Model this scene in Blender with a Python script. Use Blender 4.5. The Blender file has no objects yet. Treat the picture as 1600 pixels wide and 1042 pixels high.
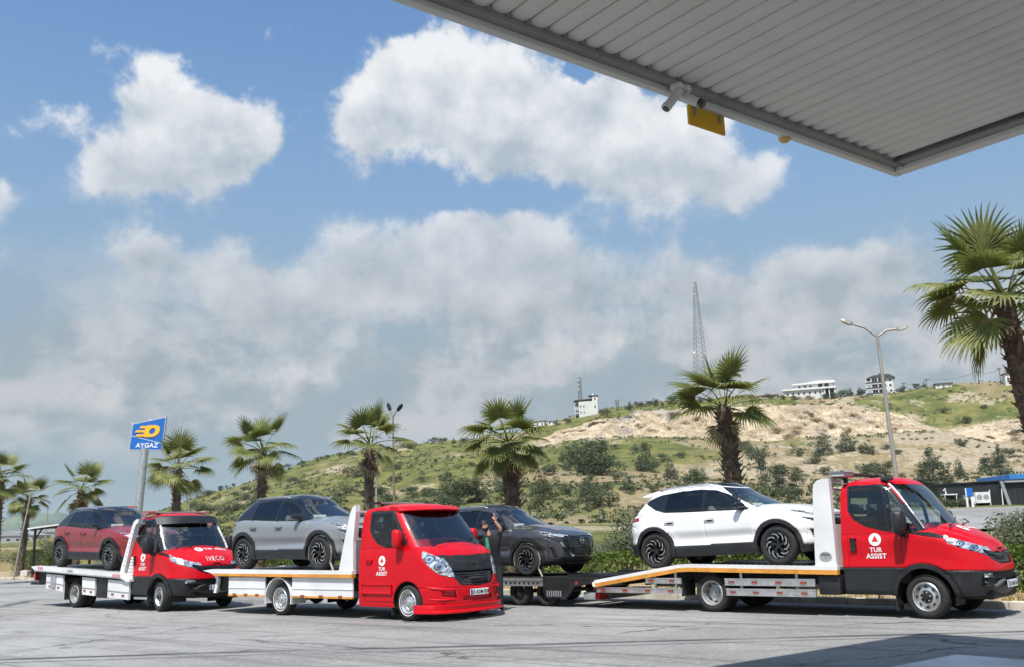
import bpy, bmesh, math, random
import numpy as np
from math import radians as RAD, sin, cos, pi
from mathutils import Vector, Matrix, noise as mnoise

S = bpy.context.scene
COL = S.collection
random.seed(11)
RNG = np.random.default_rng(7)

# ------------------------------------------------------------------ camera
CAM_H = 1.55
PITCH = math.atan(313 / 1500.0)
ROLL = RAD(1.8)
cam_data = bpy.data.cameras.new('camera')
cam = bpy.data.objects.new('camera', cam_data)
COL.objects.link(cam)
_F = Vector((0, cos(PITCH), sin(PITCH)))
_U = Vector((0, -sin(PITCH), cos(PITCH)))
_R = Vector((1, 0, 0))
_r2 = _R * cos(ROLL) - _U * sin(ROLL)
_u2 = _U * cos(ROLL) + _R * sin(ROLL)
cam.matrix_world = Matrix(((_r2.x, _u2.x, -_F.x, 0), (_r2.y, _u2.y, -_F.y, 0), (_r2.z, _u2.z, -_F.z, CAM_H), (0, 0, 0, 1)))
cam_data.sensor_width = 36
cam_data.lens = 36 * 1500 / 1600.0
cam_data.clip_start = 0.1
cam_data.clip_end = 20000
S.camera = cam

# ------------------------------------------------------------------ light
SUN_EL = RAD(60.5)
SUN_DIR = Vector((-0.30 * cos(SUN_EL) / 1.0, -0.954 * cos(SUN_EL), sin(SUN_EL))).normalized()
sun_data = bpy.data.lights.new('sun', 'SUN')
sun_data.energy = 4.0
sun_data.angle = RAD(0.53)
sun_data.color = (1.0, 0.965, 0.91)
sun = bpy.data.objects.new('sun', sun_data)
COL.objects.link(sun)
sun.rotation_euler = SUN_DIR.to_track_quat('Z', 'Y').to_euler()
sun.location = (0, -20, 60)

S.view_settings.view_transform = 'Standard'
S.view_settings.look = 'None'
S.view_settings.exposure = 0.55
S.view_settings.gamma = 1
S.view_settings.use_curve_mapping = False
S.render.engine = 'CYCLES'
S.cycles.use_denoising = True
S.cycles.max_bounces = 7
S.cycles.diffuse_bounces = 3
S.cycles.glossy_bounces = 3
S.cycles.transmission_bounces = 4
S.cycles.transparent_max_bounces = 16
S.cycles.volume_bounces = 0
S.cycles.sample_clamp_indirect = 6
S.cycles.caustics_reflective = False
S.cycles.caustics_refractive = False


class NG:
    """small helper for node graphs"""
    def __init__(self, tree):
        self.t = tree
        self.n = tree.nodes
        self.l = tree.links

    def put(self, sock, v):
        if isinstance(v, bpy.types.NodeSocket):
            self.l.new(v, sock)
        elif v is not None:
            if hasattr(sock.default_value, '__len__'):
                if not hasattr(v, '__len__'):
                    v = (v,) * len(sock.default_value)
                elif len(v) == 3 and len(sock.default_value) == 4:
                    v = tuple(v) + (1,)
            sock.default_value = v

    def node(self, typ, **kw):
        n = self.n.new(typ)
        for k, v in kw.items():
            setattr(n, k, v)
        return n

    def math(self, op, a, b=None, c=None, clamp=False):
        n = self.node('ShaderNodeMath', operation=op, use_clamp=clamp)
        self.put(n.inputs[0], a)
        if b is not None:
            self.put(n.inputs[1], b)
        if c is not None:
            self.put(n.inputs[2], c)
        return n.outputs[0]

    def vmath(self, op, a, b=None):
        n = self.node('ShaderNodeVectorMath', operation=op)
        self.put(n.inputs[0], a)
        if b is not None:
            self.put(n.inputs[1], b)
        return n.outputs[0]

    def mix(self, f, a, b, blend='MIX'):
        n = self.node('ShaderNodeMix', data_type='RGBA', blend_type=blend)
        self.put(n.inputs[0], f)
        self.put(n.inputs[6], a)
        self.put(n.inputs[7], b)
        return n.outputs[2]

    def noise(self, vec, scale, detail=4, rough=0.5, dist=0.0, out=0):
        n = self.node('ShaderNodeTexNoise')
        if vec is not None:
            self.put(n.inputs['Vector'], vec)
        n.inputs['Scale'].default_value = scale
        n.inputs['Detail'].default_value = detail
        n.inputs['Roughness'].default_value = rough
        n.inputs['Distortion'].default_value = dist
        return n.outputs[out]

    def ramp(self, f, stops):
        n = self.node('ShaderNodeValToRGB')
        self.put(n.inputs[0], f)
        e = n.color_ramp.elements
        while len(e) < len(stops):
            e.new(0.5)
        for k, (p, c) in enumerate(stops):
            e[k].position = p
            e[k].color = c if len(c) == 4 else tuple(c) + (1,)
        return n.outputs[0]

    def smooth(self, x, lo, hi):
        n = self.node('ShaderNodeMapRange', interpolation_type='SMOOTHSTEP')
        self.put(n.inputs[0], x)
        n.inputs[1].default_value = lo
        n.inputs[2].default_value = hi
        return n.outputs[0]

    def mapping(self, vec, scale=(1, 1, 1), rot=(0, 0, 0), loc=(0, 0, 0)):
        n = self.node('ShaderNodeMapping')
        self.put(n.inputs[0], vec)
        n.inputs[1].default_value = loc
        n.inputs[2].default_value = rot
        n.inputs[3].default_value = scale
        return n.outputs[0]


# ------------------------------------------------------------------ sky
world = bpy.data.worlds.new('World')
S.world = world
world.use_nodes = True
g = NG(world.node_tree)
for n in list(g.n):
    g.n.remove(n)
w_out = g.node('ShaderNodeOutputWorld')
w_bg = g.node('ShaderNodeBackground')
w_bg.inputs[1].default_value = 0.1
g.l.new(w_bg.outputs[0], w_out.inputs[0])
sky = g.node('ShaderNodeTexSky', sky_type='NISHITA')
sky.sun_disc = False
sky.sun_elevation = SUN_EL
sky.sun_rotation = math.atan2(SUN_DIR.x, SUN_DIR.y)
sky.air_density = 1.0
sky.dust_density = 1.2
sky.ozone_density = 1.6
sky_col = sky.outputs[0]

# clouds: a density field over the directions of the sky (azimuth, elevation in degrees)
tc = g.node('ShaderNodeTexCoord').outputs['Generated']
wn = g.noise(tc, 6.0, 5, 0.60, 0.0, 1)
wv = g.vmath('SUBTRACT', wn, (0.5, 0.5, 0.5))
wv2 = g.node('ShaderNodeVectorMath', operation='SCALE')
g.put(wv2.inputs[0], wv)
wv2.inputs[3].default_value = 0.075
dirw = g.vmath('ADD', tc, wv2.outputs[0])
sep = g.node('ShaderNodeSeparateXYZ')
g.put(sep.inputs[0], dirw)
AZ = g.math('MULTIPLY', g.math('ARCTAN2', sep.outputs[0], sep.outputs[1]), 57.2958)
EL = g.math('MULTIPLY', g.math('ARCSINE', sep.outputs[2]), 57.2958)
CLOUDS = [(-19.29, 23.38, 3.86, 2.67, 1.0), (-16.11, 23.06, 2.23, 2.29, 0.8), (-21.52, 20.82, 3.5, 1.82, 0.85), (-23.94, 20.56, 1.51, 1.11, 0.6), (-23.08, 23.75, 1.37, 1.01, 0.65), (-20.77, 25.3, 1.51, 1.43, 0.7), (-6.06, 27.33, 3.01, 2.4, 0.9), (-7.71, 24.08, 2.21, 2.25, 0.9), (-3.01, 25.74, 5.52, 3.55, 1.0), (2.46, 23.97, 5.19, 2.8, 0.95), (6.8, 21.88, 5.3, 2.73, 0.9), (11.73, 21.46, 5.11, 2.47, 0.8), (15.46, 20.07, 2.48, 1.52, 0.6), (7.02, 25.32, 4.4, 1.78, 0.6), (-2.95, 19.78, 6.02, 0.56, -0.7), (4.85, 26.62, 1.15, 0.71, -0.9), (2.1, 23.25, 1.06, 0.58, -0.45), (9.03, 25.16, 0.72, 0.57, -0.6), (-6.17, 16.68, 3.85, 2.44, 1.0), (-2.39, 17.97, 3.21, 1.32, 1.05), (1.36, 16.92, 2.18, 2.17, 1.2), (-2.28, 14.37, 5.76, 2.61, 0.95), (3.63, 14.36, 3.33, 1.99, 0.85), (-10.06, 15.34, 2.35, 2.11, 0.5), (-3.81, 16.48, 0.71, 0.98, -0.3), (-21.3, 16.32, 1.53, 1.06, 1.0), (-18.96, 15.21, 4.42, 2.25, 0.85), (-14.93, 13.74, 2.72, 2.07, 0.8), (-17.39, 16.39, 1.78, 1.09, 0.4), (-14.16, 11.91, 3.63, 1.85, 0.5), (13.56, 13.33, 5.31, 2.08, 0.75), (19.34, 12.95, 4.57, 2.15, 0.9), (22.2, 13.69, 2.83, 1.32, 0.55), (16.65, 10.83, 4.26, 1.73, 0.6), (9.47, 14.4, 2.78, 1.87, 0.45), (26.35, 9.83, 2.24, 1.7, 0.45), (-29.2, 18.62, 0.53, 1.07, 0.6), (-27.42, 22.54, 2.41, 1.23, 0.22), (-28.91, 22.97, 1.17, 1.61, 0.25), (-24.7, 8.03, 4.4, 0.95, 0.5), (-7.76, 10.44, 5.16, 1.89, 0.5), (6.13, 10.05, 4.17, 1.71, 0.5)]
fsum = None
gsum = None
for (a, e, sa, se, amp) in CLOUDS:
    da = g.math('MULTIPLY', g.math('SUBTRACT', AZ, a), 1 / sa)
    de = g.math('MULTIPLY', g.math('SUBTRACT', EL, e), 1 / se)
    d2 = g.math('ADD', g.math('MULTIPLY', da, da), g.math('MULTIPLY', de, de))
    ex = g.math('MULTIPLY', g.math('EXPONENT', g.math('MULTIPLY', d2, -1.0)), amp)
    fsum = ex if fsum is None else g.math('ADD', fsum, ex)
    if amp > 0:
        gg = g.math('MULTIPLY', ex, g.math('SUBTRACT', de, g.math('MULTIPLY', da, 0.25)))
        gsum = gg if gsum is None else g.math('ADD', gsum, gg)
fb = g.noise(tc, 14.0, 9, 0.62)
fbl = g.noise(g.vmath('ADD', tc, (-0.014, 0.0, 0.026)), 14.0, 4, 0.55)
# general coverage away from the clouds listed above
gen = g.noise(g.mapping(tc, (1, 1, 2.2)), 2.6, 4, 0.55)
sep0 = g.node('ShaderNodeSeparateXYZ')
g.put(sep0.inputs[0], tc)
az0 = g.math('ABSOLUTE', g.math('MULTIPLY', g.math('ARCTAN2', sep0.outputs[0], sep0.outputs[1]), 57.2958))
el0 = g.math('MULTIPLY', g.math('ARCSINE', sep0.outputs[2]), 57.2958)
away = g.math('MAXIMUM', g.smooth(az0, 30, 42), g.smooth(el0, 36, 46))
genf = g.math('MULTIPLY', g.smooth(gen, 0.5, 0.68), away)
dens_in = g.math('ADD', g.math('ADD', fsum, genf), g.math('MULTIPLY', g.math('SUBTRACT', fb, 0.5), 2.3))
low = g.smooth(el0, 24, 14)
cum = g.mix(low, g.smooth(dens_in, 0.34, 0.80), g.smooth(dens_in, 0.18, 0.92))
thick = g.smooth(dens_in, 0.55, 1.5)
# hazy layer cloud low over the horizon
st_n = g.noise(g.mapping(tc, (1, 1, 2.4)), 7.0, 6, 0.60)
band = g.math('MULTIPLY', g.smooth(el0, 18.5, 10.0), g.smooth(el0, 2.0, 7.0))
strat = g.math('MULTIPLY', g.smooth(g.math('ADD', st_n, g.math('MULTIPLY', band, 0.24)), 0.38, 0.80), band)
lit = g.math('ADD', g.math('MULTIPLY', g.math('SUBTRACT', fb, fbl), 2.3), g.math('MULTIPLY', gsum, 0.42))
lit = g.math('ADD', lit, g.math('MULTIPLY', thick, -0.22))
lit = g.math("ADD", lit, g.math("SUBTRACT", 0.70, g.math("MULTIPLY", low, 0.16)), clamp=True)
c_dark = g.mix(low, (3.15, 3.65, 4.15), (2.95, 3.22, 3.45))
c_lite = g.mix(low, (6.1, 6.2, 6.35), (5.25, 5.25, 5.30))
ccol = g.mix(lit, c_dark, c_lite)
scol = g.mix(g.smooth(g.math('ADD', st_n, g.math('MULTIPLY', g.math('SUBTRACT', fb, fbl), 0.8)), 0.36, 0.66), (2.55, 2.92, 3.18), (4.15, 4.2, 4.28))
hz = g.math('MULTIPLY', g.smooth(el0, 31, 5), 0.93)
skyh = g.mix(hz, g.mix(1.0, sky_col, (0.97, 1.19, 1.29), 'MULTIPLY'), (2.12, 2.76, 3.12))
c1 = g.mix(g.math('MULTIPLY', strat, 0.85), skyh, scol)
c2 = g.mix(g.math('MULTIPLY', cum, g.math('SUBTRACT', 0.97, g.math('MULTIPLY', low, 0.27))), c1, ccol)
g.l.new(c2, w_bg.inputs[0])

# ------------------------------------------------------------------ materials
MATS = {}


def new_mat(name):
    m = bpy.data.materials.new(name)
    m.use_nodes = True
    gg = NG(m.node_tree)
    bs = gg.n['Principled BSDF']
    MATS[name] = m
    return m, gg, bs


def plain(name, col, rough=0.5, metal=0.0, coat=0.0, var=0.0, vscale=8.0, bump=0.0, bscale=60.0, spec=0.5):
    m, gg, bs = new_mat(name)
    bs.inputs['Roughness'].default_value = rough
    bs.inputs['Metallic'].default_value = metal
    bs.inputs['Coat Weight'].default_value = coat
    bs.inputs['Coat Roughness'].default_value = 0.04
    bs.inputs['Specular IOR Level'].default_value = spec
    co = gg.node('ShaderNodeTexCoord').outputs['Object']
    if var > 0:
        nz = gg.noise(co, vscale, 5, 0.6)
        lo = tuple(c * (1 - var) for c in col)
        hi = tuple(min(1, c * (1 + var)) for c in col)
        gg.put(bs.inputs['Base Color'], gg.mix(gg.smooth(nz, 0.3, 0.7), lo, hi))
        gg.put(bs.inputs['Roughness'], gg.math('ADD', gg.math('MULTIPLY', nz, 0.25), max(0.02, rough - 0.12)))
    else:
        bs.inputs['Base Color'].default_value = tuple(col) + (1,)
    if bump > 0:
        b = gg.node('ShaderNodeBump')
        b.inputs['Strength'].default_value = bump
        b.inputs['Distance'].default_value = 0.02
        gg.put(b.inputs['Height'], gg.noise(co, bscale, 5, 0.6))
        gg.put(bs.inputs['Normal'], b.outputs[0])
    return m


def paint(name, col, metal=0.0, rough=0.32, coat=1.0, dust=0.05, spec=0.5):
    m, gg, bs = new_mat(name)
    bs.inputs['Specular IOR Level'].default_value = spec
    bs.inputs['Metallic'].default_value = metal
    bs.inputs['Coat Weight'].default_value = coat
    bs.inputs['Coat Roughness'].default_value = 0.05
    co = gg.node('ShaderNodeTexCoord').outputs['Object']
    nz = gg.noise(co, 2.3, 5, 0.6)
    fl = gg.noise(co, 60.0, 2, 0.5)
    c = gg.mix(gg.math('MULTIPLY', gg.smooth(nz, 0.45, 0.75), dust), col, (0.42, 0.39, 0.35))
    gg.put(bs.inputs['Base Color'], c)
    gg.put(bs.inputs['Roughness'], gg.math('ADD', rough, gg.math('MULTIPLY', gg.math('SUBTRACT', fl, 0.5), 0.12)))
    # very slight orange peel
    b = gg.node('ShaderNodeBump')
    b.inputs['Strength'].default_value = 0.03
    b.inputs['Distance'].default_value = 0.01
    gg.put(b.inputs['Height'], gg.noise(co, 9.0, 3, 0.5))
    gg.put(bs.inputs['Coat Normal'], b.outputs[0])
    return m


def glass(name, tint, base=0.06):
    m, gg, bs = new_mat(name)
    gg.n.remove(bs)
    out = gg.n['Material Output']
    tr = gg.node('ShaderNodeBsdfTransparent')
    tr.inputs[0].default_value = tuple(tint) + (1,)
    gl = gg.node('ShaderNodeBsdfGlossy')
    gl.inputs['Roughness'].default_value = 0.03
    fr = gg.node('ShaderNodeFresnel')
    fr.inputs[0].default_value = 1.5
    mx = gg.node('ShaderNodeMixShader')
    geo = gg.node('ShaderNodeTexCoord').outputs['Object']
    dust = gg.math('MULTIPLY', gg.smooth(gg.noise(geo, 3.0, 4, 0.6), 0.5, 0.8), 0.05)
    gg.put(mx.inputs[0], gg.math('ADD', gg.math('MULTIPLY', fr.outputs[0], 1.3), gg.math('ADD', dust, base), clamp=True))
    gg.l.new(tr.outputs[0], mx.inputs[1])
    gg.l.new(gl.outputs[0], mx.inputs[2])
    gg.l.new(mx.outputs[0], out.inputs[0])
    return m


RED = paint('paint_red', (0.54, 0.0015, 0.009), 0.0, 0.42, 0.36, 0.012, 0.2)
WHITE = plain('paint_white', (0.72, 0.72, 0.71), 0.40, 0, 0.3, 0.10, 1.3)
CAR_WHITE = paint('paint_pearl_white', (0.80, 0.80, 0.79), 0.0, 0.3, 1.0, 0.02)
CAR_GREY = paint('paint_ceramic_grey', (0.205, 0.220, 0.230), 0.05, 0.33, 1.0, 0.03)
CAR_DARK = paint('paint_gunmetal', (0.052, 0.052, 0.055), 0.40, 0.32, 1.0, 0.05)
CAR_RED = paint('paint_dark_red', (0.27, 0.028, 0.028), 0.25, 0.34, 0.7, 0.03)
BLACKPL = plain('black_plastic', (0.016, 0.017, 0.019), 0.5, 0, 0, 0.25, 6.0, 0.05, 90)
GLOSSBLACK = plain('gloss_black', (0.008, 0.008, 0.009), 0.12, 0, 0.6)
RUBBER = plain('tyre_rubber', (0.022, 0.021, 0.020), 0.85, 0, 0, 0.3, 12.0, 0.2, 50)
SILVER = plain('wheel_silver', (0.62, 0.62, 0.61), 0.36, 0.85, 0, 0.12, 5.0)
STEELW = plain('steel_wheel', (0.50, 0.50, 0.49), 0.42, 0.6, 0, 0.18, 6.0)
DARKRIM = plain('dark_rim', (0.018, 0.018, 0.02), 0.3, 0.3, 0.4)
CHROME = plain('chrome', (0.78, 0.78, 0.78), 0.12, 1.0)
ALU = plain('brushed_aluminium', (0.60, 0.60, 0.59), 0.34, 0.8, 0, 0.14, 9.0)
GALV = plain('galvanised_steel', (0.42, 0.44, 0.45), 0.5, 0.55, 0, 0.15, 5.0)
CHASSIS = plain('chassis_black', (0.013, 0.013, 0.013), 0.6, 0.1, 0, 0.4, 5.0)
ORANGE = plain('orange_tape', (0.62, 0.27, 0.045), 0.45, 0, 0, 0.2, 4.0)
AMBER = plain('amber_lens', (0.70, 0.25, 0.02), 0.2, 0, 0.5)
REDLENS = plain('red_lens', (0.35, 0.012, 0.012), 0.18, 0, 0.6)
MARKER = plain('marker_lens', (0.30, 0.05, 0.03), 0.25, 0, 0.4)
LINING = plain('dark_lining', (0.026, 0.026, 0.027), 0.85)
SEAT = plain('seat_fabric', (0.060, 0.060, 0.062), 0.9, 0, 0, 0.2, 12)
SEATLITE = plain('seat_fabric_light', (0.20, 0.19, 0.17), 0.9, 0, 0, 0.2, 12)
PAPER = plain('white_paper', (0.80, 0.80, 0.78), 0.7)
DECAL = plain('white_vinyl', (0.82, 0.82, 0.82), 0.45)
DECALRED = plain('red_vinyl', (0.60, 0.01, 0.02), 0.45)
GLASS = glass('window_glass', (0.78, 0.84, 0.82), 0.03)
GLASSW = glass('windscreen_glass', (0.78, 0.85, 0.83), 0.10)
GLASSDARK = glass('privacy_glass', (0.030, 0.032, 0.036), 0.02)
PLATEBLUE = plain('plate_blue', (0.01, 0.05, 0.35), 0.4)
PLATEBLACK = plain('plate_black', (0.01, 0.01, 0.01), 0.4)


def lamp_material(name, col, rough):
    m, gg, bs = new_mat(name)
    co = gg.node('ShaderNodeTexCoord').outputs['Object']
    nz = gg.noise(gg.mapping(co, (12, 12, 22)), 1.0, 2, 0.5)
    c = gg.ramp(nz, [(0.34, tuple(v * 0.30 for v in col)), (0.50, col), (0.64, tuple(min(1, v * 1.6) for v in col))])
    gg.put(bs.inputs['Base Color'], c)
    bs.inputs['Metallic'].default_value = 0.55
    bs.inputs['Roughness'].default_value = rough
    bs.inputs['Coat Weight'].default_value = 1.0
    bs.inputs['Coat Roughness'].default_value = 0.02
    b = gg.node('ShaderNodeBump')
    b.inputs['Strength'].default_value = 0.35
    b.inputs['Distance'].default_value = 0.03
    gg.put(b.inputs['Height'], nz)
    gg.put(bs.inputs['Normal'], b.outputs[0])
    return m


HEADLAMP = lamp_material('headlamp_glass', (0.52, 0.54, 0.56), 0.18)
DARKLAMP = lamp_material('dark_headlamp', (0.05, 0.055, 0.06), 0.15)
FOGLAMP = plain('fog_lamp', (0.72, 0.74, 0.75), 0.15, 0.4, 1.0)


# ------------------------------------------------------------------ mesh helpers
def link(name, me, parent=None, mat=None, smooth=False):
    o = bpy.data.objects.new(name, me)
    COL.objects.link(o)
    if parent is not None:
        o.parent = parent
    if mat is not None and not me.materials:
        me.materials.append(mat)
    return o


def np_mesh(name, V, Fq, mat=None, parent=None, smooth=True, autosharp=None):
    """V (n,3) array, Fq list of quads/tris (array (m,3|4) or list)"""
    me = bpy.data.meshes.new(name)
    V = np.asarray(V, dtype=np.float32)
    if isinstance(Fq, np.ndarray):
        m, k = Fq.shape
        me.vertices.add(len(V))
        me.vertices.foreach_set('co', V.ravel())
        me.loops.add(m * k)
        me.loops.foreach_set('vertex_index', Fq.astype(np.int32).ravel())
        me.polygons.add(m)
        me.polygons.foreach_set('loop_start', np.arange(0, m * k, k, dtype=np.int32))
        me.polygons.foreach_set('loop_total', np.full(m, k, dtype=np.int32))
        me.update(calc_edges=True)
    else:
        me.from_pydata([tuple(map(float, v)) for v in V], [], [tuple(map(int, f)) for f in Fq])
    me.validate()
    if smooth:
        me.shade_smooth()
        if autosharp:
            me.set_sharp_from_angle(angle=RAD(autosharp))
    if mat is not None:
        me.materials.append(mat)
    return link(name, me, parent)


class MB:
    """collects primitive shapes into one mesh"""
    def __init__(self):
        self.v = []
        self.f = []

    def add(self, V, F):
        b = len(self.v)
        self.v += [tuple(map(float, p)) for p in V]
        self.f += [tuple(i + b for i in q) for q in F]
        return self

    def box(self, x0, x1, y0, y1, z0, z1, bev=0.0, M=None):
        if bev > 0:
            bev = min(bev, 0.45 * min(abs(x1 - x0), abs(y1 - y0), abs(z1 - z0)))
            bm = bmesh.new()
            bmesh.ops.create_cube(bm, size=1)
            for v in bm.verts:
                v.co = ((x0 + x1) / 2 + v.co.x * (x1 - x0), (y0 + y1) / 2 + v.co.y * (y1 - y0), (z0 + z1) / 2 + v.co.z * (z1 - z0))
            bmesh.ops.bevel(bm, geom=bm.edges[:] , offset=bev, segments=2, affect='EDGES', profile=0.5)
            V = [v.co.copy() for v in bm.verts]
            bm.verts.index_update()
            F = [[v.index for v in f.verts] for f in bm.faces]
            bm.free()
        else:
            V = [Vector(p) for p in ((x0, y0, z0), (x1, y0, z0), (x1, y1, z0), (x0, y1, z0), (x0, y0, z1), (x1, y0, z1), (x1, y1, z1), (x0, y1, z1))]
            F = [(0, 3, 2, 1), (4, 5, 6, 7), (0, 1, 5, 4), (1, 2, 6, 5), (2, 3, 7, 6), (3, 0, 4, 7)]
        if M is not None:
            V = [M @ p for p in V]
        return self.add(V, F)

    def tube(self, pts, r, n=8, cap=True):
        """pts list of points, r radius or list of radii"""
        pts = [Vector(p) for p in pts]
        if not hasattr(r, '__len__'):
            r = [r] * len(pts)
        up = Vector((0.02, 0.03, 1))
        V, F = [], []
        for i, p in enumerate(pts):
            d = (pts[min(i + 1, len(pts) - 1)] - pts[max(i - 1, 0)]).normalized()
            a = d.cross(up)
            if a.length < 0.05:
                a = d.cross(Vector((1, 0, 0)))
            a.normalize()
            b = d.cross(a)
            for k in range(n):
                t = 2 * pi * k / n
                V.append(p + a * (cos(t) * r[i]) + b * (sin(t) * r[i]))
        for i in range(len(pts) - 1):
            for k in range(n):
                k2 = (k + 1) % n
                F.append((i * n + k, i * n + k2, (i + 1) * n + k2, (i + 1) * n + k))
        if cap:
            F.append(tuple(range(n))[::-1])
            F.append(tuple((len(pts) - 1) * n + k for k in range(n)))
        return self.add(V, F)

    def bar(self, a, b, w, h):
        """rectangular bar from a to b"""
        a, b = Vector(a), Vector(b)
        d = (b - a).normalized()
        s = d.cross(Vector((0, 0, 1)))
        if s.length < 0.05:
            s = Vector((1, 0, 0))
        s.normalize()
        u = s.cross(d)
        V = []
        for p in (a, b):
            for i, j in ((-1, -1), (1, -1), (1, 1), (-1, 1)):
                V.append(p + s * (i * w / 2) + u * (j * h / 2))
        return self.add(V, [(0, 1, 2, 3), (7, 6, 5, 4), (0, 4, 5, 1), (1, 5, 6, 2), (2, 6, 7, 3), (3, 7, 4, 0)])

    def prism(self, poly, y0, y1, axis='y'):
        """polygon given in (x, z) extruded along y"""
        n = len(poly)
        if axis == 'y':
            V = [(p[0], y0, p[1]) for p in poly] + [(p[0], y1, p[1]) for p in poly]
        elif axis == 'x':
            V = [(y0, p[0], p[1]) for p in poly] + [(y1, p[0], p[1]) for p in poly]
        else:
            V = [(p[0], p[1], y0) for p in poly] + [(p[0], p[1], y1) for p in poly]
        F = [tuple(range(n)), tuple(range(2 * n - 1, n - 1, -1))]
        for i in range(n):
            j = (i + 1) % n
            F.append((i, i + n, j + n, j))
        return self.add(V, F)

    def lathe(self, prof, n=32, axis='y', c=(0, 0, 0), close=False):
        """profile [(r, a)] revolved round the axis through c"""
        V, F = [], []
        m = len(prof)
        for k in range(n):
            t = 2 * pi * k / n
            for r, a in prof:
                if axis == 'y':
                    V.append((c[0] + r * cos(t), c[1] + a, c[2] + r * sin(t)))
                elif axis == 'z':
                    V.append((c[0] + r * cos(t), c[1] + r * sin(t), c[2] + a))
                else:
                    V.append((c[0] + a, c[1] + r * cos(t), c[2] + r * sin(t)))
        mm = m if close else m - 1
        for k in range(n):
            k2 = (k + 1) % n
            for i in range(mm):
                j = (i + 1) % m
                F.append((k * m + i, k * m + j, k2 * m + j, k2 * m + i))
        return self.add(V, F)

    def build(self, name, mat, parent=None, smooth=None):
        me = bpy.data.meshes.new(name)
        me.from_pydata(self.v, [], self.f)
        bm = bmesh.new()
        bm.from_mesh(me)
        bmesh.ops.recalc_face_normals(bm, faces=bm.faces[:])
        bm.to_mesh(me)
        bm.free()
        if smooth:
            me.shade_smooth()
            me.set_sharp_from_angle(angle=RAD(smooth))
        me.materials.append(mat)
        return link(name, me, parent)


def thing(name, label, cat, loc=(0, 0, 0), rotz=0.0, group=None):
    o = bpy.data.objects.new(name, None)
    COL.objects.link(o)
    o.location = loc
    o.rotation_euler = (0, 0, rotz)
    return tag(o, label, cat, group)


def tag(o, label, cat, group=None):
    o['label'] = label
    o['category'] = cat
    if group:
        o['group'] = group
    return o


def structure(o):
    o['kind'] = 'structure'
    return o


def part(name, parent, loc=(0, 0, 0)):
    o = bpy.data.objects.new(name, None)
    COL.objects.link(o)
    o.parent = parent
    o.location = loc
    return o


def copy_tree(o, parent=None):
    c = o.copy()
    COL.objects.link(c)
    if parent is not None:
        c.parent = parent
    for ch in list(o.children):
        copy_tree(ch, c)
    return c


def spl(tab, x):
    """monotone cubic through a table of (x, y)"""
    t = sorted(tab)
    X = np.array([p[0] for p in t], float)
    Y = np.array([p[1] for p in t], float)
    x = np.clip(np.asarray(x, float), X[0], X[-1])
    if len(X) == 2:
        return np.interp(x, X, Y)
    h = np.diff(X)
    d = np.diff(Y) / h
    m = np.zeros(len(X))
    m[0], m[-1] = d[0], d[-1]
    for i in range(1, len(X) - 1):
        if d[i - 1] * d[i] > 0:
            w1, w2 = 2 * h[i] + h[i - 1], h[i] + 2 * h[i - 1]
            m[i] = (w1 + w2) / (w1 / d[i - 1] + w2 / d[i])
    k = np.clip(np.searchsorted(X, x) - 1, 0, len(h) - 1)
    s = (x - X[k]) / h[k]
    return ((2 * s**3 - 3 * s**2 + 1) * Y[k] + (s**3 - 2 * s**2 + s) * h[k] * m[k]
            + (-2 * s**3 + 3 * s**2) * Y[k + 1] + (s**3 - s**2) * h[k] * m[k + 1])


def in_poly(px, pz, poly):
    px = np.asarray(px)
    pz = np.asarray(pz)
    r = np.zeros(px.shape, bool)
    n = len(poly)
    for i in range(n):
        x0, z0 = poly[i]
        x1, z1 = poly[(i + 1) % n]
        if z0 == z1:
            continue
        c = ((z0 > pz) != (z1 > pz)) & (px < (x1 - x0) * (pz - z0) / (z1 - z0) + x0)
        r ^= c
    return r


# ------------------------------------------------------------------ shells for vehicle bodies
def half_outline(F, R, W, af, ar, nf, nr, N):
    ph = np.linspace(0, pi / 2, 160)
    c, s = np.clip(np.cos(ph), 0, 1), np.sin(ph)
    xr = R + ar - ar * c ** (2 / nr)
    yr = W * s ** (2 / nr)
    xf = F - af + af * c[::-1] ** (2 / nf)
    yf = W * s[::-1] ** (2 / nf)
    x = np.concatenate([xr, xf])
    y = np.concatenate([yr, yf])
    L = np.concatenate([[0], np.cumsum(np.hypot(np.diff(x), np.diff(y)))])
    t = np.linspace(0, L[-1], N + 1)
    return np.interp(t, L, x), np.interp(t, L, y)


def ring_grid(nv, N, vs, F, R, W, zf, af, ar, nf, nr):
    """rows of closed outlines; returns array (nv, 2N, 3); the first N+1 points of a row are the right-hand side"""
    P = np.zeros((len(vs), 2 * N, 3))
    for k, v in enumerate(vs):
        x, y = half_outline(F(v), R(v), W(v), af(v), ar(v), nf, nr, N)
        z = zf(x, v)
        P[k, :N + 1] = np.stack([x, -y, z], 1)
        P[k, N + 1:] = np.stack([x, y, z], 1)[1:-1][::-1]
    return P


SIDED = ('door', 'front_door', 'rear_door', 'cowl_trim', 'headlight', 'window_trim', 'side_window', 'quarter_window', 'side_vent', 'arch_trim', 'lower_cladding', 'sill_cladding', 'lower_lamp', 'chrome_trim', 'tail_light', 'front_window', 'rear_side_window', 'front_wing', 'rear_quarter')
LENGTHWISE = ('arch_trim', 'bumper_cladding')


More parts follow.
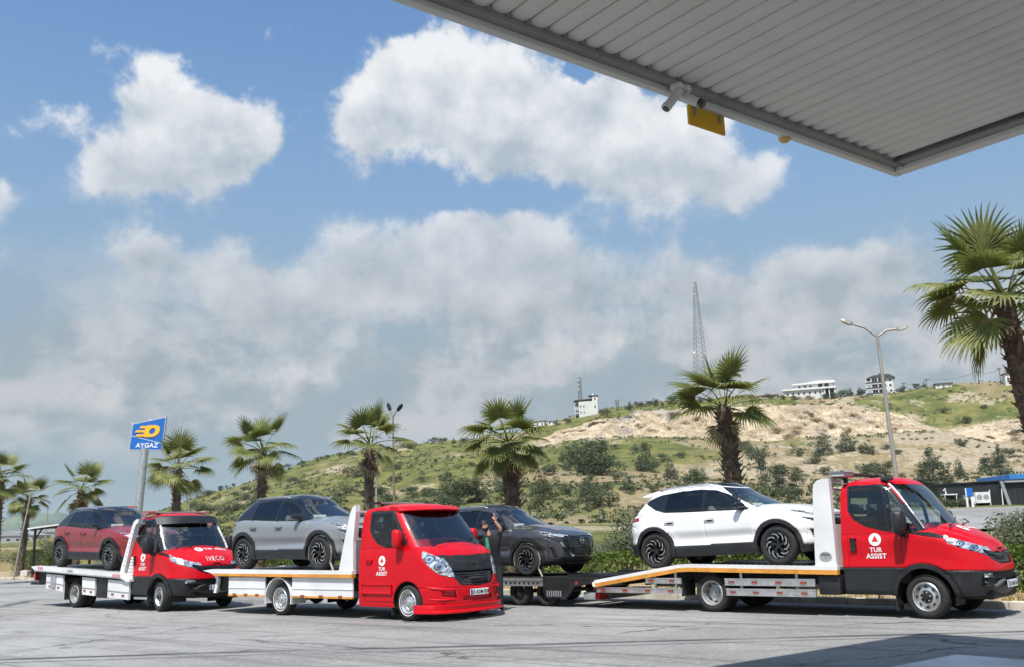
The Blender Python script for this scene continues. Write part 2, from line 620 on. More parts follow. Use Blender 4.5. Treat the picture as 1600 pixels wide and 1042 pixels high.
class Shell:
    def __init__(self):
        self.V = []
        self.Q = []
        self.nv = 0
        self.g = []

    def add_grid(self, P, closed, gid, flip=False):
        a, b = P.shape[:2]
        idx = np.arange(a * b).reshape(a, b) + self.nv
        if closed:
            nx = np.roll(idx, -1, axis=1)
            q = np.stack([idx[:-1], nx[:-1], nx[1:], idx[1:]], -1).reshape(-1, 4)
        else:
            q = np.stack([idx[:-1, :-1], idx[:-1, 1:], idx[1:, 1:], idx[1:, :-1]], -1).reshape(-1, 4)
        if flip:
            q = q[:, ::-1]
        self.V.append(P.reshape(-1, 3))
        self.Q.append(q)
        self.g.append(np.full(len(q), gid))
        self.nv += a * b

    def done(self):
        self.V = np.concatenate(self.V)
        self.Q = np.concatenate(self.Q)
        self.g = np.concatenate(self.g)
        self.normals()

    def normals(self):
        V, Q = self.V, self.Q
        self.C = V[Q].mean(1)
        n = np.cross(V[Q[:, 2]] - V[Q[:, 0]], V[Q[:, 3]] - V[Q[:, 1]])
        vn = np.zeros_like(V)
        for k in range(4):
            np.add.at(vn, Q[:, k], n)
        self.VN = vn / (np.linalg.norm(vn, axis=1, keepdims=True) + 1e-12)
        self.N = n / (np.linalg.norm(n, axis=1, keepdims=True) + 1e-12)

    def snap(self, gid, poly, tol=0.013, circle=None):
        """pull nearby side vertices onto a border line so that part borders run clean"""
        vm = np.zeros(len(self.V), bool)
        vm[np.unique(self.Q[self.g == gid])] = True
        ny = self.VN[:, 1]
        vm &= np.abs(ny) > 0.3
        idx = np.nonzero(vm)[0]
        X, Z = self.V[idx, 0], self.V[idx, 2]
        if circle is not None:
            cx, cz, r = circle
            d = np.hypot(X - cx, Z - cz)
            bx = cx + (X - cx) / (d + 1e-9) * r
            bz = cz + (Z - cz) / (d + 1e-9) * r
            best = np.abs(d - r)
        else:
            best = np.full(len(idx), 9.0)
            bx, bz = X.copy(), Z.copy()
            n = len(poly)
            for i in range(n):
                a, b = np.array(poly[i], float), np.array(poly[(i + 1) % n], float)
                e = b - a
                L2 = e @ e
                if L2 < 1e-9:
                    continue
                t = np.clip(((X - a[0]) * e[0] + (Z - a[1]) * e[1]) / L2, 0, 1)
                px, pz = a[0] + t * e[0], a[1] + t * e[1]
                d = np.hypot(X - px, Z - pz)
                m = d < best
                best[m], bx[m], bz[m] = d[m], px[m], pz[m]
        m = best < tol
        k = idx[m]
        dx, dz = bx[m] - X[m], bz[m] - Z[m]
        n = self.VN[k]
        self.V[k, 0] += dx
        self.V[k, 2] += dz
        self.V[k, 1] -= (n[:, 0] * dx + n[:, 2] * dz) / n[:, 1]

    def emit(self, lab, specs, parent, groove=0.009):
        """lab: array of label per face ('' = hole). specs: label -> (name, mat, offset, parent label or None)"""
        out = {}
        lab = lab.copy()
        specs = dict(specs)
        y = self.C[:, 1]
        for s in SIDED:
            if s in specs:
                far = (lab == s) & (y > 0)
                if far.any() and (lab[far] == s).all():
                    lab[far] = s + ' far'
                    specs[s + ' far'] = specs[s]
        for s in LENGTHWISE:
            for t in (s, s + ' far'):
                if t in specs:
                    rr = (lab == t) & (self.C[:, 0] < -1.2)
                    if rr.any() and ((lab == t) & ~rr).any():
                        lab[rr] = t + ' rear'
                        specs[t + ' rear'] = specs[t]
        names = [s for s in specs if s in set(lab)]
        ids = np.full(len(lab), -1)
        for i, s in enumerate(names):
            ids[lab == s] = i
        lo = np.full(len(self.V), 10**6)
        hi = np.full(len(self.V), -10)
        for k in range(4):
            np.minimum.at(lo, self.Q[:, k], ids)
            np.maximum.at(hi, self.Q[:, k], ids)
        border = lo != hi
        for i, s in enumerate(names):
            nm, mat, off, par = specs[s]
            q = self.Q[ids == i]
            if not len(q):
                continue
            u, inv = np.unique(q, return_inverse=True)
            d = np.full(len(u), float(off))
            if not any(t in s for t in ('window', 'windscreen', 'screen', 'pillars', 'trim', 'upper_body', 'roof', 'lamp', 'light')):
                d[border[u]] -= groove
            V = self.V[u] + self.VN[u] * d[:, None]
            p = out.get(par, parent) if par else parent
            out[s] = np_mesh(nm, V, inv.reshape(-1, 4), mat, p)
        return out

    def lining(self, keep, parent, off=0.035, name='cabin_lining', mat=None):
        q = self.Q[keep]
        u, inv = np.unique(q, return_inverse=True)
        V = self.V[u] - self.VN[u] * off
        return np_mesh(name, V, inv.reshape(-1, 4)[:, ::-1].copy(), mat or LINING, parent)

    def side_y(self, gid, x, z):
        """outer y of the right-hand side at (x, z)"""
        sel = (self.g == gid) & (self.N[:, 1] < -0.3)
        C = self.C[sel]
        x = np.atleast_1d(x)
        z = np.atleast_1d(z)
        out = np.zeros(len(x))
        for i in range(len(x)):
            d = (C[:, 0] - x[i])**2 + (C[:, 2] - z[i])**2
            k = np.argpartition(d, 4)[:4]
            w = 1 / (d[k] + 1e-6)
            out[i] = (C[k, 1] * w).sum() / w.sum()
        return out


# ------------------------------------------------------------------ lettering
_TXT = {}


def text_geo(s, size=1.0, bold=0.0, align='CENTER', shear=0.0, space=1.0):
    key = (s, bold, align, shear, space)
    if key not in _TXT:
        cu = bpy.data.curves.new('lettering', 'FONT')
        cu.body = s
        cu.size = 1.0
        cu.offset = bold
        cu.align_x = align
        cu.shear = shear
        cu.space_character = space
        cu.resolution_u = 3
        o = bpy.data.objects.new('lettering', cu)
        COL.objects.link(o)
        bpy.context.view_layer.update()
        dg = bpy.context.evaluated_depsgraph_get()
        me = bpy.data.meshes.new_from_object(o.evaluated_get(dg))
        V = np.array([v.co[:] for v in me.vertices])
        F = [tuple(p.vertices) for p in me.polygons]
        bpy.data.objects.remove(o)
        bpy.data.curves.remove(cu)
        bpy.data.meshes.remove(me)
        _TXT[key] = (V, F)
    V, F = _TXT[key]
    return V[:, :2] * size, F


def flat_geo(kind, r=1.0, rings=4, n=28):
    V = [(0, 0)]
    F = []
    for k in range(1, rings + 1):
        for i in range(n):
            t = 2 * pi * i / n
            V.append((r * k / rings * cos(t), r * k / rings * sin(t)))
    for i in range(n):
        F.append((0, 1 + i, 1 + (i + 1) % n))
    for k in range(rings - 1):
        for i in range(n):
            a = 1 + k * n + i
            b = 1 + k * n + (i + 1) % n
            F.append((a, a + n, b + n, b))
    return np.array(V, float), F


def decal(name, uv, F, fn, mat, parent):
    """place flat geometry (u, v) on a surface given by fn(u, v) -> (n,3)"""
    P = fn(uv[:, 0], uv[:, 1])
    return np_mesh(name, P, F, mat, parent, smooth=False)

# ------------------------------------------------------------------ wheels (axle along y, outer face towards -y for side = -1)
TYRE_PROF = lambda R, w, ri: [(ri, -w / 2 + 0.012), (ri + 0.012, -w / 2), ((ri + R) / 2, -w / 2 - 0.010), (R - 0.030, -w / 2 + 0.002), (R - 0.010, -w / 2 + 0.022), (R, -w / 2 + 0.05),
                              (R - 0.006, -w / 2 + 0.055), (R, -w / 2 + 0.062), (R + 0.001, -0.012), (R - 0.007, -0.008), (R - 0.007, 0.008), (R + 0.001, 0.012), (R, w / 2 - 0.062), (R - 0.006, w / 2 - 0.055), (R, w / 2 - 0.05),
                              (R - 0.010, w / 2 - 0.022), (R - 0.030, w / 2 - 0.002), ((ri + R) / 2, w / 2 + 0.010), (ri + 0.012, w / 2), (ri, w / 2 - 0.012)]


def turn_side(o, s):
    if s > 0:
        o.rotation_euler[2] = pi


def make_wheel(parent, loc, side, R, w, ri, kind, steer=0.0):
    wh = part('wheel', parent, loc)
    wh.rotation_euler = (0, 0, (pi if side > 0 else 0) + steer)
    key = ('wheel', kind, R, w)
    if key not in _TXT:
        proto = []
        proto.append(MB().lathe(TYRE_PROF(R, w, ri), 40).build('tyre', RUBBER, None, 40))
        f = -w / 2
        if kind == 'alloy':
            b = MB().lathe([(ri, f + 0.006), (ri - 0.018, f + 0.002), (ri - 0.026, f + 0.03), (ri - 0.03, w / 2 - 0.02), (ri, w / 2)], 40)
            b.lathe([(0.0, f + 0.11), (ri - 0.03, f + 0.11)], 32)
            proto.append(b.build('rim', DARKRIM, None, 35))
            sp = MB()
            for k in range(5):
                a = 2 * pi * k / 5 + 0.3
                for da, r0, r1, wd in ((0.0, 0.03, ri - 0.03, 0.055), (0.5, 0.09, ri - 0.03, 0.030)):
                    p0 = (r0 * cos(a + da * 0.3), r0 * sin(a + da * 0.3))
                    p1 = (r1 * cos(a + da), r1 * sin(a + da))
                    dx, dz = p1[0] - p0[0], p1[1] - p0[1]
                    L = math.hypot(dx, dz)
                    nx, nz = -dz / L * wd / 2, dx / L * wd / 2
                    sp.add([(p0[0] + nx * .6, f + 0.035, p0[1] + nz * .6), (p0[0] - nx * .6, f + 0.035, p0[1] - nz * .6), (p1[0] - nx, f + 0.014, p1[1] - nz), (p1[0] + nx, f + 0.014, p1[1] + nz),
                            (p0[0] + nx * .6, f + 0.08, p0[1] + nz * .6), (p0[0] - nx * .6, f + 0.08, p0[1] - nz * .6), (p1[0] - nx, f + 0.07, p1[1] - nz), (p1[0] + nx, f + 0.07, p1[1] + nz)],
                           [(0, 1, 2, 3), (0, 4, 5, 1), (1, 5, 6, 2), (2, 6, 7, 3), (3, 7, 4, 0)])
            sp.lathe([(0.0, f + 0.026), (0.05, f + 0.028), (0.055, f + 0.06)], 20)
            proto.append(sp.build('spokes', DARKRIM, None, 30))
            bl = MB()
            for k in range(10):
                a0 = 2 * pi * k / 10 + 0.1
                pts = []
                for t in np.linspace(0, 1, 6):
                    r = 0.135 + (ri - 0.155) * t ** 0.8 * 1.0
                    a = a0 + 0.62 * t ** 1.5
                    pts.append((r, a, 0.010 + 0.022 * t))
                V, Fq = [], []
                for r, a, hw in pts:
                    da = hw / r * 0.8
                    for s in (-1, 1):
                        V.append((r * cos(a + s * da), f + 0.010 - 0.006 * (r / ri), r * sin(a + s * da)))
                for i in range(5):
                    Fq.append((2 * i, 2 * i + 1, 2 * i + 3, 2 * i + 2))
                bl.add(V, Fq)
            proto.append(bl.build('machined_blades', SILVER, None))
        elif kind in ('steel', 'steel_dish'):
            d = 0.0 if kind == 'steel' else 0.11
            b = MB().lathe([(ri + 0.006, f + 0.004), (ri - 0.006, f - 0.006), (ri - 0.022, f + 0.002), (ri - 0.03, f + 0.03 + d * 0.5), (ri - 0.05, f + 0.055 + d), (0.14, f + 0.03 + d), (0.11, f + 0.022 + d), (0.0, f + 0.022 + d)], 40)
            proto.append(b.build('rim', SILVER if kind == 'steel' else STEELW, None, 30))
            hl = MB()
            for k in range(8):
                a = 2 * pi * k / 8
                M = Matrix.Translation((0, f + 0.030 + d, 0)) @ Matrix.Rotation(a, 4, 'Y')
                rr = (ri - 0.04 + 0.14) / 2
                V = []
                for t in range(10):
                    tt = 2 * pi * t / 10
                    V.append(M @ Vector((rr + 0.018 * cos(tt), -0.010, 0.030 * sin(tt))))
                hl.add(V, [tuple(range(10))])
            proto.append(hl.build('wheel_holes', CHASSIS, None))
            hb = MB().lathe([(0.105, f + 0.024 + d), (0.095, f + 0.002 + d), (0.05, f - 0.008 + d), (0.045, f - 0.03 + d), (0.0, f - 0.032 + d)], 24)
            proto.append(hb.build('hub', CHASSIS if kind == 'steel' else GALV, None, 30))
            nt = MB()
            for k in range(6):
                a = 2 * pi * k / 6 + 0.2
                nt.lathe([(0.013, f + 0.01 + d), (0.013, f - 0.016 + d), (0.0, f - 0.018 + d)], 6, c=(0.075 * cos(a), 0, 0.075 * sin(a)))
            proto.append(nt.build('wheel_nuts', GALV, None))
        elif kind == 'trailer':
            b = MB().lathe([(ri, f + 0.004), (ri - 0.02, f + 0.01), (ri - 0.03, f + 0.05), (0.07, f + 0.03), (0.0, f + 0.02)], 28)
            proto.append(b.build('rim', DARKRIM, None, 30))
        elif kind == 'van':
            b = MB().lathe([(ri + 0.004, f + 0.004), (ri - 0.008, f - 0.006), (ri - 0.022, f + 0.004), (ri - 0.03, f + 0.04), (ri - 0.06, f + 0.055), (0.10, f + 0.018), (0.07, f + 0.012), (0.0, f + 0.012)], 40)
            proto.append(b.build('rim', SILVER, None, 30))
            hl = MB()
            for k in range(10):
                a = 2 * pi * k / 10
                M = Matrix.Translation((0, f + 0.030, 0)) @ Matrix.Rotation(a, 4, 'Y')
                V = []
                for t in range(10):
                    tt = 2 * pi * t / 10
                    V.append(M @ Vector((0.142 + 0.013 * cos(tt), -0.004, 0.020 * sin(tt))))
                hl.add(V, [tuple(range(10))])
            proto.append(hl.build('wheel_holes', CHASSIS, None))
            rg = MB().lathe([(ri + 0.018, f - 0.006), (ri + 0.030, f - 0.0095)], 40)
            proto.append(rg.build('white_wall_ring', DECAL, None))
            hb = MB().lathe([(0.062, f + 0.014), (0.055, f - 0.006), (0.0, f - 0.01)], 20)
            proto.append(hb.build('hub', GALV, None, 30))
        _TXT[key] = [(o.name.split('.')[0], o.data) for o in proto]
        for o in proto:
            bpy.data.objects.remove(o)
    for nm, me in _TXT[key]:
        o = link(nm, me, wh)
        if nm in ('machined_blades', 'wheel_holes', 'wheel_nuts', 'spokes'):
            o['kind'] = 'stuff'
    return wh


def seat_geo(mb, x, y, z, w=0.46):
    mb.box(x - 0.05, x + 0.45, y - w / 2, y + w / 2, z - 0.12, z + 0.04, 0.04)
    M = Matrix.Translation((x - 0.02, y, z)) @ Matrix.Rotation(RAD(-14), 4, 'Y')
    mb.box(-0.12, 0.02, -w / 2, w / 2, 0.0, 0.58, 0.05, M)
    mb.box(-0.09, 0.01, -0.12, 0.12, 0.62, 0.80, 0.04, M)


# ------------------------------------------------------------------ the sport utility car
SUV_WIN = [(-0.52, 1.035), (-0.86, 1.052), (-1.6, 1.068), (-2.36, 1.088), (-2.62, 1.16), (-2.92, 1.325), (-2.87, 1.365), (-2.55, 1.46), (-2.1, 1.50), (-1.6, 1.50), (-1.30, 1.465), (-1.05, 1.370), (-0.78, 1.215)]

def build_suv():
    WB = 2.665
    sh = Shell()
    z0 = 0.235
    z1 = lambda x: spl([(-3.55, 1.03), (-3.3, 1.09), (-2.9, 1.115), (-2.4, 1.095), (-1.5, 1.06), (-0.5, 1.035), (-0.1, 1.015), (0.2, 0.995), (0.5, 0.955), (0.7, 0.905), (0.82, 0.865), (0.92, 0.835)], x)
    Fv = lambda v: float(spl([(0, 0.74), (0.12, 0.83), (0.3, 0.885), (0.55, 0.90), (0.8, 0.895), (0.93, 0.875), (1, 0.82)], v))
    Rv = lambda v: float(spl([(0, -3.30), (0.15, -3.41), (0.4, -3.475), (0.7, -3.465), (0.88, -3.42), (0.96, -3.38), (1, -3.30)], v))
    Wv = lambda v: float(spl([(0, 0.855), (0.1, 0.895), (0.25, 0.905), (0.42, 0.892), (0.6, 0.918), (0.8, 0.918), (0.93, 0.895), (1, 0.855)], v))
    c = lambda a: (lambda v: a)
    zf = lambda x, v: z0 + (z1(x) - z0) * v
    P = ring_grid(0, 300, np.linspace(0, 1, 46), Fv, Rv, Wv, zf, c(1.05), c(0.80), 3.0, 3.2)
    # crease: the sill pushes outwards below a rising line
    N = 300
    for sgn, sl in ((-1, slice(0, N + 1)), (1, slice(N + 1, 2 * N))):
        X, Z = P[:, sl, 0], P[:, sl, 2]
        zl = 0.50 + 0.055 * np.clip((X + 2.2) / 1.7, 0, 1)
        inr = np.clip((X + 2.35) / 0.25, 0, 1) * np.clip((-0.42 - X) / 0.12, 0, 1)
        d = np.where(Z > zl, -0.030 * np.exp(-((Z - zl) / 0.12)**2), -0.030 + 0.045 * np.clip((zl - Z) / 0.11, 0, 1))
        P[:, sl, 1] += sgn * d * inr
        # shoulders swelling over the wheels
        for ax in (0.0, -WB):
            r = np.hypot(X - ax, Z - 0.36)
            P[:, sl, 1] += sgn * 0.022 * np.exp(-((r - 0.43) / 0.10)**2)
    sh.add_grid(P, True, 0)
    # bonnet: across from edge to edge
    ring = P[-1]
    crown = lambda x: spl([(-0.7, 0.115), (-0.1, 0.11), (0.3, 0.085), (0.55, 0.055), (0.72, 0.025), (0.80, 0.0)], x)
    ii = [i for i in range(N + 1) if ring[i, 0] > -0.72]
    M = 44
    H = np.zeros((len(ii), M + 1, 3))
    u = np.linspace(-1, 1, M + 1)
    for a, i in enumerate(ii):
        x, y, z = ring[i]
        H[a, :, 0] = x
        H[a, :, 1] = u * abs(y)
        H[a, :, 2] = z + float(crown(x)) * (1 - np.abs(u)**2.6) + 0.012 * float(np.clip((0.7 - x), 0, 0.3)) / 0.3 * np.exp(-((np.abs(u) - 0.62) / 0.07)**2)
    sh.add_grid(H, False, 1, True)
    # greenhouse
    zb = lambda x: z1(x) - 0.025
    zr = lambda x: spl([(-3.3, 1.44), (-3.0, 1.495), (-2.7, 1.535), (-2.3, 1.562), (-1.9, 1.572), (-1.5, 1.565), (-1.2, 1.535), (-0.9, 1.48)], x)
    Fg = lambda v: float(spl([(0, -0.07), (0.25, -0.32), (0.5, -0.58), (0.75, -0.83), (1, -1.06)], v))
    Rg = lambda v: float(spl([(0, -3.32), (0.2, -3.27), (0.6, -3.12), (0.85, -3.01), (1, -2.93)], v))
    Wg = lambda v: float(spl([(0, 0.862), (0.15, 0.845), (0.4, 0.788), (0.7, 0.705), (0.88, 0.645), (0.96, 0.605), (1, 0.57)], v))
    G = ring_grid(0, 230, np.linspace(0, 1, 36), Fg, Rg, Wg, lambda x, v: zb(x) + (zr(x) - zb(x)) * v, c(0.62), c(0.45), 2.5, 2.6)
    sh.add_grid(G, True, 2)
    ring = G[-1]
    T = np.zeros((231, 31, 3))
    u = np.linspace(-1, 1, 31)
    for i in range(231):
        x, y, z = ring[i]
        T[i, :, 0] = x
        T[i, :, 1] = u * abs(y)
        cr = float(spl([(-2.95, 0.01), (-2.7, 0.05), (-2.0, 0.085), (-1.4, 0.08), (-1.15, 0.03), (-1.06, 0.0)], x))
        T[i, :, 2] = z + cr * (1 - np.abs(u)**2.4)
    sh.add_grid(T, False, 3, True)
    sh.done()
    for poly in (SUV_WIN, [(0.22, 0.955), (0.45, 0.925), (0.70, 0.855)]):
        sh.snap(2, poly, 0.012)
    for ax in (0.0, -WB):
        sh.snap(0, None, 0.012, (ax, 0.36, 0.405))
        sh.snap(0, None, 0.011, (ax, 0.36, 0.475))
    for xx in (-0.44, -1.50):
        sh.snap(0, [(xx, 0.46), (xx, 1.1)], 0.011)
    sh.normals()

    C, Nn, gi = sh.C, sh.N, sh.g
    x, y, z = C.T
    ay = np.abs(y)
    lab = np.full(len(x), 'body', dtype=object)
    low = gi == 0
    side = low & (ay > 0.5)
    lab[gi == 1] = 'bonnet'
    lab[gi == 3] = 'roof'
    lab[(gi == 3) & (ay < 0.47) & (x > -2.35)] = 'glass_roof'
    # doors
    lab[side & (x < -0.44) & (x > -1.50) & (z > 0.44)] = 'front_door'
    rear = side & (x <= -1.50) & (x > -2.42) & (z > 0.44) & (np.hypot(x + WB, z - 0.36) > 0.50)
    lab[rear] = 'rear_door'
    lab[low & (x > 0.56) & (z > 0.36)] = 'front_bumper'
    lab[low & (x < -3.12) & (z < 0.86) & (z > 0.50)] = 'rear_bumper'
    lab[low & (x < -3.20) & (ay < 0.62) & (z >= 0.86)] = 'tailgate'
    lab[(lab == 'body') & (x > -0.60)] = 'front_wing'
    lab[(lab == 'body') & (x < -2.0)] = 'rear_quarter'
    # black cladding
    lab[low & (z < 0.445 - 0.02 * (x > -0.3)) & (x < -0.3) & (x > -2.4)] = 'sill_cladding'
    lab[low & (z < 0.36) & (x >= -0.3)] = 'bumper_cladding'
    lab[low & (z < 0.50) & (x <= -2.4)] = 'bumper_cladding'
    for ax in (0.0, -WB):
        r = np.hypot(x - ax, z - 0.36)
        lab[side & (r < 0.475)] = 'arch_trim'
        lab[low & (ay > 0.45) & (r < 0.405)] = ''
    # lamps, grille
    hl = low & in_poly(x, z, [(0.22, 0.985), (0.45, 0.960), (0.70, 0.900), (0.87, 0.840), (0.90, 0.79), (0.75, 0.845), (0.55, 0.905)]) & (ay > 0.38)
    lab[hl] = 'headlight'
    lab[low & in_poly(x, z, [(0.50, 0.835), (0.74, 0.80), (0.93, 0.73), (0.93, 0.66), (0.78, 0.715), (0.62, 0.785)]) & (ay > 0.46)] = 'lower_lamp'
    front = low & (x > 0.55)
    lab[front & in_poly(ay, z, [(-0.1, 0.41), (0.30, 0.45), (0.50, 0.61), (0.575, 0.80), (0.5, 0.86), (-0.1, 0.875)])] = 'grille'
    lab[front & in_poly(ay, z, [(0.28, 0.415), (0.33, 0.41), (0.56, 0.58), (0.635, 0.72), (0.60, 0.735), (0.52, 0.605), (0.31, 0.46)])] = 'chrome_trim'
    lab[front & in_poly(ay, z, [(-0.1, 0.29), (0.50, 0.29), (0.56, 0.37), (0.3, 0.385), (-0.1, 0.385)])] = 'lower_intake'
    lab[low & in_poly(x, z, [(0.60, 0.62), (0.655, 0.62), (0.72, 0.40), (0.655, 0.40)]) & (ay > 0.5)] = 'side_vent'
    lab[low & (x < -3.03) & in_poly(ay, z, [(0.45, 0.95), (0.45, 1.02), (0.95, 1.035), (0.95, 0.975)])] = 'tail_light'
    # glasshouse
    gh = gi == 2
    lab[gh] = 'pillars'
    v = (z - zb(x)) / (zr(x) - zb(x))
    sp = SUV_WIN
    win = gh & (ay > 0.4) & in_poly(x, z, sp)
    lab[win] = 'window_trim'
    lab[win & (x < -0.83) & (x > -1.50) & (z > 1.07)] = 'front_window'
    lab[win & (x < -1.57) & (x > -2.38) & (z > 1.085)] = 'rear_side_window'
    fr = gh & (x > -1.3)
    Wl = np.array([Wg(t) for t in np.linspace(0, 1, 50)])
    wv = np.interp(v, np.linspace(0, 1, 50), Wl)
    lab[fr & (ay < wv * (0.86 - 0.02 * v)) & (v < 0.97)] = 'windscreen'
    lab[gh & (x < -2.75) & (ay < 0.56) & (v > 0.18) & (v < 0.9)] = 'rear_screen'
    return sh, lab, WB


SUV = {}


def make_suv(label, loc, rotz, pitch, body_mat, pillar_mat, roof_mat, name='suv', group='suvs carried on the flatbeds'):
    first = not SUV
    if first:
        SUV['sh'], SUV['lab'], SUV['wb'] = build_suv()
        SUV['mesh'] = {}
    root = thing(name, label, 'car', loc, rotz, group)
    root.rotation_euler = (0, pitch, rotz)
    if first:
        sh, lab, WB = SUV['sh'], SUV['lab'], SUV['wb']
        B = body_mat
        specs = {
            'body': ('body', B, 0, None), 'front_wing': ('front_wing', B, 0, None), 'rear_quarter': ('rear_quarter', B, 0, None), 'bonnet': ('bonnet', B, 0, None), 'roof': ('roof', roof_mat, 0, None), 'glass_roof': ('glass_roof', GLOSSBLACK, 0, None),
            'front_door': ('door', B, 0, None), 'rear_door': ('door', B, 0, None), 
            'front_bumper': ('front_bumper', B, 0, None), 'rear_bumper': ('rear_bumper', B, 0, None), 'tailgate': ('tailgate', B, 0, None),
            'sill_cladding': ('sill_cladding', BLACKPL, 0.006, None), 'bumper_cladding': ('bumper_cladding', BLACKPL, 0.006, None),
            'arch_trim': ('arch_trim', BLACKPL, 0.014, None), 'headlight': ('headlight', HEADLAMP, 0.002, None), 'lower_lamp': ('lower_lamp', DARKLAMP, -0.004, None),
            'grille': ('grille', GLOSSBLACK, -0.012, None), 'chrome_trim': ('chrome_trim', CHROME, 0.012, None), 'lower_intake': ('lower_intake', BLACKPL, -0.02, None),
            'side_vent': ('side_vent', GLOSSBLACK, -0.02, None), 'tail_light': ('tail_light', REDLENS, 0.008, None), 'pillars': ('pillars', pillar_mat, 0, None),
            'window_trim': ('window_trim', GLOSSBLACK, 0.002, None), 'front_window': ('side_window', GLASS, -0.004, None), 'rear_side_window': ('side_window', GLASSDARK, -0.004, None),
            'windscreen': ('windscreen', GLASSW, -0.003, None), 'rear_screen': ('rear_window', GLASSDARK, -0.004, None)}
        out = sh.emit(lab, specs, root)
        keep = (lab != '') & ~np.isin(lab, ['front_window', 'rear_side_window', 'windscreen', 'rear_screen', 'grille']) & ~((sh.g == 0) & (sh.C[:, 0] > 0.45))
        sh.lining(keep, root)
        # arches, floor, interior
        for ax in (0.0, -WB):
            for s in (-1, 1):
                al = MB()
                prof = [(0.0, 0.0), (0.41, 0.0), (0.41, 0.36)]
                V, F = [], []
                n = 20
                for k in range(n + 1):
                    t = pi * (k / n) * 1.24 - 0.38
                    for yy in (0.50, 0.885):
                        V.append((ax + 0.415 * cos(t), s * yy, 0.36 + 0.415 * sin(t)))
                for k in range(n):
                    F.append((2 * k, 2 * k + 1, 2 * k + 3, 2 * k + 2))
                F.append(tuple(2 * k for k in range(n + 1)))
                al.add(V, F)
                al.build('wheel_housing', CHASSIS, root)
        fl = MB()
        fl.box(-3.2, 0.7, -0.50, 0.50, 0.24, 0.40)
        fl.box(-2.2, -0.45, -0.83, 0.83, 0.245, 0.42)
        fl.box(-3.36, -3.0, -0.7, 0.7, 0.32, 0.5)
        fl.tube([(-2.665, -0.75, 0.36), (-2.665, 0.75, 0.36)], 0.06)
        fl.tube([(0, -0.75, 0.36), (0, 0.75, 0.36)], 0.05)
        fl.build('underbody', CHASSIS, root)
        for xx, yy, zz in ((-1.35, -0.37, 0.62), (-1.35, 0.37, 0.62), (-2.2, -0.36, 0.65), (-2.2, 0.36, 0.65)):
            inn = MB()
            seat_geo(inn, xx, yy, zz)
            inn.build('seat', SEATLITE, root, 40)
        ds = MB().box(-0.72, -0.30, -0.72, 0.72, 0.80, 1.00, 0.06)
        ds.build('dashboard', LINING, root)
        sw = MB().tube([(-0.78 + 0.02 * cos(t), 0.37 + 0.18 * cos(t), 0.93 + 0.18 * sin(t)) for t in np.linspace(0, 2 * pi, 17)], 0.015)
        sw.build('steering_wheel', LINING, root)
        pp = MB().box(-0.62, -0.40, -0.60, -0.28, 1.008, 1.012, M=Matrix.Translation((0, 0, 0.02)) @ Matrix.Rotation(RAD(0), 4, 'Y'))
        pp.add([(-0.50, -0.58, 1.03), (-0.46, -0.26, 1.03), (-0.56, -0.26, 1.17), (-0.60, -0.58, 1.17)], [(0, 1, 2, 3)])
        pp.build('paper_notice', PAPER, root)
        # handles
        for s in (-1, 1):
            for k, (hx, key) in enumerate(((-1.36, 'front_door'), (-2.27, 'rear_door'))):
                yy = abs(float(sh.side_y(0, hx, 0.90)[0]))
                h = MB().box(hx - 0.10, hx + 0.10, s * yy - 0.012, s * yy + 0.03 * s, 0.905, 0.930, 0.008)
                dr = out[key if s < 0 else key + ' far']
                h.build('door_handle', B, dr)
                h2 = MB().box(hx - 0.055, hx + 0.055, s * (yy + 0.002), s * (yy + 0.003), 0.872, 0.900)
                h2.build('handle_recess', GLOSSBLACK, dr)
            # mirror
            yy = 0.86
            mm = MB()
            V, F = [], []
            for k in range(9):
                t = k / 8
                yy2 = s * (yy + 0.02 + 0.19 * t)
                hh = 0.066 * (1 - 0.25 * t) * min(1.0, 0.55 + t * 3) * (1 if k < 8 else 0.45)
                wd = 0.085 * (1 - 0.35 * t) * (1 if k < 8 else 0.5)
                for q in range(10):
                    a = 2 * pi * q / 10
                    V.append((-0.68 - 0.05 * t + wd * (abs(cos(a))**0.7) * (1 if cos(a) > 0 else -1), yy2, 1.125 + 0.012 * t + hh * (abs(sin(a))**0.7) * (1 if sin(a) > 0 else -1)))
            for k in range(8):
                for q in range(10):
                    F.append((k * 10 + q, k * 10 + (q + 1) % 10, (k + 1) * 10 + (q + 1) % 10, (k + 1) * 10 + q))
            F += [tuple(range(10)), tuple(80 + q for q in range(9, -1, -1))]
            mm.add(V, F)
            mm.box(-0.71, -0.65, min(s * (yy - 0.06), s * (yy + 0.06)), max(s * (yy - 0.06), s * (yy + 0.06)), 1.03, 1.08, 0.015)
            mm.build('door_mirror', GLOSSBLACK, root, 40)
        # grille bars and badge
        for k in range(6):
            gb = MB()
            zz = 0.49 + 0.058 * k
            hw = 0.30 + 0.045 * k
            pts = []
            for yy in np.linspace(-hw, hw, 9):
                xx = 0.895 - 0.16 * (abs(yy) / 0.7)**2.6
                pts.append((xx - 0.004, yy, zz))
            gb.tube(pts, 0.007, 5)
            gb.build('grille_bar', BLACKPL, root)
        bd = MB()
        bd.tube([(0.916, 0.065 * cos(t), 0.755 + 0.065 * sin(t)) for t in np.linspace(0, 2 * pi, 25)], 0.008, 6)
        bd.box(0.908, 0.922, -0.085, 0.085, 0.743, 0.767, 0.004)
        bd.build('badge', CHROME, root)
        pl = MB().box(0.893, 0.903, -0.26, 0.26, 0.47, 0.58, 0.004)
        pl.build('plate_holder', BLACKPL, root)
        for pts in ([(-0.16, -0.5, 1.075), (-0.20, -0.1, 1.125), (-0.24, 0.1, 1.14)], [(-0.16, 0.1, 1.115), (-0.24, 0.6, 1.09)]):
            MB().tube(pts, 0.008, 5).build('wiper', BLACKPL, root)
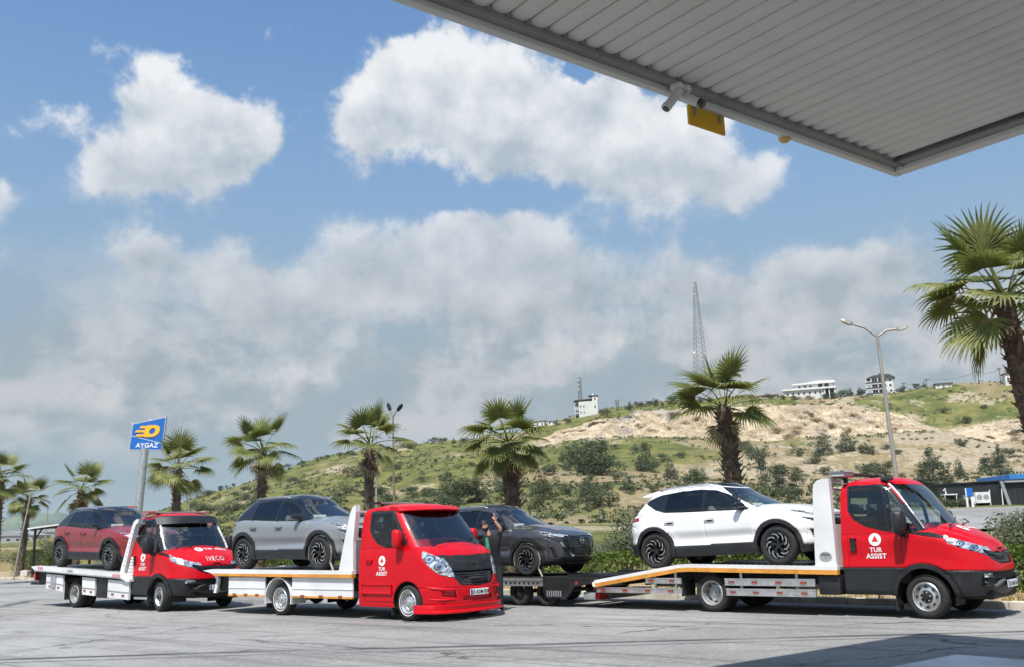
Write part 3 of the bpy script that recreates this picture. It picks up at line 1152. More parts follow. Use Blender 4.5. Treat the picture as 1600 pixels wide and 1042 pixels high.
        for s in (-1, 1):
            rr = MB()
            pts = [(xx, s * (0.60 - 0.02 * abs(xx + 1.9)), float(zr_suv(xx)) + 0.028) for xx in np.linspace(-2.55, -1.50, 9)]
            rr.tube([(pts[0][0] - 0.10, pts[0][1] - 0.02 * s, float(zr_suv(-2.65)) + 0.0)] + pts + [(pts[-1][0] + 0.10, pts[-1][1] - 0.02 * s, float(zr_suv(-1.4)) + 0.0)], 0.015, 6)
            rr.build('roof_rail', ALU, root, 50)
        sp = MB()
        sp.prism([(-2.70, 1.565), (-2.95, 1.525), (-3.14, 1.480), (-3.13, 1.460), (-2.98, 1.445), (-2.75, 1.48)], -0.50, 0.50)
        sp.build('rear_spoiler', roof_mat, root, 30)
        an = MB().prism([(-2.55, 1.56), (-2.72, 1.555), (-2.72, 1.62)], -0.012, 0.012)
        an.build('roof_aerial', GLOSSBLACK, root)
        for ax in (0.0, -WB):
            for s in (-1, 1):
                make_wheel(root, (ax, s * 0.80, 0.36), s, 0.36, 0.225, 0.245, 'alloy', 0.0)
        SUV['root'] = root
        SUV['mats'] = (body_mat, pillar_mat, roof_mat)
        SUV['roles'] = {'body': 0, 'front_wing': 0, 'rear_quarter': 0, 'bonnet': 0, 'roof': 2, 'door': 0, 'door_handle': 0, 'front_bumper': 0, 'rear_bumper': 0, 'tailgate': 0, 'pillars': 1, 'rear_spoiler': 2}
    else:
        for ch in list(SUV['root'].children):
            copy_tree(ch, root)
        mats = (body_mat, pillar_mat, roof_mat)

        def repaint(o):
            k = SUV['roles'].get(o.name.split('.')[0])
            if k is not None and o.type == 'MESH':
                o.material_slots[0].link = 'OBJECT'
                o.material_slots[0].material = mats[k]
            for ch in o.children:
                repaint(ch)
        for ch in root.children:
            repaint(ch)
    return root


zr_suv = lambda x: spl([(-3.3, 1.44), (-3.0, 1.495), (-2.7, 1.535), (-2.3, 1.562), (-1.9, 1.572), (-1.5, 1.565), (-1.2, 1.535), (-0.9, 1.48)], x)

# ------------------------------------------------------------------ tow-truck cabs
def logo_on(fn, parent, r=0.12, text=True, text_at=-0.17, size=0.115, horizontal=False):
    """white disc with a red triangle, and the lettering that belongs to it"""
    uv, F = flat_geo('disc', r, 4, 28)
    d = decal('emblem', uv, F, fn, DECAL, parent)
    tri = np.array([(-0.52, -0.30), (0.52, -0.30), (0.0, 0.70), (0.0, -0.05)]) * r
    fn2 = lambda u, v: fn(u, v, 0.004)
    decal('emblem_triangle', tri, [(0, 1, 3), (1, 2, 3), (2, 0, 3)], fn2, DECALRED, parent)
    if horizontal:
        V, F = text_geo('TUR  ASSIST', size, 0.02, 'LEFT', 0, 1.1)
        V = V + np.array([r * 1.35, -size * 0.36])
        decal('lettering', V, F, fn, DECAL, parent)
    else:
        for s, dy, sz in (('TUR', text_at, size), ('ASSIST', text_at - size * 0.98, size * 1.08)):
            V, F = text_geo(s, sz, 0.022, 'CENTER', 0, 1.05)
            V = V + np.array([0, dy - sz * 0.36])
            decal('lettering', V, F, fn, DECAL, parent)


def plate(parent, x, y, z, text, w=0.52, h=0.115, rot=pi / 2):
    M = Matrix.Translation((x, y, z)) @ Matrix.Rotation(rot, 4, 'Z')
    p = MB().box(-w / 2, w / 2, -0.006, 0.006, -h / 2, h / 2, 0.004, M)
    o = p.build('licence_plate', DECAL, parent)
    b = MB().box(-w / 2 + 0.004, -w / 2 + 0.045, -0.008, -0.0062, -h / 2 + 0.004, h / 2 - 0.004, 0, M)
    b.build('plate_band', PLATEBLUE, o)
    V, F = text_geo(text, h * 0.80, 0.02, 'CENTER', 0, 1.0)
    P = [M @ Vector((a + 0.022, -0.0085, b2 - h * 0.29)) for a, b2 in V]
    np_mesh('plate_characters', P, F, PLATEBLACK, o, smooth=False)
    return o


def build_cab(spec, root):
    """cab from outline tables; spec holds the tables, the label function and the part specs"""
    sh = Shell()
    z0, z1 = spec['z0'], spec['z1']
    c = lambda a: (lambda v: a)
    P = ring_grid(0, 280, np.linspace(0, 1, 70), spec['F'], spec['R'], spec['W'], lambda x, v: z0 + (z1(x) - z0) * v, c(spec['af']), c(0.07), spec['nf'], 7)
    if 'warp' in spec:
        spec['warp'](P, 280)
    sh.add_grid(P, True, 0)
    ring = P[-1]
    ii = [i for i in range(281) if ring[i, 0] > spec['hood_x']]
    M = 46
    u = np.linspace(-1, 1, M + 1)
    H = np.zeros((len(ii), M + 1, 3))
    for a, i in enumerate(ii):
        x, y, z = ring[i]
        H[a, :, 0] = x
        H[a, :, 1] = u * abs(y)
        cr = float(spec['crown'](x))
        H[a, :, 2] = z + cr * (1 - np.abs(u)**2.3) - 0.018 * np.exp(-((np.abs(u) - 0.66) / 0.06)**2) * min(1, cr / 0.06)
    sh.add_grid(H, False, 1, True)
    zb = lambda x: z1(x) - 0.01
    zr = spec['zr']
    G = ring_grid(0, 230, np.linspace(0, 1, 56), spec['Fg'], spec['Rg'], spec['Wg'], lambda x, v: zb(np.minimum(x, spec['bx'])) + (zr(x) - zb(np.minimum(x, spec['bx']))) * v, c(spec['afg']), c(0.09), spec['nfg'], 6)
    sh.add_grid(G, True, 2)
    ring = G[-1]
    T = np.zeros((231, 31, 3))
    u = np.linspace(-1, 1, 31)
    Lx = ring[:231, 0]
    for i in range(231):
        x, y, z = ring[i]
        T[i, :, 0] = x
        T[i, :, 1] = u * abs(y)
        e = np.clip((x - Lx.min()) / 0.25, 0, 1) * np.clip((Lx.max() - x) / 0.30, 0, 1)
        T[i, :, 2] = z + spec['roof_crown'] * (1 - (1 - e)**2) * (1 - np.abs(u)**3)
    sh.add_grid(T, False, 3, True)
    sh.done()
    for gid, poly in spec['snap']:
        sh.snap(gid, poly, 0.011)
    for r in spec['arch'][2:]:
        sh.snap(0, None, 0.011, (spec['arch'][0], spec['arch'][1], r))
    sh.normals()
    lab = spec['label'](sh, spec)
    out = sh.emit(lab, spec['specs'], root, 0.009)
    keep = (lab != '') & ~np.isin(lab, ['side_window', 'quarter_window', 'windscreen', 'rear_window', 'grille'])
    keep &= ~((sh.g == 0) & (sh.C[:, 0] > 0.35))
    sh.lining(keep, root)
    return sh, out


def cab_interior(root, zs, xs, dash, steer_y=0.45):
    for yy in (-0.62, -0.18, 0.5):
        inn = MB()
        seat_geo(inn, xs, yy, zs, 0.42)
        so = inn.build('seat', SEAT, root, 40)
        hs = MB()
        hs.box(xs - 0.02, xs + 0.02, yy - 0.135, yy - 0.11, zs + 0.66, zs + 0.76)
        hs.box(xs - 0.13, xs - 0.10, yy - 0.05, yy + 0.05, zs + 0.70, zs + 0.76)
        hs.build('headrest_clip', SILVER, so)
    ds = MB().box(dash[0], dash[1], -0.86, 0.86, dash[2], dash[3], 0.08)
    ds.box(dash[0] - 0.12, dash[0] + 0.1, -0.86, 0.86, dash[2] - 0.5, dash[3] - 0.15, 0.05)
    ds.build('dashboard', LINING, root)
    sw = MB().tube([(dash[0] - 0.16 + 0.08 * cos(t), steer_y + 0.21 * sin(t), dash[3] + 0.02 + 0.19 * cos(t)) for t in np.linspace(0, 2 * pi, 19)], 0.018)
    sw.build('steering_wheel', LINING, root)


def big_mirror(root, x, y, z, s, mat, arm_mat, hgt=0.36, w=0.22):
    m = MB()
    prof = []
    for q in range(14):
        a = 2 * pi * q / 14
        ca, sa = cos(a), sin(a)
        prof.append((s * (y + 0.05 + w / 2) + w / 2 * abs(ca)**0.55 * (1 if ca > 0 else -1), z + hgt / 2 * abs(sa)**0.45 * (1 if sa > 0 else -1)))
    cy, cz = s * (y + 0.05 + w / 2), z
    V, F = [], []
    for xx, k in ((x - 0.085, 0.93), (x - 0.07, 1.0), (x + 0.0, 0.99), (x + 0.05, 0.88), (x + 0.075, 0.62)):
        V += [(xx, cy + (p[0] - cy) * k, cz + (p[1] - cz) * k) for p in prof]
    for i in range(4):
        for q in range(14):
            F.append((i * 14 + q, i * 14 + (q + 1) % 14, (i + 1) * 14 + (q + 1) % 14, (i + 1) * 14 + q))
    F += [tuple(range(14)), tuple(56 + q for q in range(13, -1, -1))]
    m.add(V, F)
    o = m.build('wing_mirror', mat, root, 40)
    a = MB()
    a.bar((x + 0.02, s * (y - 0.10), z - hgt / 2 - 0.02), (x - 0.01, s * (y + 0.12), z - hgt / 2 + 0.02), 0.10, 0.09)
    a.build('mirror_arm', arm_mat, o)
    gl = MB().box(x - 0.094, x - 0.090, s * (y + 0.08), s * (y + 0.02 + w), z - hgt / 2 + 0.04, z + hgt / 2 - 0.04)
    gl.build('mirror_glass', CHROME, o)
    return o


NAMEM = plain('silver_letters', (0.62, 0.62, 0.63), 0.35, 0.25)
PALELENS = plain('pale_red_lens', (0.50, 0.26, 0.22), 0.25)
POSTG = plain('grey_plastic', (0.10, 0.102, 0.105), 0.45)


def lamp_optics(sh, out, spots):
    """reflector bowls and bulbs behind the lens of both headlamps"""
    for key, sg in (('headlight', 1), ('headlight far', -1)):
        for (x, z, r) in spots:
            for nm, rr, mt, ex in (('reflector_ring', r * 1.25, GLOSSBLACK, 0.0), ('reflector_bowl', r, CHROME, 0.004), ('lamp_bulb', r * 0.42, DARKLAMP, 0.008)):
                uv, F = flat_geo('disc', rr, 3, 18)
                P = side_fn(sh, x, z, 0.012)(uv[:, 0], uv[:, 1], ex)
                P[:, 1] *= sg
                np_mesh(nm, P, F, mt, out[key], smooth=False)


# ---- the bonneted van cab of the two trucks with black bumpers
DAILY_FRAME = [(-1.19, 2.195), (-1.19, 1.76), (-1.09, 1.61), (-0.90, 1.495), (-0.6, 1.415), (-0.30, 1.37), (0.16, 1.37), (0.0, 1.56), (-0.20, 1.80), (-0.46, 2.13), (-0.53, 2.195)]
DAILY_WIN = [(-1.145, 2.155), (-1.145, 1.775), (-1.055, 1.645), (-0.89, 1.54), (-0.6, 1.465), (-0.52, 1.45), (-0.60, 2.155)]
DAILY_QUARTER = [(-0.56, 2.13), (-0.47, 1.46), (-0.24, 1.42), (-0.06, 1.45), (-0.12, 1.56), (-0.30, 1.80), (-0.515, 2.10)]
DAILY_LAMP = [(0.36, 1.325), (0.58, 1.27), (0.80, 1.175), (0.95, 1.07), (0.98, 0.985), (0.92, 0.975), (0.80, 1.05), (0.60, 1.125), (0.42, 1.205)]
DAILY_COWL = [(-0.34, 1.40), (0.05, 1.40), (0.40, 1.325), (0.46, 1.28), (0.30, 1.285), (0.02, 1.33)]


def daily_spec(variant):
    sp = {}
    sp['snap'] = [(2, DAILY_FRAME), (2, DAILY_WIN), (2, DAILY_QUARTER), (0, DAILY_LAMP), (0, DAILY_COWL), (0, [(-1.3, 0.815), (-0.5, 0.815)]), (0, [(-0.30, 0.83), (-0.30, 1.36)]), (0, [(-1.22, 0.83), (-1.22, 1.36)])]
    sp['z0'] = 0.37
    sp['z1'] = lambda x: spl([(-1.45, 1.385), (0.0, 1.385), (0.2, 1.36), (0.4, 1.305), (0.6, 1.235), (0.8, 1.15), (0.92, 1.085), (1.02, 1.02)], x)
    sp['F'] = lambda v: float(spl([(0, 0.92), (0.2, 1.0), (0.4, 1.03), (0.55, 1.03), (0.75, 1.005), (0.9, 0.965), (1, 0.90)], v))
    sp['R'] = lambda v: -1.36
    sp['W'] = lambda v: float(spl([(0, 0.955), (0.08, 0.985), (0.35, 0.99), (0.45, 1.0), (0.62, 0.985), (0.85, 0.985), (1, 0.962)], v))
    sp['af'], sp['nf'] = 0.80, 2.7
    sp['hood_x'] = -0.25
    sp['crown'] = lambda x: spl([(-0.3, 0.15), (0.1, 0.155), (0.35, 0.15), (0.6, 0.125), (0.78, 0.075), (0.88, 0.02), (0.92, 0.0)], x)
    sp['bx'] = 0.05
    sp['zr'] = lambda x: spl([(-1.4, 2.235), (-0.9, 2.255), (-0.3, 2.235), (0.0, 2.19)], x)
    sp['Fg'] = lambda v: float(spl([(0, 0.30), (0.5, 0.02), (0.85, -0.20), (1, -0.34)], v))
    sp['Rg'] = lambda v: float(spl([(0, -1.36), (0.8, -1.35), (1, -1.30)], v))
    sp['Wg'] = lambda v: float(spl([(0, 0.968), (0.3, 0.945), (0.7, 0.885), (0.9, 0.845), (0.97, 0.81), (1, 0.77)], v))
    sp['afg'], sp['nfg'] = 0.50, 2.6
    sp['roof_crown'] = 0.085
    sp['arch'] = (0.0, 0.35, 0.455, 0.53)

    def label(sh, sp):
        x, y, z = sh.C.T
        ay = np.abs(y)
        gi = sh.g
        low = gi == 0
        side = low & (np.abs(sh.N[:, 1]) > 0.45)
        lab = np.full(len(x), 'body', dtype=object)
        lab[gi == 1] = 'bonnet'
        lab[gi == 3] = 'roof'
        lab[side & (x < -0.30) & (x > -1.22) & (z > 0.815)] = 'door'
        lab[low & (z <= 0.815) & (x < -0.2)] = 'lower_cladding'
        lab[low & (x > 0.05) & (z < 0.735 + 0.03 * np.clip((ay - 0.5) / 0.4, 0, 1))] = 'front_bumper'
        lab[low & (x > 0.9) & (ay < 0.62) & (z > 0.60) & (z < 0.735)] = 'lower_intake'
        lab[side & in_poly(x, z, DAILY_COWL)] = 'cowl_trim'
        lab[low & (ay > 0.42) & in_poly(x, z, DAILY_LAMP)] = 'headlight'
        lab[low & (x > 0.62) & in_poly(ay, z, [(-0.1, 0.845), (0.30, 0.855), (0.50, 0.92), (0.64, 1.03), (0.62, 1.09), (0.48, 1.05), (-0.1, 1.035)])] = 'grille'
        ax, az, r0, r1 = sp['arch']
        r = np.hypot(x - ax, z - az)
        lab[low & (ay > 0.5) & (r < r1) & (z > 0.35)] = 'arch_trim'
        lab[low & (ay > 0.4) & (r < r0)] = ''
        gh = gi == 2
        lab[gh] = 'upper_body'
        v = (z - 1.375) / (sp['zr'](x) - 1.375)
        sd = gh & (ay > 0.5)
        lab[sd & in_poly(x, z, DAILY_FRAME)] = 'window_trim'
        lab[sd & in_poly(x, z, DAILY_WIN)] = 'side_window'
        lab[sd & in_poly(x, z, DAILY_QUARTER)] = 'quarter_window'
        wl = np.interp(v, np.linspace(0, 1, 40), [sp['Wg'](t) for t in np.linspace(0, 1, 40)])
        lab[gh & (x > -0.62) & (ay < wl * (0.885 - 0.01 * v)) & (v < 0.95)] = 'windscreen'
        lab[gh & (x < -1.25) & (ay < 0.6) & (z > 1.5) & (z < 2.0)] = 'rear_window'
        lab[(lab == 'body') & (x < -0.75)] = 'rear_wall'
        lab[lab == 'body'] = 'front_wing'
        return lab
    sp['label'] = label
    B = RED
    sp['specs'] = {'front_wing': ('front_wing', B, 0, None), 'rear_wall': ('rear_wall', B, 0, None), 'bonnet': ('bonnet', B, 0, None), 'roof': ('roof', B, 0, None), 'upper_body': ('upper_body', B, 0, None),
                   'door': ('door', B, 0, None), 'lower_cladding': ('lower_cladding', BLACKPL, 0.004, None), 'front_bumper': ('front_bumper', BLACKPL, 0.010, None),
                   'lower_intake': ('lower_intake', CHASSIS, -0.03, None), 'cowl_trim': ('cowl_trim', BLACKPL, 0.003, None), 'headlight': ('headlight', HEADLAMP, 0.004, None),
                   'grille': ('grille', GLOSSBLACK, -0.015, None), 'arch_trim': ('arch_trim', BLACKPL, 0.022, None), 'window_trim': ('window_trim', GLOSSBLACK, 0.002, None),
                   'side_window': ('side_window', GLASS, -0.004, None), 'quarter_window': ('quarter_window', GLASS, -0.004, None), 'windscreen': ('windscreen', GLASSW, -0.003, None),
                   'rear_window': ('rear_window', GLASS, -0.004, None)}
    return sp


def side_fn(sh, x0, z0, off=0.007, gid=0):
    def fn(u, v, extra=0.0):
        X = x0 + np.asarray(u)
        Z = z0 + np.asarray(v)
        return np.stack([X, sh.side_y(gid, X, Z) - off - extra, Z], 1)
    return fn


def hood_fn(sh, x0, y0, off=0.010):
    sel = sh.g == 1
    C = sh.C[sel]

    def fn(u, v, extra=0.0):
        # u to the viewer's right when facing the truck = +y of the truck, v up the bonnet = -x
        X = x0 - np.asarray(v)
        Y = y0 + np.asarray(u)
        Z = np.zeros(len(X))
        for i in range(len(X)):
            d = (C[:, 0] - X[i])**2 + (C[:, 1] - Y[i])**2
            k = np.argpartition(d, 4)[:4]
            w = 1 / (d[k] + 1e-6)
            Z[i] = (C[k, 2] * w).sum() / w.sum()
        return np.stack([X, Y, Z + off + extra], 1)
    return fn


def make_daily(root, variant):
    sp = daily_spec(variant)
    sh, out = build_cab(sp, root)
    cab_interior(root, 1.12, -0.95, (-0.35, 0.22, 1.05, 1.36))
    lamp_optics(sh, out, ((0.60, 1.185, 0.040), (0.76, 1.115, 0.038)))
    # door details
    for s in (-1, 1):
        yy = 0.985
        hd = MB().box(-1.165, -1.075, s * (yy - 0.01), s * (yy + 0.022), 1.10, 1.30, 0.03)
        dr = out['door' if s < 0 else 'door far']
        hd.build('door_handle', BLACKPL, dr, 40)
        mk = MB().box(-0.33, -0.31, s * (yy - 0.01), s * (yy + 0.010), 1.28, 1.31)
        mk.build('side_repeater', AMBER, dr)
        big_mirror(root, -0.22, 0.97, 1.55, s, BLACKPL, BLACKPL, 0.40, 0.27)
        # A pillar strip
        pts = []
        for v in np.linspace(0.08, 0.96, 14):
            w = sp['Wg'](v)
            x = sp['Fg'](v)
            a, n = sp['afg'], sp['nfg']
            yv = w * 0.90
            xv = x - a + a * (1 - 0.90**n)**(1 / n)
            zb = float(sp['z1'](min(xv, 0.05))) - 0.01
            pts.append((xv + 0.012, s * (yv + 0.004), zb + (float(sp['zr'](xv)) - zb) * v))
        MB().tube(pts, 0.017 if variant == 'new' else 0.024, 6).build('pillar_strip', SILVER if variant == 'new' else WHITE, root, 60)
    logo_on(side_fn(sh, -0.74, 1.275), out['door'], 0.105, True, -0.165, 0.105)
    # bonnet lettering
    hf = hood_fn(sh, 0.50, -0.02)
    logo_on(hood_fn(sh, 0.46, -0.22), out['bonnet'], 0.10, False, 0, 0.115, True)
    if variant == 'old':
        V, F = text_geo('IVECO', 0.145, 0.012, 'CENTER', 0, 1.25)
        V[:, 1] -= 0.05
        decal('bonnet_name', V, F, hood_fn(sh, 0.815, 0.02, 0.012), NAMEM, out['bonnet'])
    # washer jets
    MB().box(0.28, 0.31, -0.35, -0.31, 1.46, 1.50, 0.005).box(0.28, 0.31, 0.31, 0.35, 1.46, 1.50, 0.005).build('washer_jets', BLACKPL, out['bonnet'])
    for k in range(5):
        gb = MB()
        zz = 0.872 + 0.032 * k
        hw = 0.34 + 0.055 * k
        pts = [(1.002 - 0.14 * (abs(t) / 0.62)**2.6 - 0.01, t, zz + 0.05 * (abs(t) / 0.55)**2 * (1 if k else 0.7)) for t in np.linspace(-hw, hw, 13)]
        gb.tube(pts, 0.010, 5)
        gb.build('grille_bar', BLACKPL if variant == 'new' else GLOSSBLACK, root, 60)
    # bumper details
    for s in (-1, 1):
        f = MB()
        f.box(0.885, 0.935, s * 0.60, s * 0.80, 0.660, 0.700, 0.012)
        f.build('fog_lamp', FOGLAMP, root, 40)
        r = MB()
        r.box(0.86, 0.965, s * 0.56, s * 0.78, 0.52, 0.645, 0.02)
        r.build('fog_lamp_recess', CHASSIS, root)
        k = MB()
        pts = [(0.885, s * 0.80, 0.585), (0.93, s * 0.70, 0.525), (0.975, s * 0.58, 0.515), (1.02, s * 0.48, 0.575), (1.045, s * 0.36, 0.60)]
        k.tube(pts, [0.014, 0.024, 0.028, 0.028, 0.02], 8)
        k.build('bumper_trim', POSTG if variant == 'new' else BLACKPL, root, 50)
    plate(root, 1.055, 0.0, 0.53, '33 AHR 06' if variant == 'new' else '33 AIV 97')
    # wipers, cowl, papers on the dash
    for pts in ([(0.37, -0.60, 1.45), (0.33, -0.2, 1.535), (0.25, 0.12, 1.61)], [(0.39, 0.10, 1.50), (0.36, 0.45, 1.52), (0.20, 0.70, 1.58)]):
        MB().tube(pts, 0.010, 5).build('wiper', BLACKPL, root)
    pp = MB()
    pp.add([(0.02, -0.62, 1.40), (0.16, -0.60, 1.395), (0.14, -0.30, 1.395), (0.0, -0.32, 1.40)], [(0, 1, 2, 3)])
    pp.add([(0.05, -0.1, 1.40), (0.16, -0.08, 1.395), (0.15, 0.12, 1.395), (0.03, 0.10, 1.40)], [(0, 1, 2, 3)])
    pp.build('paper_sheets', PAPER, root)
    # roof things
    if variant == 'new':
        bc = MB()
        bc.box(-1.42, -1.20, -0.86, 0.86, 2.385, 2.435, 0.03)
        b = bc.build('beacon_bar', BLACKPL, root, 40)
        for s in (-1, 1):
            MB().box(-1.43, -1.19, s * 0.55, s * 0.92, 2.375, 2.445, 0.03).build('beacon_lens', GALV if s < 0 else GLOSSBLACK, b, 40)
        for s in (-1, 1):
            MB().box(-1.34, -1.28, s * 0.6 - 0.03, s * 0.6 + 0.03, 2.26, 2.39).build('beacon_mount', BLACKPL, root)
            MB().box(-0.62, -0.42, s * 0.74 - 0.05, s * 0.74 + 0.05, 2.25, 2.315, 0.02).build('roof_lamp', BLACKPL, root)
    else:
        bc = MB()
        bc.box(-0.98, -0.80, -0.84, 0.84, 2.345, 2.38, 0.02)
        b = bc.build('beacon_bar', GALV, root, 40)
        for s in (-1, 1):
            MB().box(-1.0, -0.78, s * 0.66, s * 0.88, 2.337, 2.39, 0.02).build('beacon_lens', PALELENS, b, 40)
        for s in (-1, 1):
            MB().box(-0.92, -0.86, s * 0.55 - 0.03, s * 0.55 + 0.03, 2.28, 2.35).build('beacon_mount', BLACKPL, root)
        # sun visor across the top of the windscreen
        V, F = [], []
        ys = np.linspace(-0.87, 0.87, 21)
        for t in ys:
            xx = -0.10 - 0.30 * (abs(t) / 0.87)**3.2
            for dx, dz in ((-0.20, 2.275), (-0.08, 2.25), (0.03, 2.075), (0.015, 2.075), (-0.095, 2.24), (-0.2, 2.265)):
                V.append((xx + dx, t, dz - 0.02 * (abs(t) / 0.87)**2))
        for i in range(20):
            for k in range(6):
                k2 = (k + 1) % 6
                F.append((i * 6 + k, i * 6 + k2, (i + 1) * 6 + k2, (i + 1) * 6 + k))
        F += [tuple(range(6)), tuple(20 * 6 + k for k in range(5, -1, -1))]
        MB().add(V, F).build('sun_visor', BLACKPL, root, 40)
    # wheels, housings
    for s in (-1, 1):
        wh = MB()
        V, F = [], []
        n = 20
        for k in range(n + 1):
            t = pi * (k / n) * 1.2 - 0.32
            for yy in (0.50, 0.955):
                V.append((0.46 * cos(t), s * yy, 0.36 + 0.46 * sin(t)))
        for k in range(n):
            F.append((2 * k, 2 * k + 1, 2 * k + 3, 2 * k + 2))
        F.append(tuple(2 * k for k in range(n + 1)))
        wh.add(V, F)
        wh.build('wheel_housing', CHASSIS, root)
    for s in (-1, 1):
        mf = MB()
        mf.box(-0.50, -0.48, s * 0.70, s * 0.97, 0.12, 0.60)
        mf.build('mud_flap', RUBBER, root)
    ub = MB()
    ub.box(-1.3, 0.85, -0.55, 0.55, 0.40, 0.62)
    ub.box(-1.3, -0.46, -0.9, 0.9, 0.40, 0.55)
    ub.box(0.35, 0.93, -0.62, 0.62, 0.30, 0.45, 0.05)
    ub.tube([(0, -0.8, 0.35), (0, 0.8, 0.35)], 0.06)
    ub.build('underbody', CHASSIS, root)
    for s in (-1, 1):
        make_wheel(root, (0, s * 0.845, 0.35), s, 0.35, 0.215, 0.228, 'steel', RAD(-6) if variant == 'new' else RAD(-9))
    return sh, out


# ---- the flush-nosed van cab of the middle truck
MASTER_FRAME = [(-1.12, 2.085), (-1.12, 1.74), (-1.02, 1.58), (-0.85, 1.44), (-0.62, 1.37), (-0.12, 1.37), (-0.02, 1.44), (-0.20, 1.72), (-0.48, 2.085)]
MASTER_WIN = [(-1.06, 2.03), (-1.06, 1.74), (-0.97, 1.60), (-0.82, 1.48), (-0.60, 1.415), (-0.20, 1.41), (-0.13, 1.44), (-0.27, 1.70), (-0.52, 2.03)]
MASTER_LAMP = [(0.34, 1.285), (0.47, 1.275), (0.66, 1.14), (0.83, 0.91), (0.87, 0.80), (0.80, 0.79), (0.66, 0.86), (0.48, 1.03), (0.36, 1.17)]


def master_spec():
    sp = {}
    sp['snap'] = [(2, MASTER_FRAME), (2, MASTER_WIN), (0, MASTER_LAMP), (0, [(-0.28, 0.34), (-0.28, 1.36)]), (0, [(-1.20, 0.34), (-1.20, 1.36)])]
    sp['z0'] = 0.245
    sp['z1'] = lambda x: spl([(-1.45, 1.375), (0.0, 1.375), (0.2, 1.345), (0.4, 1.27), (0.58, 1.18), (0.72, 1.08), (0.82, 0.99), (0.9, 0.93)], x)
    sp['F'] = lambda v: float(spl([(0, 0.90), (0.15, 0.915), (0.4, 0.91), (0.6, 0.895), (0.8, 0.865), (1, 0.78)], v))
    sp['R'] = lambda v: -1.40
    sp['W'] = lambda v: float(spl([(0, 0.985), (0.1, 1.0), (0.4, 1.01), (0.7, 1.0), (0.9, 0.985), (1, 0.965)], v))
    sp['af'], sp['nf'] = 0.72, 2.6
    sp['hood_x'] = -0.25
    sp['crown'] = lambda x: spl([(-0.3, 0.15), (0.1, 0.155), (0.35, 0.14), (0.52, 0.105), (0.68, 0.05), (0.76, 0.01), (0.79, 0.0)], x)
    sp['bx'] = 0.05
    sp['zr'] = lambda x: spl([(-1.4, 2.13), (-0.9, 2.15), (-0.3, 2.125), (0.0, 2.10)], x)
    sp['Fg'] = lambda v: float(spl([(0, 0.40), (0.5, 0.12), (0.85, -0.10), (1, -0.21)], v))
    sp['Rg'] = lambda v: float(spl([(0, -1.40), (0.8, -1.38), (1, -1.32)], v))
    sp['Wg'] = lambda v: float(spl([(0, 0.972), (0.3, 0.955), (0.7, 0.91), (0.9, 0.88), (0.97, 0.85), (1, 0.81)], v))
    sp['afg'], sp['nfg'] = 0.46, 2.9
    sp['roof_crown'] = 0.085
    sp['arch'] = (0.0, 0.335, 0.395, 0.395)

    def label(sh, sp):
        x, y, z = sh.C.T
        ay = np.abs(y)
        gi = sh.g
        low = gi == 0
        side = low & (np.abs(sh.N[:, 1]) > 0.45)
        lab = np.full(len(x), 'body', dtype=object)
        lab[gi == 1] = 'bonnet'
        lab[(gi == 1) & (x > 0.66 - 0.06 * (ay / 0.6)**2)] = 'bonnet_cover'
        lab[gi == 3] = 'roof'
        lab[side & (x < -0.28) & (x > -1.20) & (z > 0.33)] = 'door'
        lab[low & (x > 0.10) & (z < 0.60)] = 'front_bumper'
        lab[low & (x > 0.7) & (ay < 0.40) & (z > 0.36) & (z < 0.43)] = 'lower_intake'
        lab[low & in_poly(ay, z, [(0.55, 0.42), (0.80, 0.45), (0.80, 0.54), (0.58, 0.56)]) & (x > 0.4)] = 'side_vent'
        lab[low & (ay > 0.40) & in_poly(x, z, MASTER_LAMP)] = 'headlight'
        lab[low & (x > 0.60) & in_poly(ay, z, [(-0.1, 0.61), (0.42, 0.63), (0.545, 0.75), (0.585, 0.93), (0.66, 1.15), (-0.1, 1.15)])] = 'grille'
        lab[low & (x > 0.60) & in_poly(ay, z, [(-0.1, 0.90), (0.575, 0.90), (0.68, 1.15), (-0.1, 1.15)]) & (lab != 'headlight')] = 'bonnet_cover'
        ax, az, r0, r1 = sp['arch']
        r = np.hypot(x - ax, z - az)
        lab[low & (ay > 0.4) & (r < r0)] = ''
        gh = gi == 2
        lab[gh] = 'upper_body'
        v = (z - 1.365) / (sp['zr'](x) - 1.365)
        sd = gh & (ay > 0.5)
        lab[sd & in_poly(x, z, MASTER_FRAME)] = 'window_trim'
        lab[sd & in_poly(x, z, MASTER_WIN)] = 'side_window'
        wl = np.interp(v, np.linspace(0, 1, 40), [sp['Wg'](t) for t in np.linspace(0, 1, 40)])
        lab[gh & (x > -0.6) & (ay < wl * (0.925 - 0.01 * v)) & (v < 0.93)] = 'windscreen'
        lab[gh & (x < -1.28) & (ay < 0.6) & (z > 1.5) & (z < 2.0)] = 'rear_window'
        lab[(lab == 'body') & (x < -0.75)] = 'rear_wall'
        lab[lab == 'body'] = 'front_wing'
        return lab
    sp['label'] = label
    B = RED
    sp['specs'] = {'front_wing': ('front_wing', B, 0, None), 'rear_wall': ('rear_wall', B, 0, None), 'bonnet': ('bonnet', B, 0, None), 'roof': ('roof', B, 0, None), 'upper_body': ('upper_body', B, 0, None),
                   'door': ('door', B, 0, None), 'front_bumper': ('front_bumper', B, 0.012, None), 'lower_intake': ('lower_intake', DECALRED, -0.02, None),
                   'side_vent': ('bumper_vent', DECALRED, -0.025, None), 'bonnet_cover': ('bonnet_cover', CHASSIS, 0.012, None), 'headlight': ('headlight', HEADLAMP, 0.006, None),
                   'grille': ('grille', GLOSSBLACK, -0.02, None), 'window_trim': ('window_trim', BLACKPL, 0.004, None), 'side_window': ('side_window', GLASS, -0.004, None),
                   'windscreen': ('windscreen', GLASSW, -0.003, None), 'rear_window': ('rear_window', GLASS, -0.004, None)}
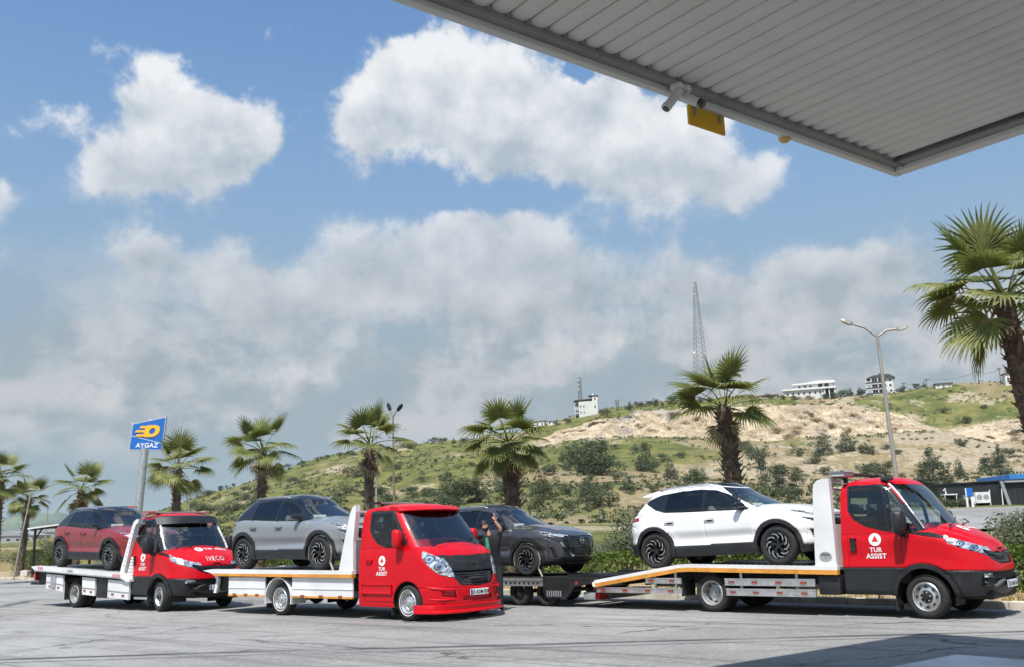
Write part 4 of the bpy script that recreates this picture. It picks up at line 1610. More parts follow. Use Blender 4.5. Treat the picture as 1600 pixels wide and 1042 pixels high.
    return sp


def make_master(root):
    sp = master_spec()
    sh, out = build_cab(sp, root)
    cab_interior(root, 1.10, -0.95, (-0.30, 0.28, 1.02, 1.34))
    for s in (-1, 1):
        yy = 1.003
        MB().box(-1.13, -1.00, s * (yy - 0.01), s * (yy + 0.018), 1.09, 1.13, 0.015).build('door_handle', RED, out['door' if s < 0 else 'door far'], 40)
        MB().box(-1.10, -1.03, s * (yy), s * (yy + 0.004), 1.04, 1.085).build('handle_recess', DECALRED, out['door' if s < 0 else 'door far'])
        MB().box(-1.26, -0.42, s * (yy - 0.015), s * (yy + 0.022), 0.50, 0.66, 0.03).build('door_moulding', RED, out['door'], 40)
        big_mirror(root, -0.16, 0.96, 1.53, s, RED, RED, 0.36, 0.17)
    lamp_optics(sh, out, ((0.50, 1.135, 0.062), (0.66, 0.99, 0.058)))
    logo_on(side_fn(sh, -0.70, 1.12), out['door'], 0.095, True, -0.15, 0.095)
    for k in range(5):
        gb = MB()
        zz = 0.645 + 0.052 * k
        hw = 0.41 + 0.032 * k
        pts = [(0.885 - 0.16 * (abs(t) / 0.66)**2.6 - 0.002, t, zz) for t in np.linspace(-hw, hw, 13)]
        gb.tube(pts, 0.010, 5)
        gb.build('grille_bar', BLACKPL, root, 60)
    plate(root, 0.945, 0.0, 0.50, '33 ADM 838')
    # lowered spoiler lip round the bumper
    V, F = [], []
    ts = np.linspace(-1, 1, 41)
    for t in ts:
        y = 1.035 * t
        xx = 0.965 - 0.72 + 0.72 * max(0.0, 1 - abs(t)**2.6)**(1 / 2.6)
        for dx, z in ((-0.04, 0.30), (0.015, 0.285), (0.0, 0.20), (0.045, 0.175), (0.045, 0.145), (-0.05, 0.145)):
            V.append((xx + dx, y * (1 + 0.03 * (dx > 0.02)), z))
    for i in range(40):
        for k in range(6):
            k2 = (k + 1) % 6
            F.append((i * 6 + k, i * 6 + k2, (i + 1) * 6 + k2, (i + 1) * 6 + k))
    MB().add(V, F).build('bumper_lip', RED, root, 35)
    for s in (-1, 1):
        b = MB()
        pts = [(0.46, s * 0.985, 0.62), (0.60, s * 0.92, 0.60), (0.76, s * 0.78, 0.575), (0.865, s * 0.62, 0.57)]
        b.tube(pts, [0.012, 0.028, 0.03, 0.015], 8)
        b.tube([(0.56, s * 0.95, 0.40), (0.74, s * 0.81, 0.385), (0.86, s * 0.60, 0.39)], [0.01, 0.022, 0.012], 8)
        b.build('bumper_trim', RED, root, 50)
    # peak over the windscreen
    V, F = [], []
    ys = np.linspace(-0.87, 0.87, 21)
    for t in ys:
        xx = -0.10 - 0.30 * (abs(t) / 0.87)**3.4
        for dx, dz in ((-0.22, 2.185), (-0.02, 2.175), (0.085, 2.095), (0.07, 2.075), (-0.06, 2.10), (-0.22, 2.13)):
            V.append((xx + dx, t, dz - 0.02 * (abs(t) / 0.87)**2))
    for i in range(20):
        for k in range(6):
            k2 = (k + 1) % 6
            F.append((i * 6 + k, i * 6 + k2, (i + 1) * 6 + k2, (i + 1) * 6 + k))
    F += [tuple(range(6)), tuple(20 * 6 + k for k in range(5, -1, -1))]
    MB().add(V, F).build('windscreen_peak', RED, root, 40)
    for pts in ([(0.43, -0.62, 1.45), (0.40, -0.2, 1.52), (0.33, 0.15, 1.58)], [(0.44, 0.05, 1.50), (0.42, 0.42, 1.51), (0.24, 0.70, 1.55)]):
        MB().tube(pts, 0.010, 5).build('wiper', BLACKPL, root)
    pp = MB()
    pp.add([(0.05, -0.66, 1.415), (0.20, -0.62, 1.405), (0.16, -0.28, 1.405), (0.02, -0.32, 1.415)], [(0, 1, 2, 3)])
    pp.build('paper_sheets', PAPER, root)
    # roof bar
    bc = MB().box(-1.20, -1.12, -0.70, 0.70, 2.245, 2.27, 0.01)
    b = bc.build('roof_bar', GALV, root)
    for s in (-1, 1):
        ft = MB()
        ft.box(-1.19, -1.13, s * 0.55 - 0.02, s * 0.55 + 0.02, 2.18, 2.25)
        ft.box(-1.22, -1.10, s * 0.70 - 0.06, s * 0.70 + 0.06, 2.235, 2.28, 0.01)
        ft.build('roof_bar_mount', BLACKPL, root)
    for s in (-1, 1):
        wh = MB()
        V, F = [], []
        n = 20
        for k in range(n + 1):
            t = pi * (k / n) * 1.2 - 0.32
            for yy in (0.50, 0.975):
                V.append((0.40 * cos(t), s * yy, 0.335 + 0.40 * sin(t)))
        for k in range(n):
            F.append((2 * k, 2 * k + 1, 2 * k + 3, 2 * k + 2))
        F.append(tuple(2 * k for k in range(n + 1)))
        wh.add(V, F)
        wh.build('wheel_housing', CHASSIS, root)
    for s in (-1, 1):
        mf = MB()
        mf.box(-0.46, -0.44, s * 0.74, s * 0.98, 0.10, 0.45)
        mf.build('mud_flap', RUBBER, root)
    ub = MB()
    ub.box(-1.3, 0.78, -0.55, 0.55, 0.25, 0.5)
    ub.box(-1.35, -0.42, -0.93, 0.93, 0.25, 0.4)
    ub.tube([(0, -0.8, 0.33), (0, 0.8, 0.33)], 0.06)
    ub.build('underbody', CHASSIS, root)
    for s in (-1, 1):
        make_wheel(root, (0, s * 0.875, 0.335), s, 0.335, 0.215, 0.212, 'van', RAD(-4))
    return sh, out

# ------------------------------------------------------------------ decks
def deck_prism(mb, pts, dz0, dz1, y0, y1):
    """strip following the deck line pts [(x, z)], from z+dz0 to z+dz1"""
    poly = [(x, z + dz1) for x, z in pts] + [(x, z + dz0) for x, z in pts[::-1]]
    mb.prism(poly, y0, y1)
    return mb


def line_z(pts, x):
    t = sorted(pts)
    return float(np.interp(x, [p[0] for p in t], [p[1] for p in t]))


def marker(parent, x, y, z, s):
    MB().box(x - 0.05, x + 0.05, s * y, s * (y + 0.012), z - 0.018, z + 0.018, 0.005).build('marker_lamp', MARKER, parent)


def chassis(root, x0, x1, z0, z1, pts):
    ch = MB()
    for s in (-1, 1):
        ch.box(x0, x1, s * 0.38, s * 0.46, z0, z1)
    for x in np.arange(x0 + 0.3, x1, 0.7):
        ch.box(x - 0.04, x + 0.04, -0.38, 0.38, z0 + 0.02, z1 - 0.02)
        zz = line_z(pts, x) - 0.08
        ch.box(x - 0.035, x + 0.035, -0.98, 0.98, zz - 0.09, zz)
    ch.build('chassis_frame', CHASSIS, root)


def rear_axle(root, x, R, w, ri, kind, dual, yo):
    for s in (-1, 1):
        make_wheel(root, (x, s * yo, R), s, R, w, ri, kind)
        if dual:
            make_wheel(root, (x, s * (yo - w - 0.03), R), s, R, w, ri, kind)
    ax = MB().tube([(x, -yo, R), (x, yo, R)], 0.06)
    ax.lathe([(0.0, -0.16), (0.12, -0.12), (0.16, 0.0), (0.12, 0.12), (0, 0.16)], 16, 'x', (x, 0, R))
    for s in (-1, 1):
        ax.bar((x - 0.55, s * 0.45, R + 0.16), (x + 0.55, s * 0.45, R + 0.16), 0.07, 0.05)
    ax.build('rear_axle', CHASSIS, root)


TREAD = plain('tread_plate', (0.50, 0.50, 0.49), 0.45, 0.55, 0, 0.22, 7.0, 0.35, 40)


def floor_slats(root, pts, y):
    """deck floor of aluminium planks lying along the deck"""
    n = 10
    wd = 2 * y / n
    fl = part('deck_floor', root)
    for k in range(n):
        a = -y + k * wd
        m = MB()
        deck_prism(m, pts, -0.045, 0.0 - 0.004 * (k % 2), a + 0.004, a + wd - 0.004)
        m.build('deck_plank', TREAD, fl)
    return fl


def wheel_strap(root, x, z, s, R=0.36):
    pts = []
    for t in np.linspace(RAD(-30), RAD(200), 16):
        pts.append((x + (R + 0.012) * cos(t), s * 0.86, z + (R + 0.012) * sin(t)))
    m = MB()
    for a, b in zip(pts[:-1], pts[1:]):
        m.bar(a, b, 0.045, 0.006)
    m.bar(pts[0], (x + R + 0.06, s * 0.86, z - R), 0.045, 0.006)
    return m


def rack_right(root):
    pts = [(-1.40, 0.825), (-4.35, 0.872), (-4.60, 0.862), (-6.64, 0.555)]
    floor_slats(root, pts, 0.99)
    for s in (-1, 1):
        a, b = s * 0.99, s * 1.10
        w = MB()
        deck_prism(w, pts, -0.048, 0.016, min(a, b), max(a, b))
        fr = w.build('deck_edge', WHITE, root)
        o = MB()
        deck_prism(o, pts, -0.125, -0.048, min(s * 1.0, s * 1.105), max(s * 1.0, s * 1.105))
        o.build('orange_strip', ORANGE, fr)
        hl = MB()
        for x in np.arange(-1.9, -6.4, -0.125):
            hl.box(x - 0.035, x + 0.035, s * 1.0, s * 1.06, line_z(pts, x) + 0.016, line_z(pts, x) + 0.019)
        hl.build('lashing_slots', CHASSIS, fr)['kind'] = 'stuff'
    tl = MB().prism([(-6.64, 0.572), (-6.72, 0.51), (-6.70, 0.44), (-6.60, 0.43)], -1.10, 1.10)
    tl.build('tail_lip', WHITE, root)
    chassis(root, -6.3, -1.3, 0.50, 0.70, pts)
    # side guards
    for s in (-1, 1):
        for x0, x1, za, zb in ((-3.62, -1.84, 0.495, 0.625), (-3.60, -1.84, 0.315, 0.445), (-5.40, -4.57, 0.515, 0.625), (-6.62, -4.57, 0.325, 0.430)):
            m = MB().box(x0, x1, min(s * 1.035, s * 1.075), max(s * 1.035, s * 1.075), za, zb, 0.006)
            m.box(x0, x1, min(s * 1.075, s * 1.082), max(s * 1.075, s * 1.082), zb - 0.02, zb - 0.004)
            m.box(x0, x1, min(s * 1.075, s * 1.082), max(s * 1.075, s * 1.082), za + 0.004, za + 0.02)
            gr = m.build('side_guard', ALU, root)
            n = 4 if x1 - x0 > 1.2 else 2
            for k in range(n):
                marker(gr, x0 + (x1 - x0) * (k + 0.3) / (n - 0.25), 1.082, (za + zb) / 2, s)
        for x in (-3.30, -2.20, -5.20, -4.72):
            MB().box(x - 0.02, x + 0.02, min(s * 1.0, s * 1.034), max(s * 1.0, s * 1.034), 0.33, 0.80).build('guard_post', WHITE, root)
        bx = MB().box(-1.80, -1.40, min(s * 0.55, s * 1.04), max(s * 0.55, s * 1.04), 0.36, 0.69, 0.03)
        b = bx.build('battery_box', BLACKPL, root, 40)
        MB().lathe([(0.0, 0.0), (0.035, 0.0), (0.035, 0.04), (0.0, 0.055)], 14, 'z', (-1.66, s * 0.98, 0.69)).build('marker_light', AMBER, b, 40)
        MB().box(-4.62, -4.58, min(s * 0.56, s * 1.0), max(s * 0.56, s * 1.0), 0.28, 0.60).build('mud_flap', RUBBER, root)
        tl = MB().box(-6.70, -6.66, min(s * 0.78, s * 1.06), max(s * 0.78, s * 1.06), 0.36, 0.46, 0.01)
        tl.build('tail_lamp', REDLENS, root)
    # headboard with rounded cheeks
    for s in (-1, 1):
        a, b = sorted((s * 0.93, s * 1.04))
        poly = [(-1.43, 0.80), (-1.82, 0.80), (-1.80, 1.2), (-1.745, 2.10), (-1.72, 2.24), (-1.66, 2.31), (-1.58, 2.335), (-1.43, 2.34)]
        m = MB().prism(poly, a, b)
        ck = m.build('headboard_cheek', WHITE, root)
        uv, F = flat_geo('disc', 1.0, 2, 24)
        P = np.stack([-1.615 + uv[:, 0] * 0.115, np.full(len(uv), s * 1.043), 1.0 + uv[:, 1] * 0.085], 1)
        np_mesh('oval_badge', P, F, GALV, ck, smooth=False)
        if s < 0:
            V, F = text_geo('TEKNO', 0.05, 0.01, 'CENTER')
            P = [(-1.615 + a2, -1.046, 0.985 + b2 + 0.035) for a2, b2 in V]
            np_mesh('lettering', P, F, PLATEBLACK, ck, smooth=False)
    m = MB().box(-1.52, -1.44, -0.93, 0.93, 0.82, 1.55)
    for z in (1.75, 1.95, 2.15, 2.30):
        m.box(-1.52, -1.46, -0.93, 0.93, z - 0.02, z + 0.02)
    m.build('headboard_frame', WHITE, root)
    wn = MB().lathe([(0.10, -0.25), (0.10, 0.25)], 20, 'y', (-1.72, 0, 1.02)).box(-1.85, -1.56, -0.32, -0.25, 0.84, 1.16).box(-1.85, -1.56, 0.25, 0.32, 0.84, 1.16)
    wn.build('winch', CHASSIS, root)
    rear_axle(root, -3.97, 0.35, 0.215, 0.228, 'steel_dish', True, 0.865)
    return pts


def rack_middle(root):
    pts = [(-1.47, 0.915), (-6.35, 0.955), (-6.60, 0.945)]
    floor_slats(root, pts, 0.99)
    for s in (-1, 1):
        a, b = sorted((s * 0.99, s * 1.10))
        poly = [(-1.47, 0.935), (-6.30, 0.975), (-6.66, 0.945), (-6.30, 0.88), (-1.47, 0.865)]
        fr = MB().prism(poly, a, b).build('deck_edge', WHITE, root)
        a, b = sorted((s * 1.0, s * 1.106))
        MB().prism([(-1.47, 0.865), (-6.30, 0.88), (-6.20, 0.825), (-1.47, 0.795)], a, b).build('orange_strip', ORANGE, fr)
    chassis(root, -5.9, -1.3, 0.50, 0.72, pts)
    for s in (-1, 1):
        for x0, x1 in ((-3.42, -1.50), (-5.70, -4.36)):
            a, b = sorted((s * 1.015, s * 1.05))
            m = MB().box(x0, x1, a, b, 0.42, 0.80, 0.004)
            m.box(x0, x1, min(s * 1.05, s * 1.062), max(s * 1.05, s * 1.062), 0.56, 0.575)
            sk = m.build('side_skirt', WHITE, root)
            a, b = sorted((s * 1.02, s * 1.064))
            MB().box(x0, x1, a, b, 0.385, 0.42).build('skirt_strip', ORANGE, sk)
            for k in range(3):
                marker(sk, x0 + (x1 - x0) * (k + 0.6) / 3.2, 1.064, 0.425, s)
        # mudguard
        V, F = [], []
        n = 18
        for k in range(n + 1):
            t = RAD(-12) + RAD(204) * k / n
            for r in (0.46, 0.435):
                for yy in (0.66, 1.06):
                    V.append((-3.89 + r * cos(t), s * yy, 0.34 + r * sin(t)))
        for k in range(n):
            a = 4 * k
            F += [(a, a + 1, a + 5, a + 4), (a + 2, a + 6, a + 7, a + 3), (a + 1, a + 3, a + 7, a + 5), (a, a + 4, a + 6, a + 2)]
        MB().add(V, F).build('mudguard', WHITE, root, 40)
        MB().box(-4.36, -4.34, min(s * 0.7, s * 1.0), max(s * 0.7, s * 1.0), 0.14, 0.48).build('mud_flap', RUBBER, root)
    # tail: underrun frame and lamps
    m = MB()
    m.prism([(-6.30, 0.86), (-5.3, 0.86), (-5.6, 0.60), (-6.10, 0.50), (-6.22, 0.50)], -0.92, 0.92)
    m.build('tail_frame', CHASSIS, root)
    for s in (-1, 1):
        a, b = sorted((s * 0.94, s * 1.0))
        m = MB().prism([(-6.34, 0.84), (-6.20, 0.84), (-6.16, 0.74), (-6.26, 0.44), (-6.36, 0.44), (-6.26, 0.72)], a, b)
        m.build('tail_bracket', WHITE, root)
        MB().box(-6.36, -6.32, min(s * 0.55, s * 0.9), max(s * 0.55, s * 0.9), 0.62, 0.72, 0.01).build('tail_lamp', REDLENS, root)
    MB().box(-6.30, -6.24, -0.9, 0.9, 0.46, 0.54, 0.01).build('underrun_bar', GALV, root)
    for s in (-1, 1):
        a, b = sorted((s * 0.94, s * 1.06))
        poly = [(-1.48, 0.90), (-1.92, 0.90), (-1.80, 1.35), (-1.58, 2.05), (-1.50, 2.19), (-1.41, 2.235), (-1.40, 2.1), (-1.48, 1.5)]
        m = MB().prism(poly, a, b)
        m.build('headboard_cheek', WHITE, root)
        m = MB().box(-1.60, -1.47, min(s * 0.80, s * 1.0), max(s * 0.80, s * 1.0), 0.90, 1.55, 0.01)
        m.build('headboard_panel', GALV, root)
    m = MB()
    for z in (1.2, 1.55, 1.85, 2.1):
        m.box(-1.52, -1.47, -0.94, 0.94, z - 0.02, z + 0.02)
    m.build('headboard_frame', WHITE, root)
    rear_axle(root, -3.89, 0.335, 0.215, 0.212, 'van', False, 0.875)
    return pts


def rack_left(root):
    pts = [(-1.30, 0.905), (-6.05, 1.085), (-6.30, 1.075)]
    floor_slats(root, pts, 0.99)
    for s in (-1, 1):
        a, b = sorted((s * 0.99, s * 1.10))
        poly = [(-1.12, 0.76), (-1.50, 0.90), (-6.06, 1.10), (-6.42, 1.085), (-6.20, 0.96), (-1.60, 0.77), (-1.30, 0.69), (-1.12, 0.70)]
        fr = MB().prism(poly, a, b).build('deck_edge', WHITE, root)
        a, b = sorted((s * 1.0, s * 1.106))
        MB().prism([(-6.2, 0.985), (-1.60, 0.80), (-1.30, 0.72), (-1.30, 0.70), (-1.6, 0.765), (-6.2, 0.955)], a, b).build('edge_moulding', ALU, fr)
        st = MB()
        for k in range(4):
            x = -1.62 - 0.095 * k
            z = 0.83 - 0.0
            st.add([(x, s * 1.109, z - 0.04), (x + 0.045, s * 1.109, z - 0.04), (x + 0.005, s * 1.109, z + 0.05), (x - 0.04, s * 1.109, z + 0.05)], [(0, 1, 2, 3)])
        for k in range(3):
            x = -5.75 - 0.11 * k
            z = 1.03
            st.add([(x, s * 1.109, z - 0.04), (x + 0.05, s * 1.109, z - 0.04), (x + 0.01, s * 1.109, z + 0.045), (x - 0.04, s * 1.109, z + 0.045)], [(0, 1, 2, 3)])
        st.build('red_stripes', DECALRED, fr)
        if s < 0:
            V, F = text_geo('KURTARICI', 0.075, 0.01, 'CENTER')
            np_mesh('lettering', [(-4.15 + a2 * 0.8, -1.109, line_z(pts, -4.15 + a2 * 0.8) - 0.085 + b2) for a2, b2 in V], F, PLATEBLACK, fr, smooth=False)
    chassis(root, -5.8, -1.2, 0.50, 0.74, pts)
    for s in (-1, 1):
        a, b = sorted((s * 0.99, s * 1.04))
        for poly in ([(-1.24, 0.26), (-1.24, 0.70), (-2.26, 0.745), (-2.26, 0.30)], [(-2.92, 0.33), (-2.92, 0.77), (-3.60, 0.80), (-3.56, 0.36)], [(-4.62, 0.42), (-4.66, 0.84), (-5.60, 0.88), (-5.60, 0.50)]):
            sk = MB().prism(poly, a, b).build('side_skirt', WHITE, root)
            x0, x1 = poly[2][0], poly[0][0]
            tr = MB()
            tr.prism([(poly[0][0], poly[0][1] + 0.16), (poly[0][0], poly[0][1] + 0.18), (poly[3][0], poly[3][1] + 0.18), (poly[3][0], poly[3][1] + 0.16)], min(s * 1.04, s * 1.05), max(s * 1.04, s * 1.05))
            tr.build('skirt_moulding', ALU, sk)
            for k in range(2):
                marker(sk, x0 + (x1 - x0) * (k + 0.5) / 2, 1.041, poly[0][1] + 0.10 + 0.03 * (1 - k), s)
        b1 = MB().box(-2.84, -2.34, min(s * 0.7, s * 1.02), max(s * 0.7, s * 1.02), 0.28, 0.78, 0.02)
        b1.build('tool_box', BLACKPL, root, 40)
        b2 = MB().box(-5.28, -5.02, min(s * 1.041, s * 1.075), max(s * 1.041, s * 1.075), 0.50, 0.82, 0.006)
        b2.build('control_box', GALV, root)
        MB().box(-4.60, -4.58, min(s * 0.56, s * 1.0), max(s * 0.56, s * 1.0), 0.20, 0.66).build('mud_flap', RUBBER, root)
        MB().box(-1.12, -0.50, min(s * 0.72, s * 0.98), max(s * 0.72, s * 0.98), 0.27, 0.33, 0.02).build('side_step', ALU, root, 40)
        # leaning headboard tube with holes and the louvred panel below it
        m = MB()
        a, b = sorted((s * 0.93, s * 1.06))
        m.prism([(-1.50, 0.86), (-1.68, 0.86), (-1.62, 1.05), (-1.20, 2.02), (-1.13, 2.14), (-1.02, 2.20), (-0.90, 2.21), (-0.92, 2.12), (-1.02, 2.08), (-1.08, 1.98)], a, b)
        hb = m.build('headboard_tube', WHITE, root)
        hs = MB()
        for t in np.linspace(0.15, 0.95, 9):
            hs.lathe([(0.0, 0.0), (0.016, 0.0)], 8, 'y', (-1.56 + 0.45 * t, s * 1.063, 0.92 + 1.1 * t))
        hs.build('tube_holes', CHASSIS, hb)['kind'] = 'stuff'
        pn = MB()
        for k in range(7):
            z = 0.78 + 0.075 * k
            pn.box(-1.42 + 0.030 * k, -1.14, min(s * 0.95, s * 1.02), max(s * 0.95, s * 1.02), z, z + 0.062, 0.006)
        pn.build('headboard_louvre', WHITE, root)
        MB().box(-6.32, -6.28, min(s * 0.72, s * 1.04), max(s * 0.72, s * 1.04), 0.70, 0.94, 0.01).build('tail_lamp', REDLENS, root)
    m = MB().prism([(-6.25, 0.96), (-5.4, 0.94), (-5.7, 0.62), (-6.2, 0.60)], -0.96, 0.96)
    m.build('tail_frame', CHASSIS, root)
    MB().box(-6.62, -6.0, -0.99, 0.99, 0.58, 0.64, 0.01).build('underrun_bar', CHASSIS, root)
    m = MB()
    for z in (1.2, 1.5, 1.8, 2.1):
        xx = -1.58 + 0.62 * (z - 0.86) / 1.3
        m.box(xx - 0.03, xx + 0.03, -0.94, 0.94, z - 0.025, z + 0.025)
    m.build('headboard_frame', WHITE, root)
    # work-light mast at the far rear with a beacon bar
    m = MB().tube([(-5.55, 1.03, 1.0), (-5.55, 1.03, 2.68)], 0.02, 8)
    m.build('beacon_mast', CHASSIS, root)
    m = MB().box(-5.60, -5.50, 0.62, 1.50, 2.67, 2.72, 0.02)
    b = m.build('rear_beacon_bar', DECALRED, root)
    MB().box(-5.605, -5.495, 0.90, 1.20, 2.667, 2.723, 0.02).build('beacon_lens', CHASSIS, b)
    rear_axle(root, -4.1, 0.35, 0.215, 0.228, 'steel_dish', True, 0.865)
    return pts


def rack_trailer(root):
    """low black trailer under the dark car; x runs towards its tail on the right"""
    pts = [(-4.4, 0.62), (0.9, 0.62), (2.05, 0.60)]
    fl = part('deck_floor', root)
    for s in (-1, 1):
        for k in range(3):
            a = sorted((s * (0.45 + 0.2 * k), s * (0.64 + 0.2 * k)))
            deck_prism(MB(), pts, -0.04, 0.0, a[0], a[1]).build('deck_plank', CHASSIS, fl)
        a, b = sorted((s * 1.04, s * 1.10))
        r = MB().box(-4.4, 0.62, a, b, 0.43, 0.60, 0.008)
        r.box(-4.4, 0.62, min(s * 1.10, s * 1.112), max(s * 1.10, s * 1.112), 0.535, 0.60)
        r.box(-4.4, 0.62, min(s * 1.10, s * 1.112), max(s * 1.10, s * 1.112), 0.43, 0.455)
        rr = r.build('side_rail', ALU, root)
        hs = MB()
        for x in np.arange(-4.2, 0.5, 0.13):
            hs.lathe([(0.0, 0), (0.030, 0)], 8, 'y', (x, s * 1.103, 0.49))
        hs.build('rail_holes', CHASSIS, rr)['kind'] = 'stuff'
        m = MB().prism([(0.62, 0.62), (0.62, 0.30), (1.0, 0.18), (1.25, 0.20), (1.45, 0.42), (2.05, 0.52), (2.05, 0.60)], a, b)
        m.build('tail_cheek', CHASSIS, root)
        for x in (-0.15, 0.62):
            make_wheel(root, (x, s * 0.90, 0.29), s, 0.29, 0.2, 0.18, 'trailer')
        gd = MB()
        for k in range(7):
            gd.box(0.72 + 0.06 * k, 0.75 + 0.06 * k, min(s * 1.10, s * 1.108), max(s * 1.10, s * 1.108), 0.22, 0.34)
        gd.build('tail_louvre', GALV, root)
        MB().box(1.5, 1.56, min(s * 1.10, s * 1.115), max(s * 1.10, s * 1.115), 0.47, 0.54).build('marker_lamp', MARKER, root)
    m = MB()
    for x in np.arange(-4.2, 2.0, 0.62):
        m.box(x - 0.04, x + 0.04, -1.04, 1.04, 0.44, 0.56)
    m.box(-4.4, -4.3, -1.04, 1.04, 0.43, 0.62)
    for s in (-1, 1):
        m.bar((-4.3, s * 0.7, 0.5), (-5.8, 0, 0.48), 0.1, 0.1)
    m.tube([(-5.8, 0, 0.5), (-5.8, 0, 0.02)], 0.04)
    m.build('chassis_frame', CHASSIS, root)
    t = MB().box(1.62, 2.05, -1.0, 1.0, 0.16, 0.32, 0.02)
    t.build('tail_beam', GALV, root, 40)
    MB().box(1.95, 2.06, -1.03, -0.70, 0.17, 0.31, 0.006).build('tail_lamp', REDLENS, root)
    ld = MB()
    for k in range(5):
        ld.box(1.30 + 0.16 * k, 1.36 + 0.16 * k, -0.95, 0.95, 0.60, 0.64)
    for s in (-1, 1):
        ld.box(1.2, 2.1, min(s * 0.93, s * 0.98), max(s * 0.93, s * 0.98), 0.60, 0.68)
    ld.build('loading_ramp', CHASSIS, root)
    ax = MB()
    for x in (-0.15, 0.62):
        ax.tube([(x, -0.9, 0.29), (x, 0.9, 0.29)], 0.045)
    ax.build('axles', CHASSIS, root)
    return pts


# ------------------------------------------------------------------ place the trucks and the cars on them
def frame(ax, ay, head, off):
    h = RAD(head)
    d = Vector((cos(h), sin(h), 0))
    n = Vector((d.y, -d.x, 0))
    p = Vector((ax, ay, 0)) - n * off
    return p, h, d, n


def on_deck(p, h, d, pts, fx, WB=2.665):
    za = line_z(pts, fx)
    zb = line_z(pts, fx - WB)
    pitch = -math.atan2(za - zb, WB)
    return (p.x + d.x * fx, p.y + d.y * fx, za + 0.002), h, pitch


pR, hR, dR, nR = frame(6.588, 16.154, -41.95, 0.955)
truck_r = thing('tow_truck', 'red flatbed tow truck with a ramped tail and orange edge strip, carrying the white suv', 'tow truck', pR, hR, 'red flatbed tow trucks')
cab_sh_r, _ = make_daily(truck_r, 'new')
pts_r = rack_right(truck_r)

pM, hM, dM, nM = frame(-2.133, 18.888, -39.05, 0.985)
truck_m = thing('tow_truck', 'red flatbed tow truck with lowered red bumper and black nose cover, between the other two', 'tow truck', pM, hM, 'red flatbed tow trucks')
make_master(truck_m)
pts_m = rack_middle(truck_m)

pL, hL, dL, nL = frame(-8.743 + 0.12 * 0.775, 23.813 - 0.12 * 0.632, -39.16, 0.955)
truck_l = thing('tow_truck', 'red flatbed tow truck with black sun visor, carrying the dark red suv', 'tow truck', pL, hL, 'red flatbed tow trucks')
cab_sh_l, _ = make_daily(truck_l, 'old')
pts_l = rack_left(truck_l)

loc, h, pt = on_deck(pR, hR, dR, pts_r, -2.56)
make_suv('white suv on the tow truck with the ramped tail', loc, h, pt, CAR_WHITE, CAR_WHITE, CAR_WHITE)
loc, h, pt = on_deck(pM, hM, dM, pts_m, -2.74)
make_suv('blue grey suv with a black roof on the middle tow truck', loc, h, pt, CAR_GREY, GLOSSBLACK, GLOSSBLACK)
loc, h, pt = on_deck(pL, hL, dL, pts_l, -2.58)
make_suv('dark red suv on the tow truck with the sun visor', loc, h, pt, CAR_RED, GLOSSBLACK, GLOSSBLACK)

pT, hT, dT, nT = frame(0.146, 22.0, -40.0, 0.91)
trailer = thing('car_trailer', 'black low car trailer with aluminium side rail behind the middle tow truck', 'trailer', pT, hT)
pts_t = rack_trailer(trailer)
make_suv('gunmetal suv on the black trailer behind the middle tow truck', (pT.x, pT.y, 0.622), hT, 0.0, CAR_DARK, CAR_DARK, GLOSSBLACK)


def strap_thing(label, p, h, d, fx, z, s):
    t = wheel_strap(None, 0, 0.362, s)
    o = t.build('wheel_strap', DECALRED if 'red' in label else STRAPM, None)
    o.location = (p.x + d.x * fx, p.y + d.y * fx, z)
    o.rotation_euler = (0, 0, h)
    tag(o, label, 'strap')


STRAPM = plain('strap_webbing', (0.45, 0.44, 0.38), 0.8)
strap_thing('pale webbing strap over the front wheel of the gunmetal suv', pT, hT, dT, 0.0, 0.62, -1)
strap_thing('pale webbing strap over the front wheel of the blue grey suv', pM, hM, dM, -2.74, line_z(pts_m, -2.74), -1)

# ------------------------------------------------------------------ ground
KP = np.array([6.5, 19.7])
KD = np.array([-0.7149, 0.6992])
KN = np.array([0.6992, 0.7149])        # away from the camera, across the kerb
KROT = math.atan2(KD[1], KD[0])


def kerb_xy(s, q):
    p = KP + KD * s + KN * q
    return float(p[0]), float(p[1])


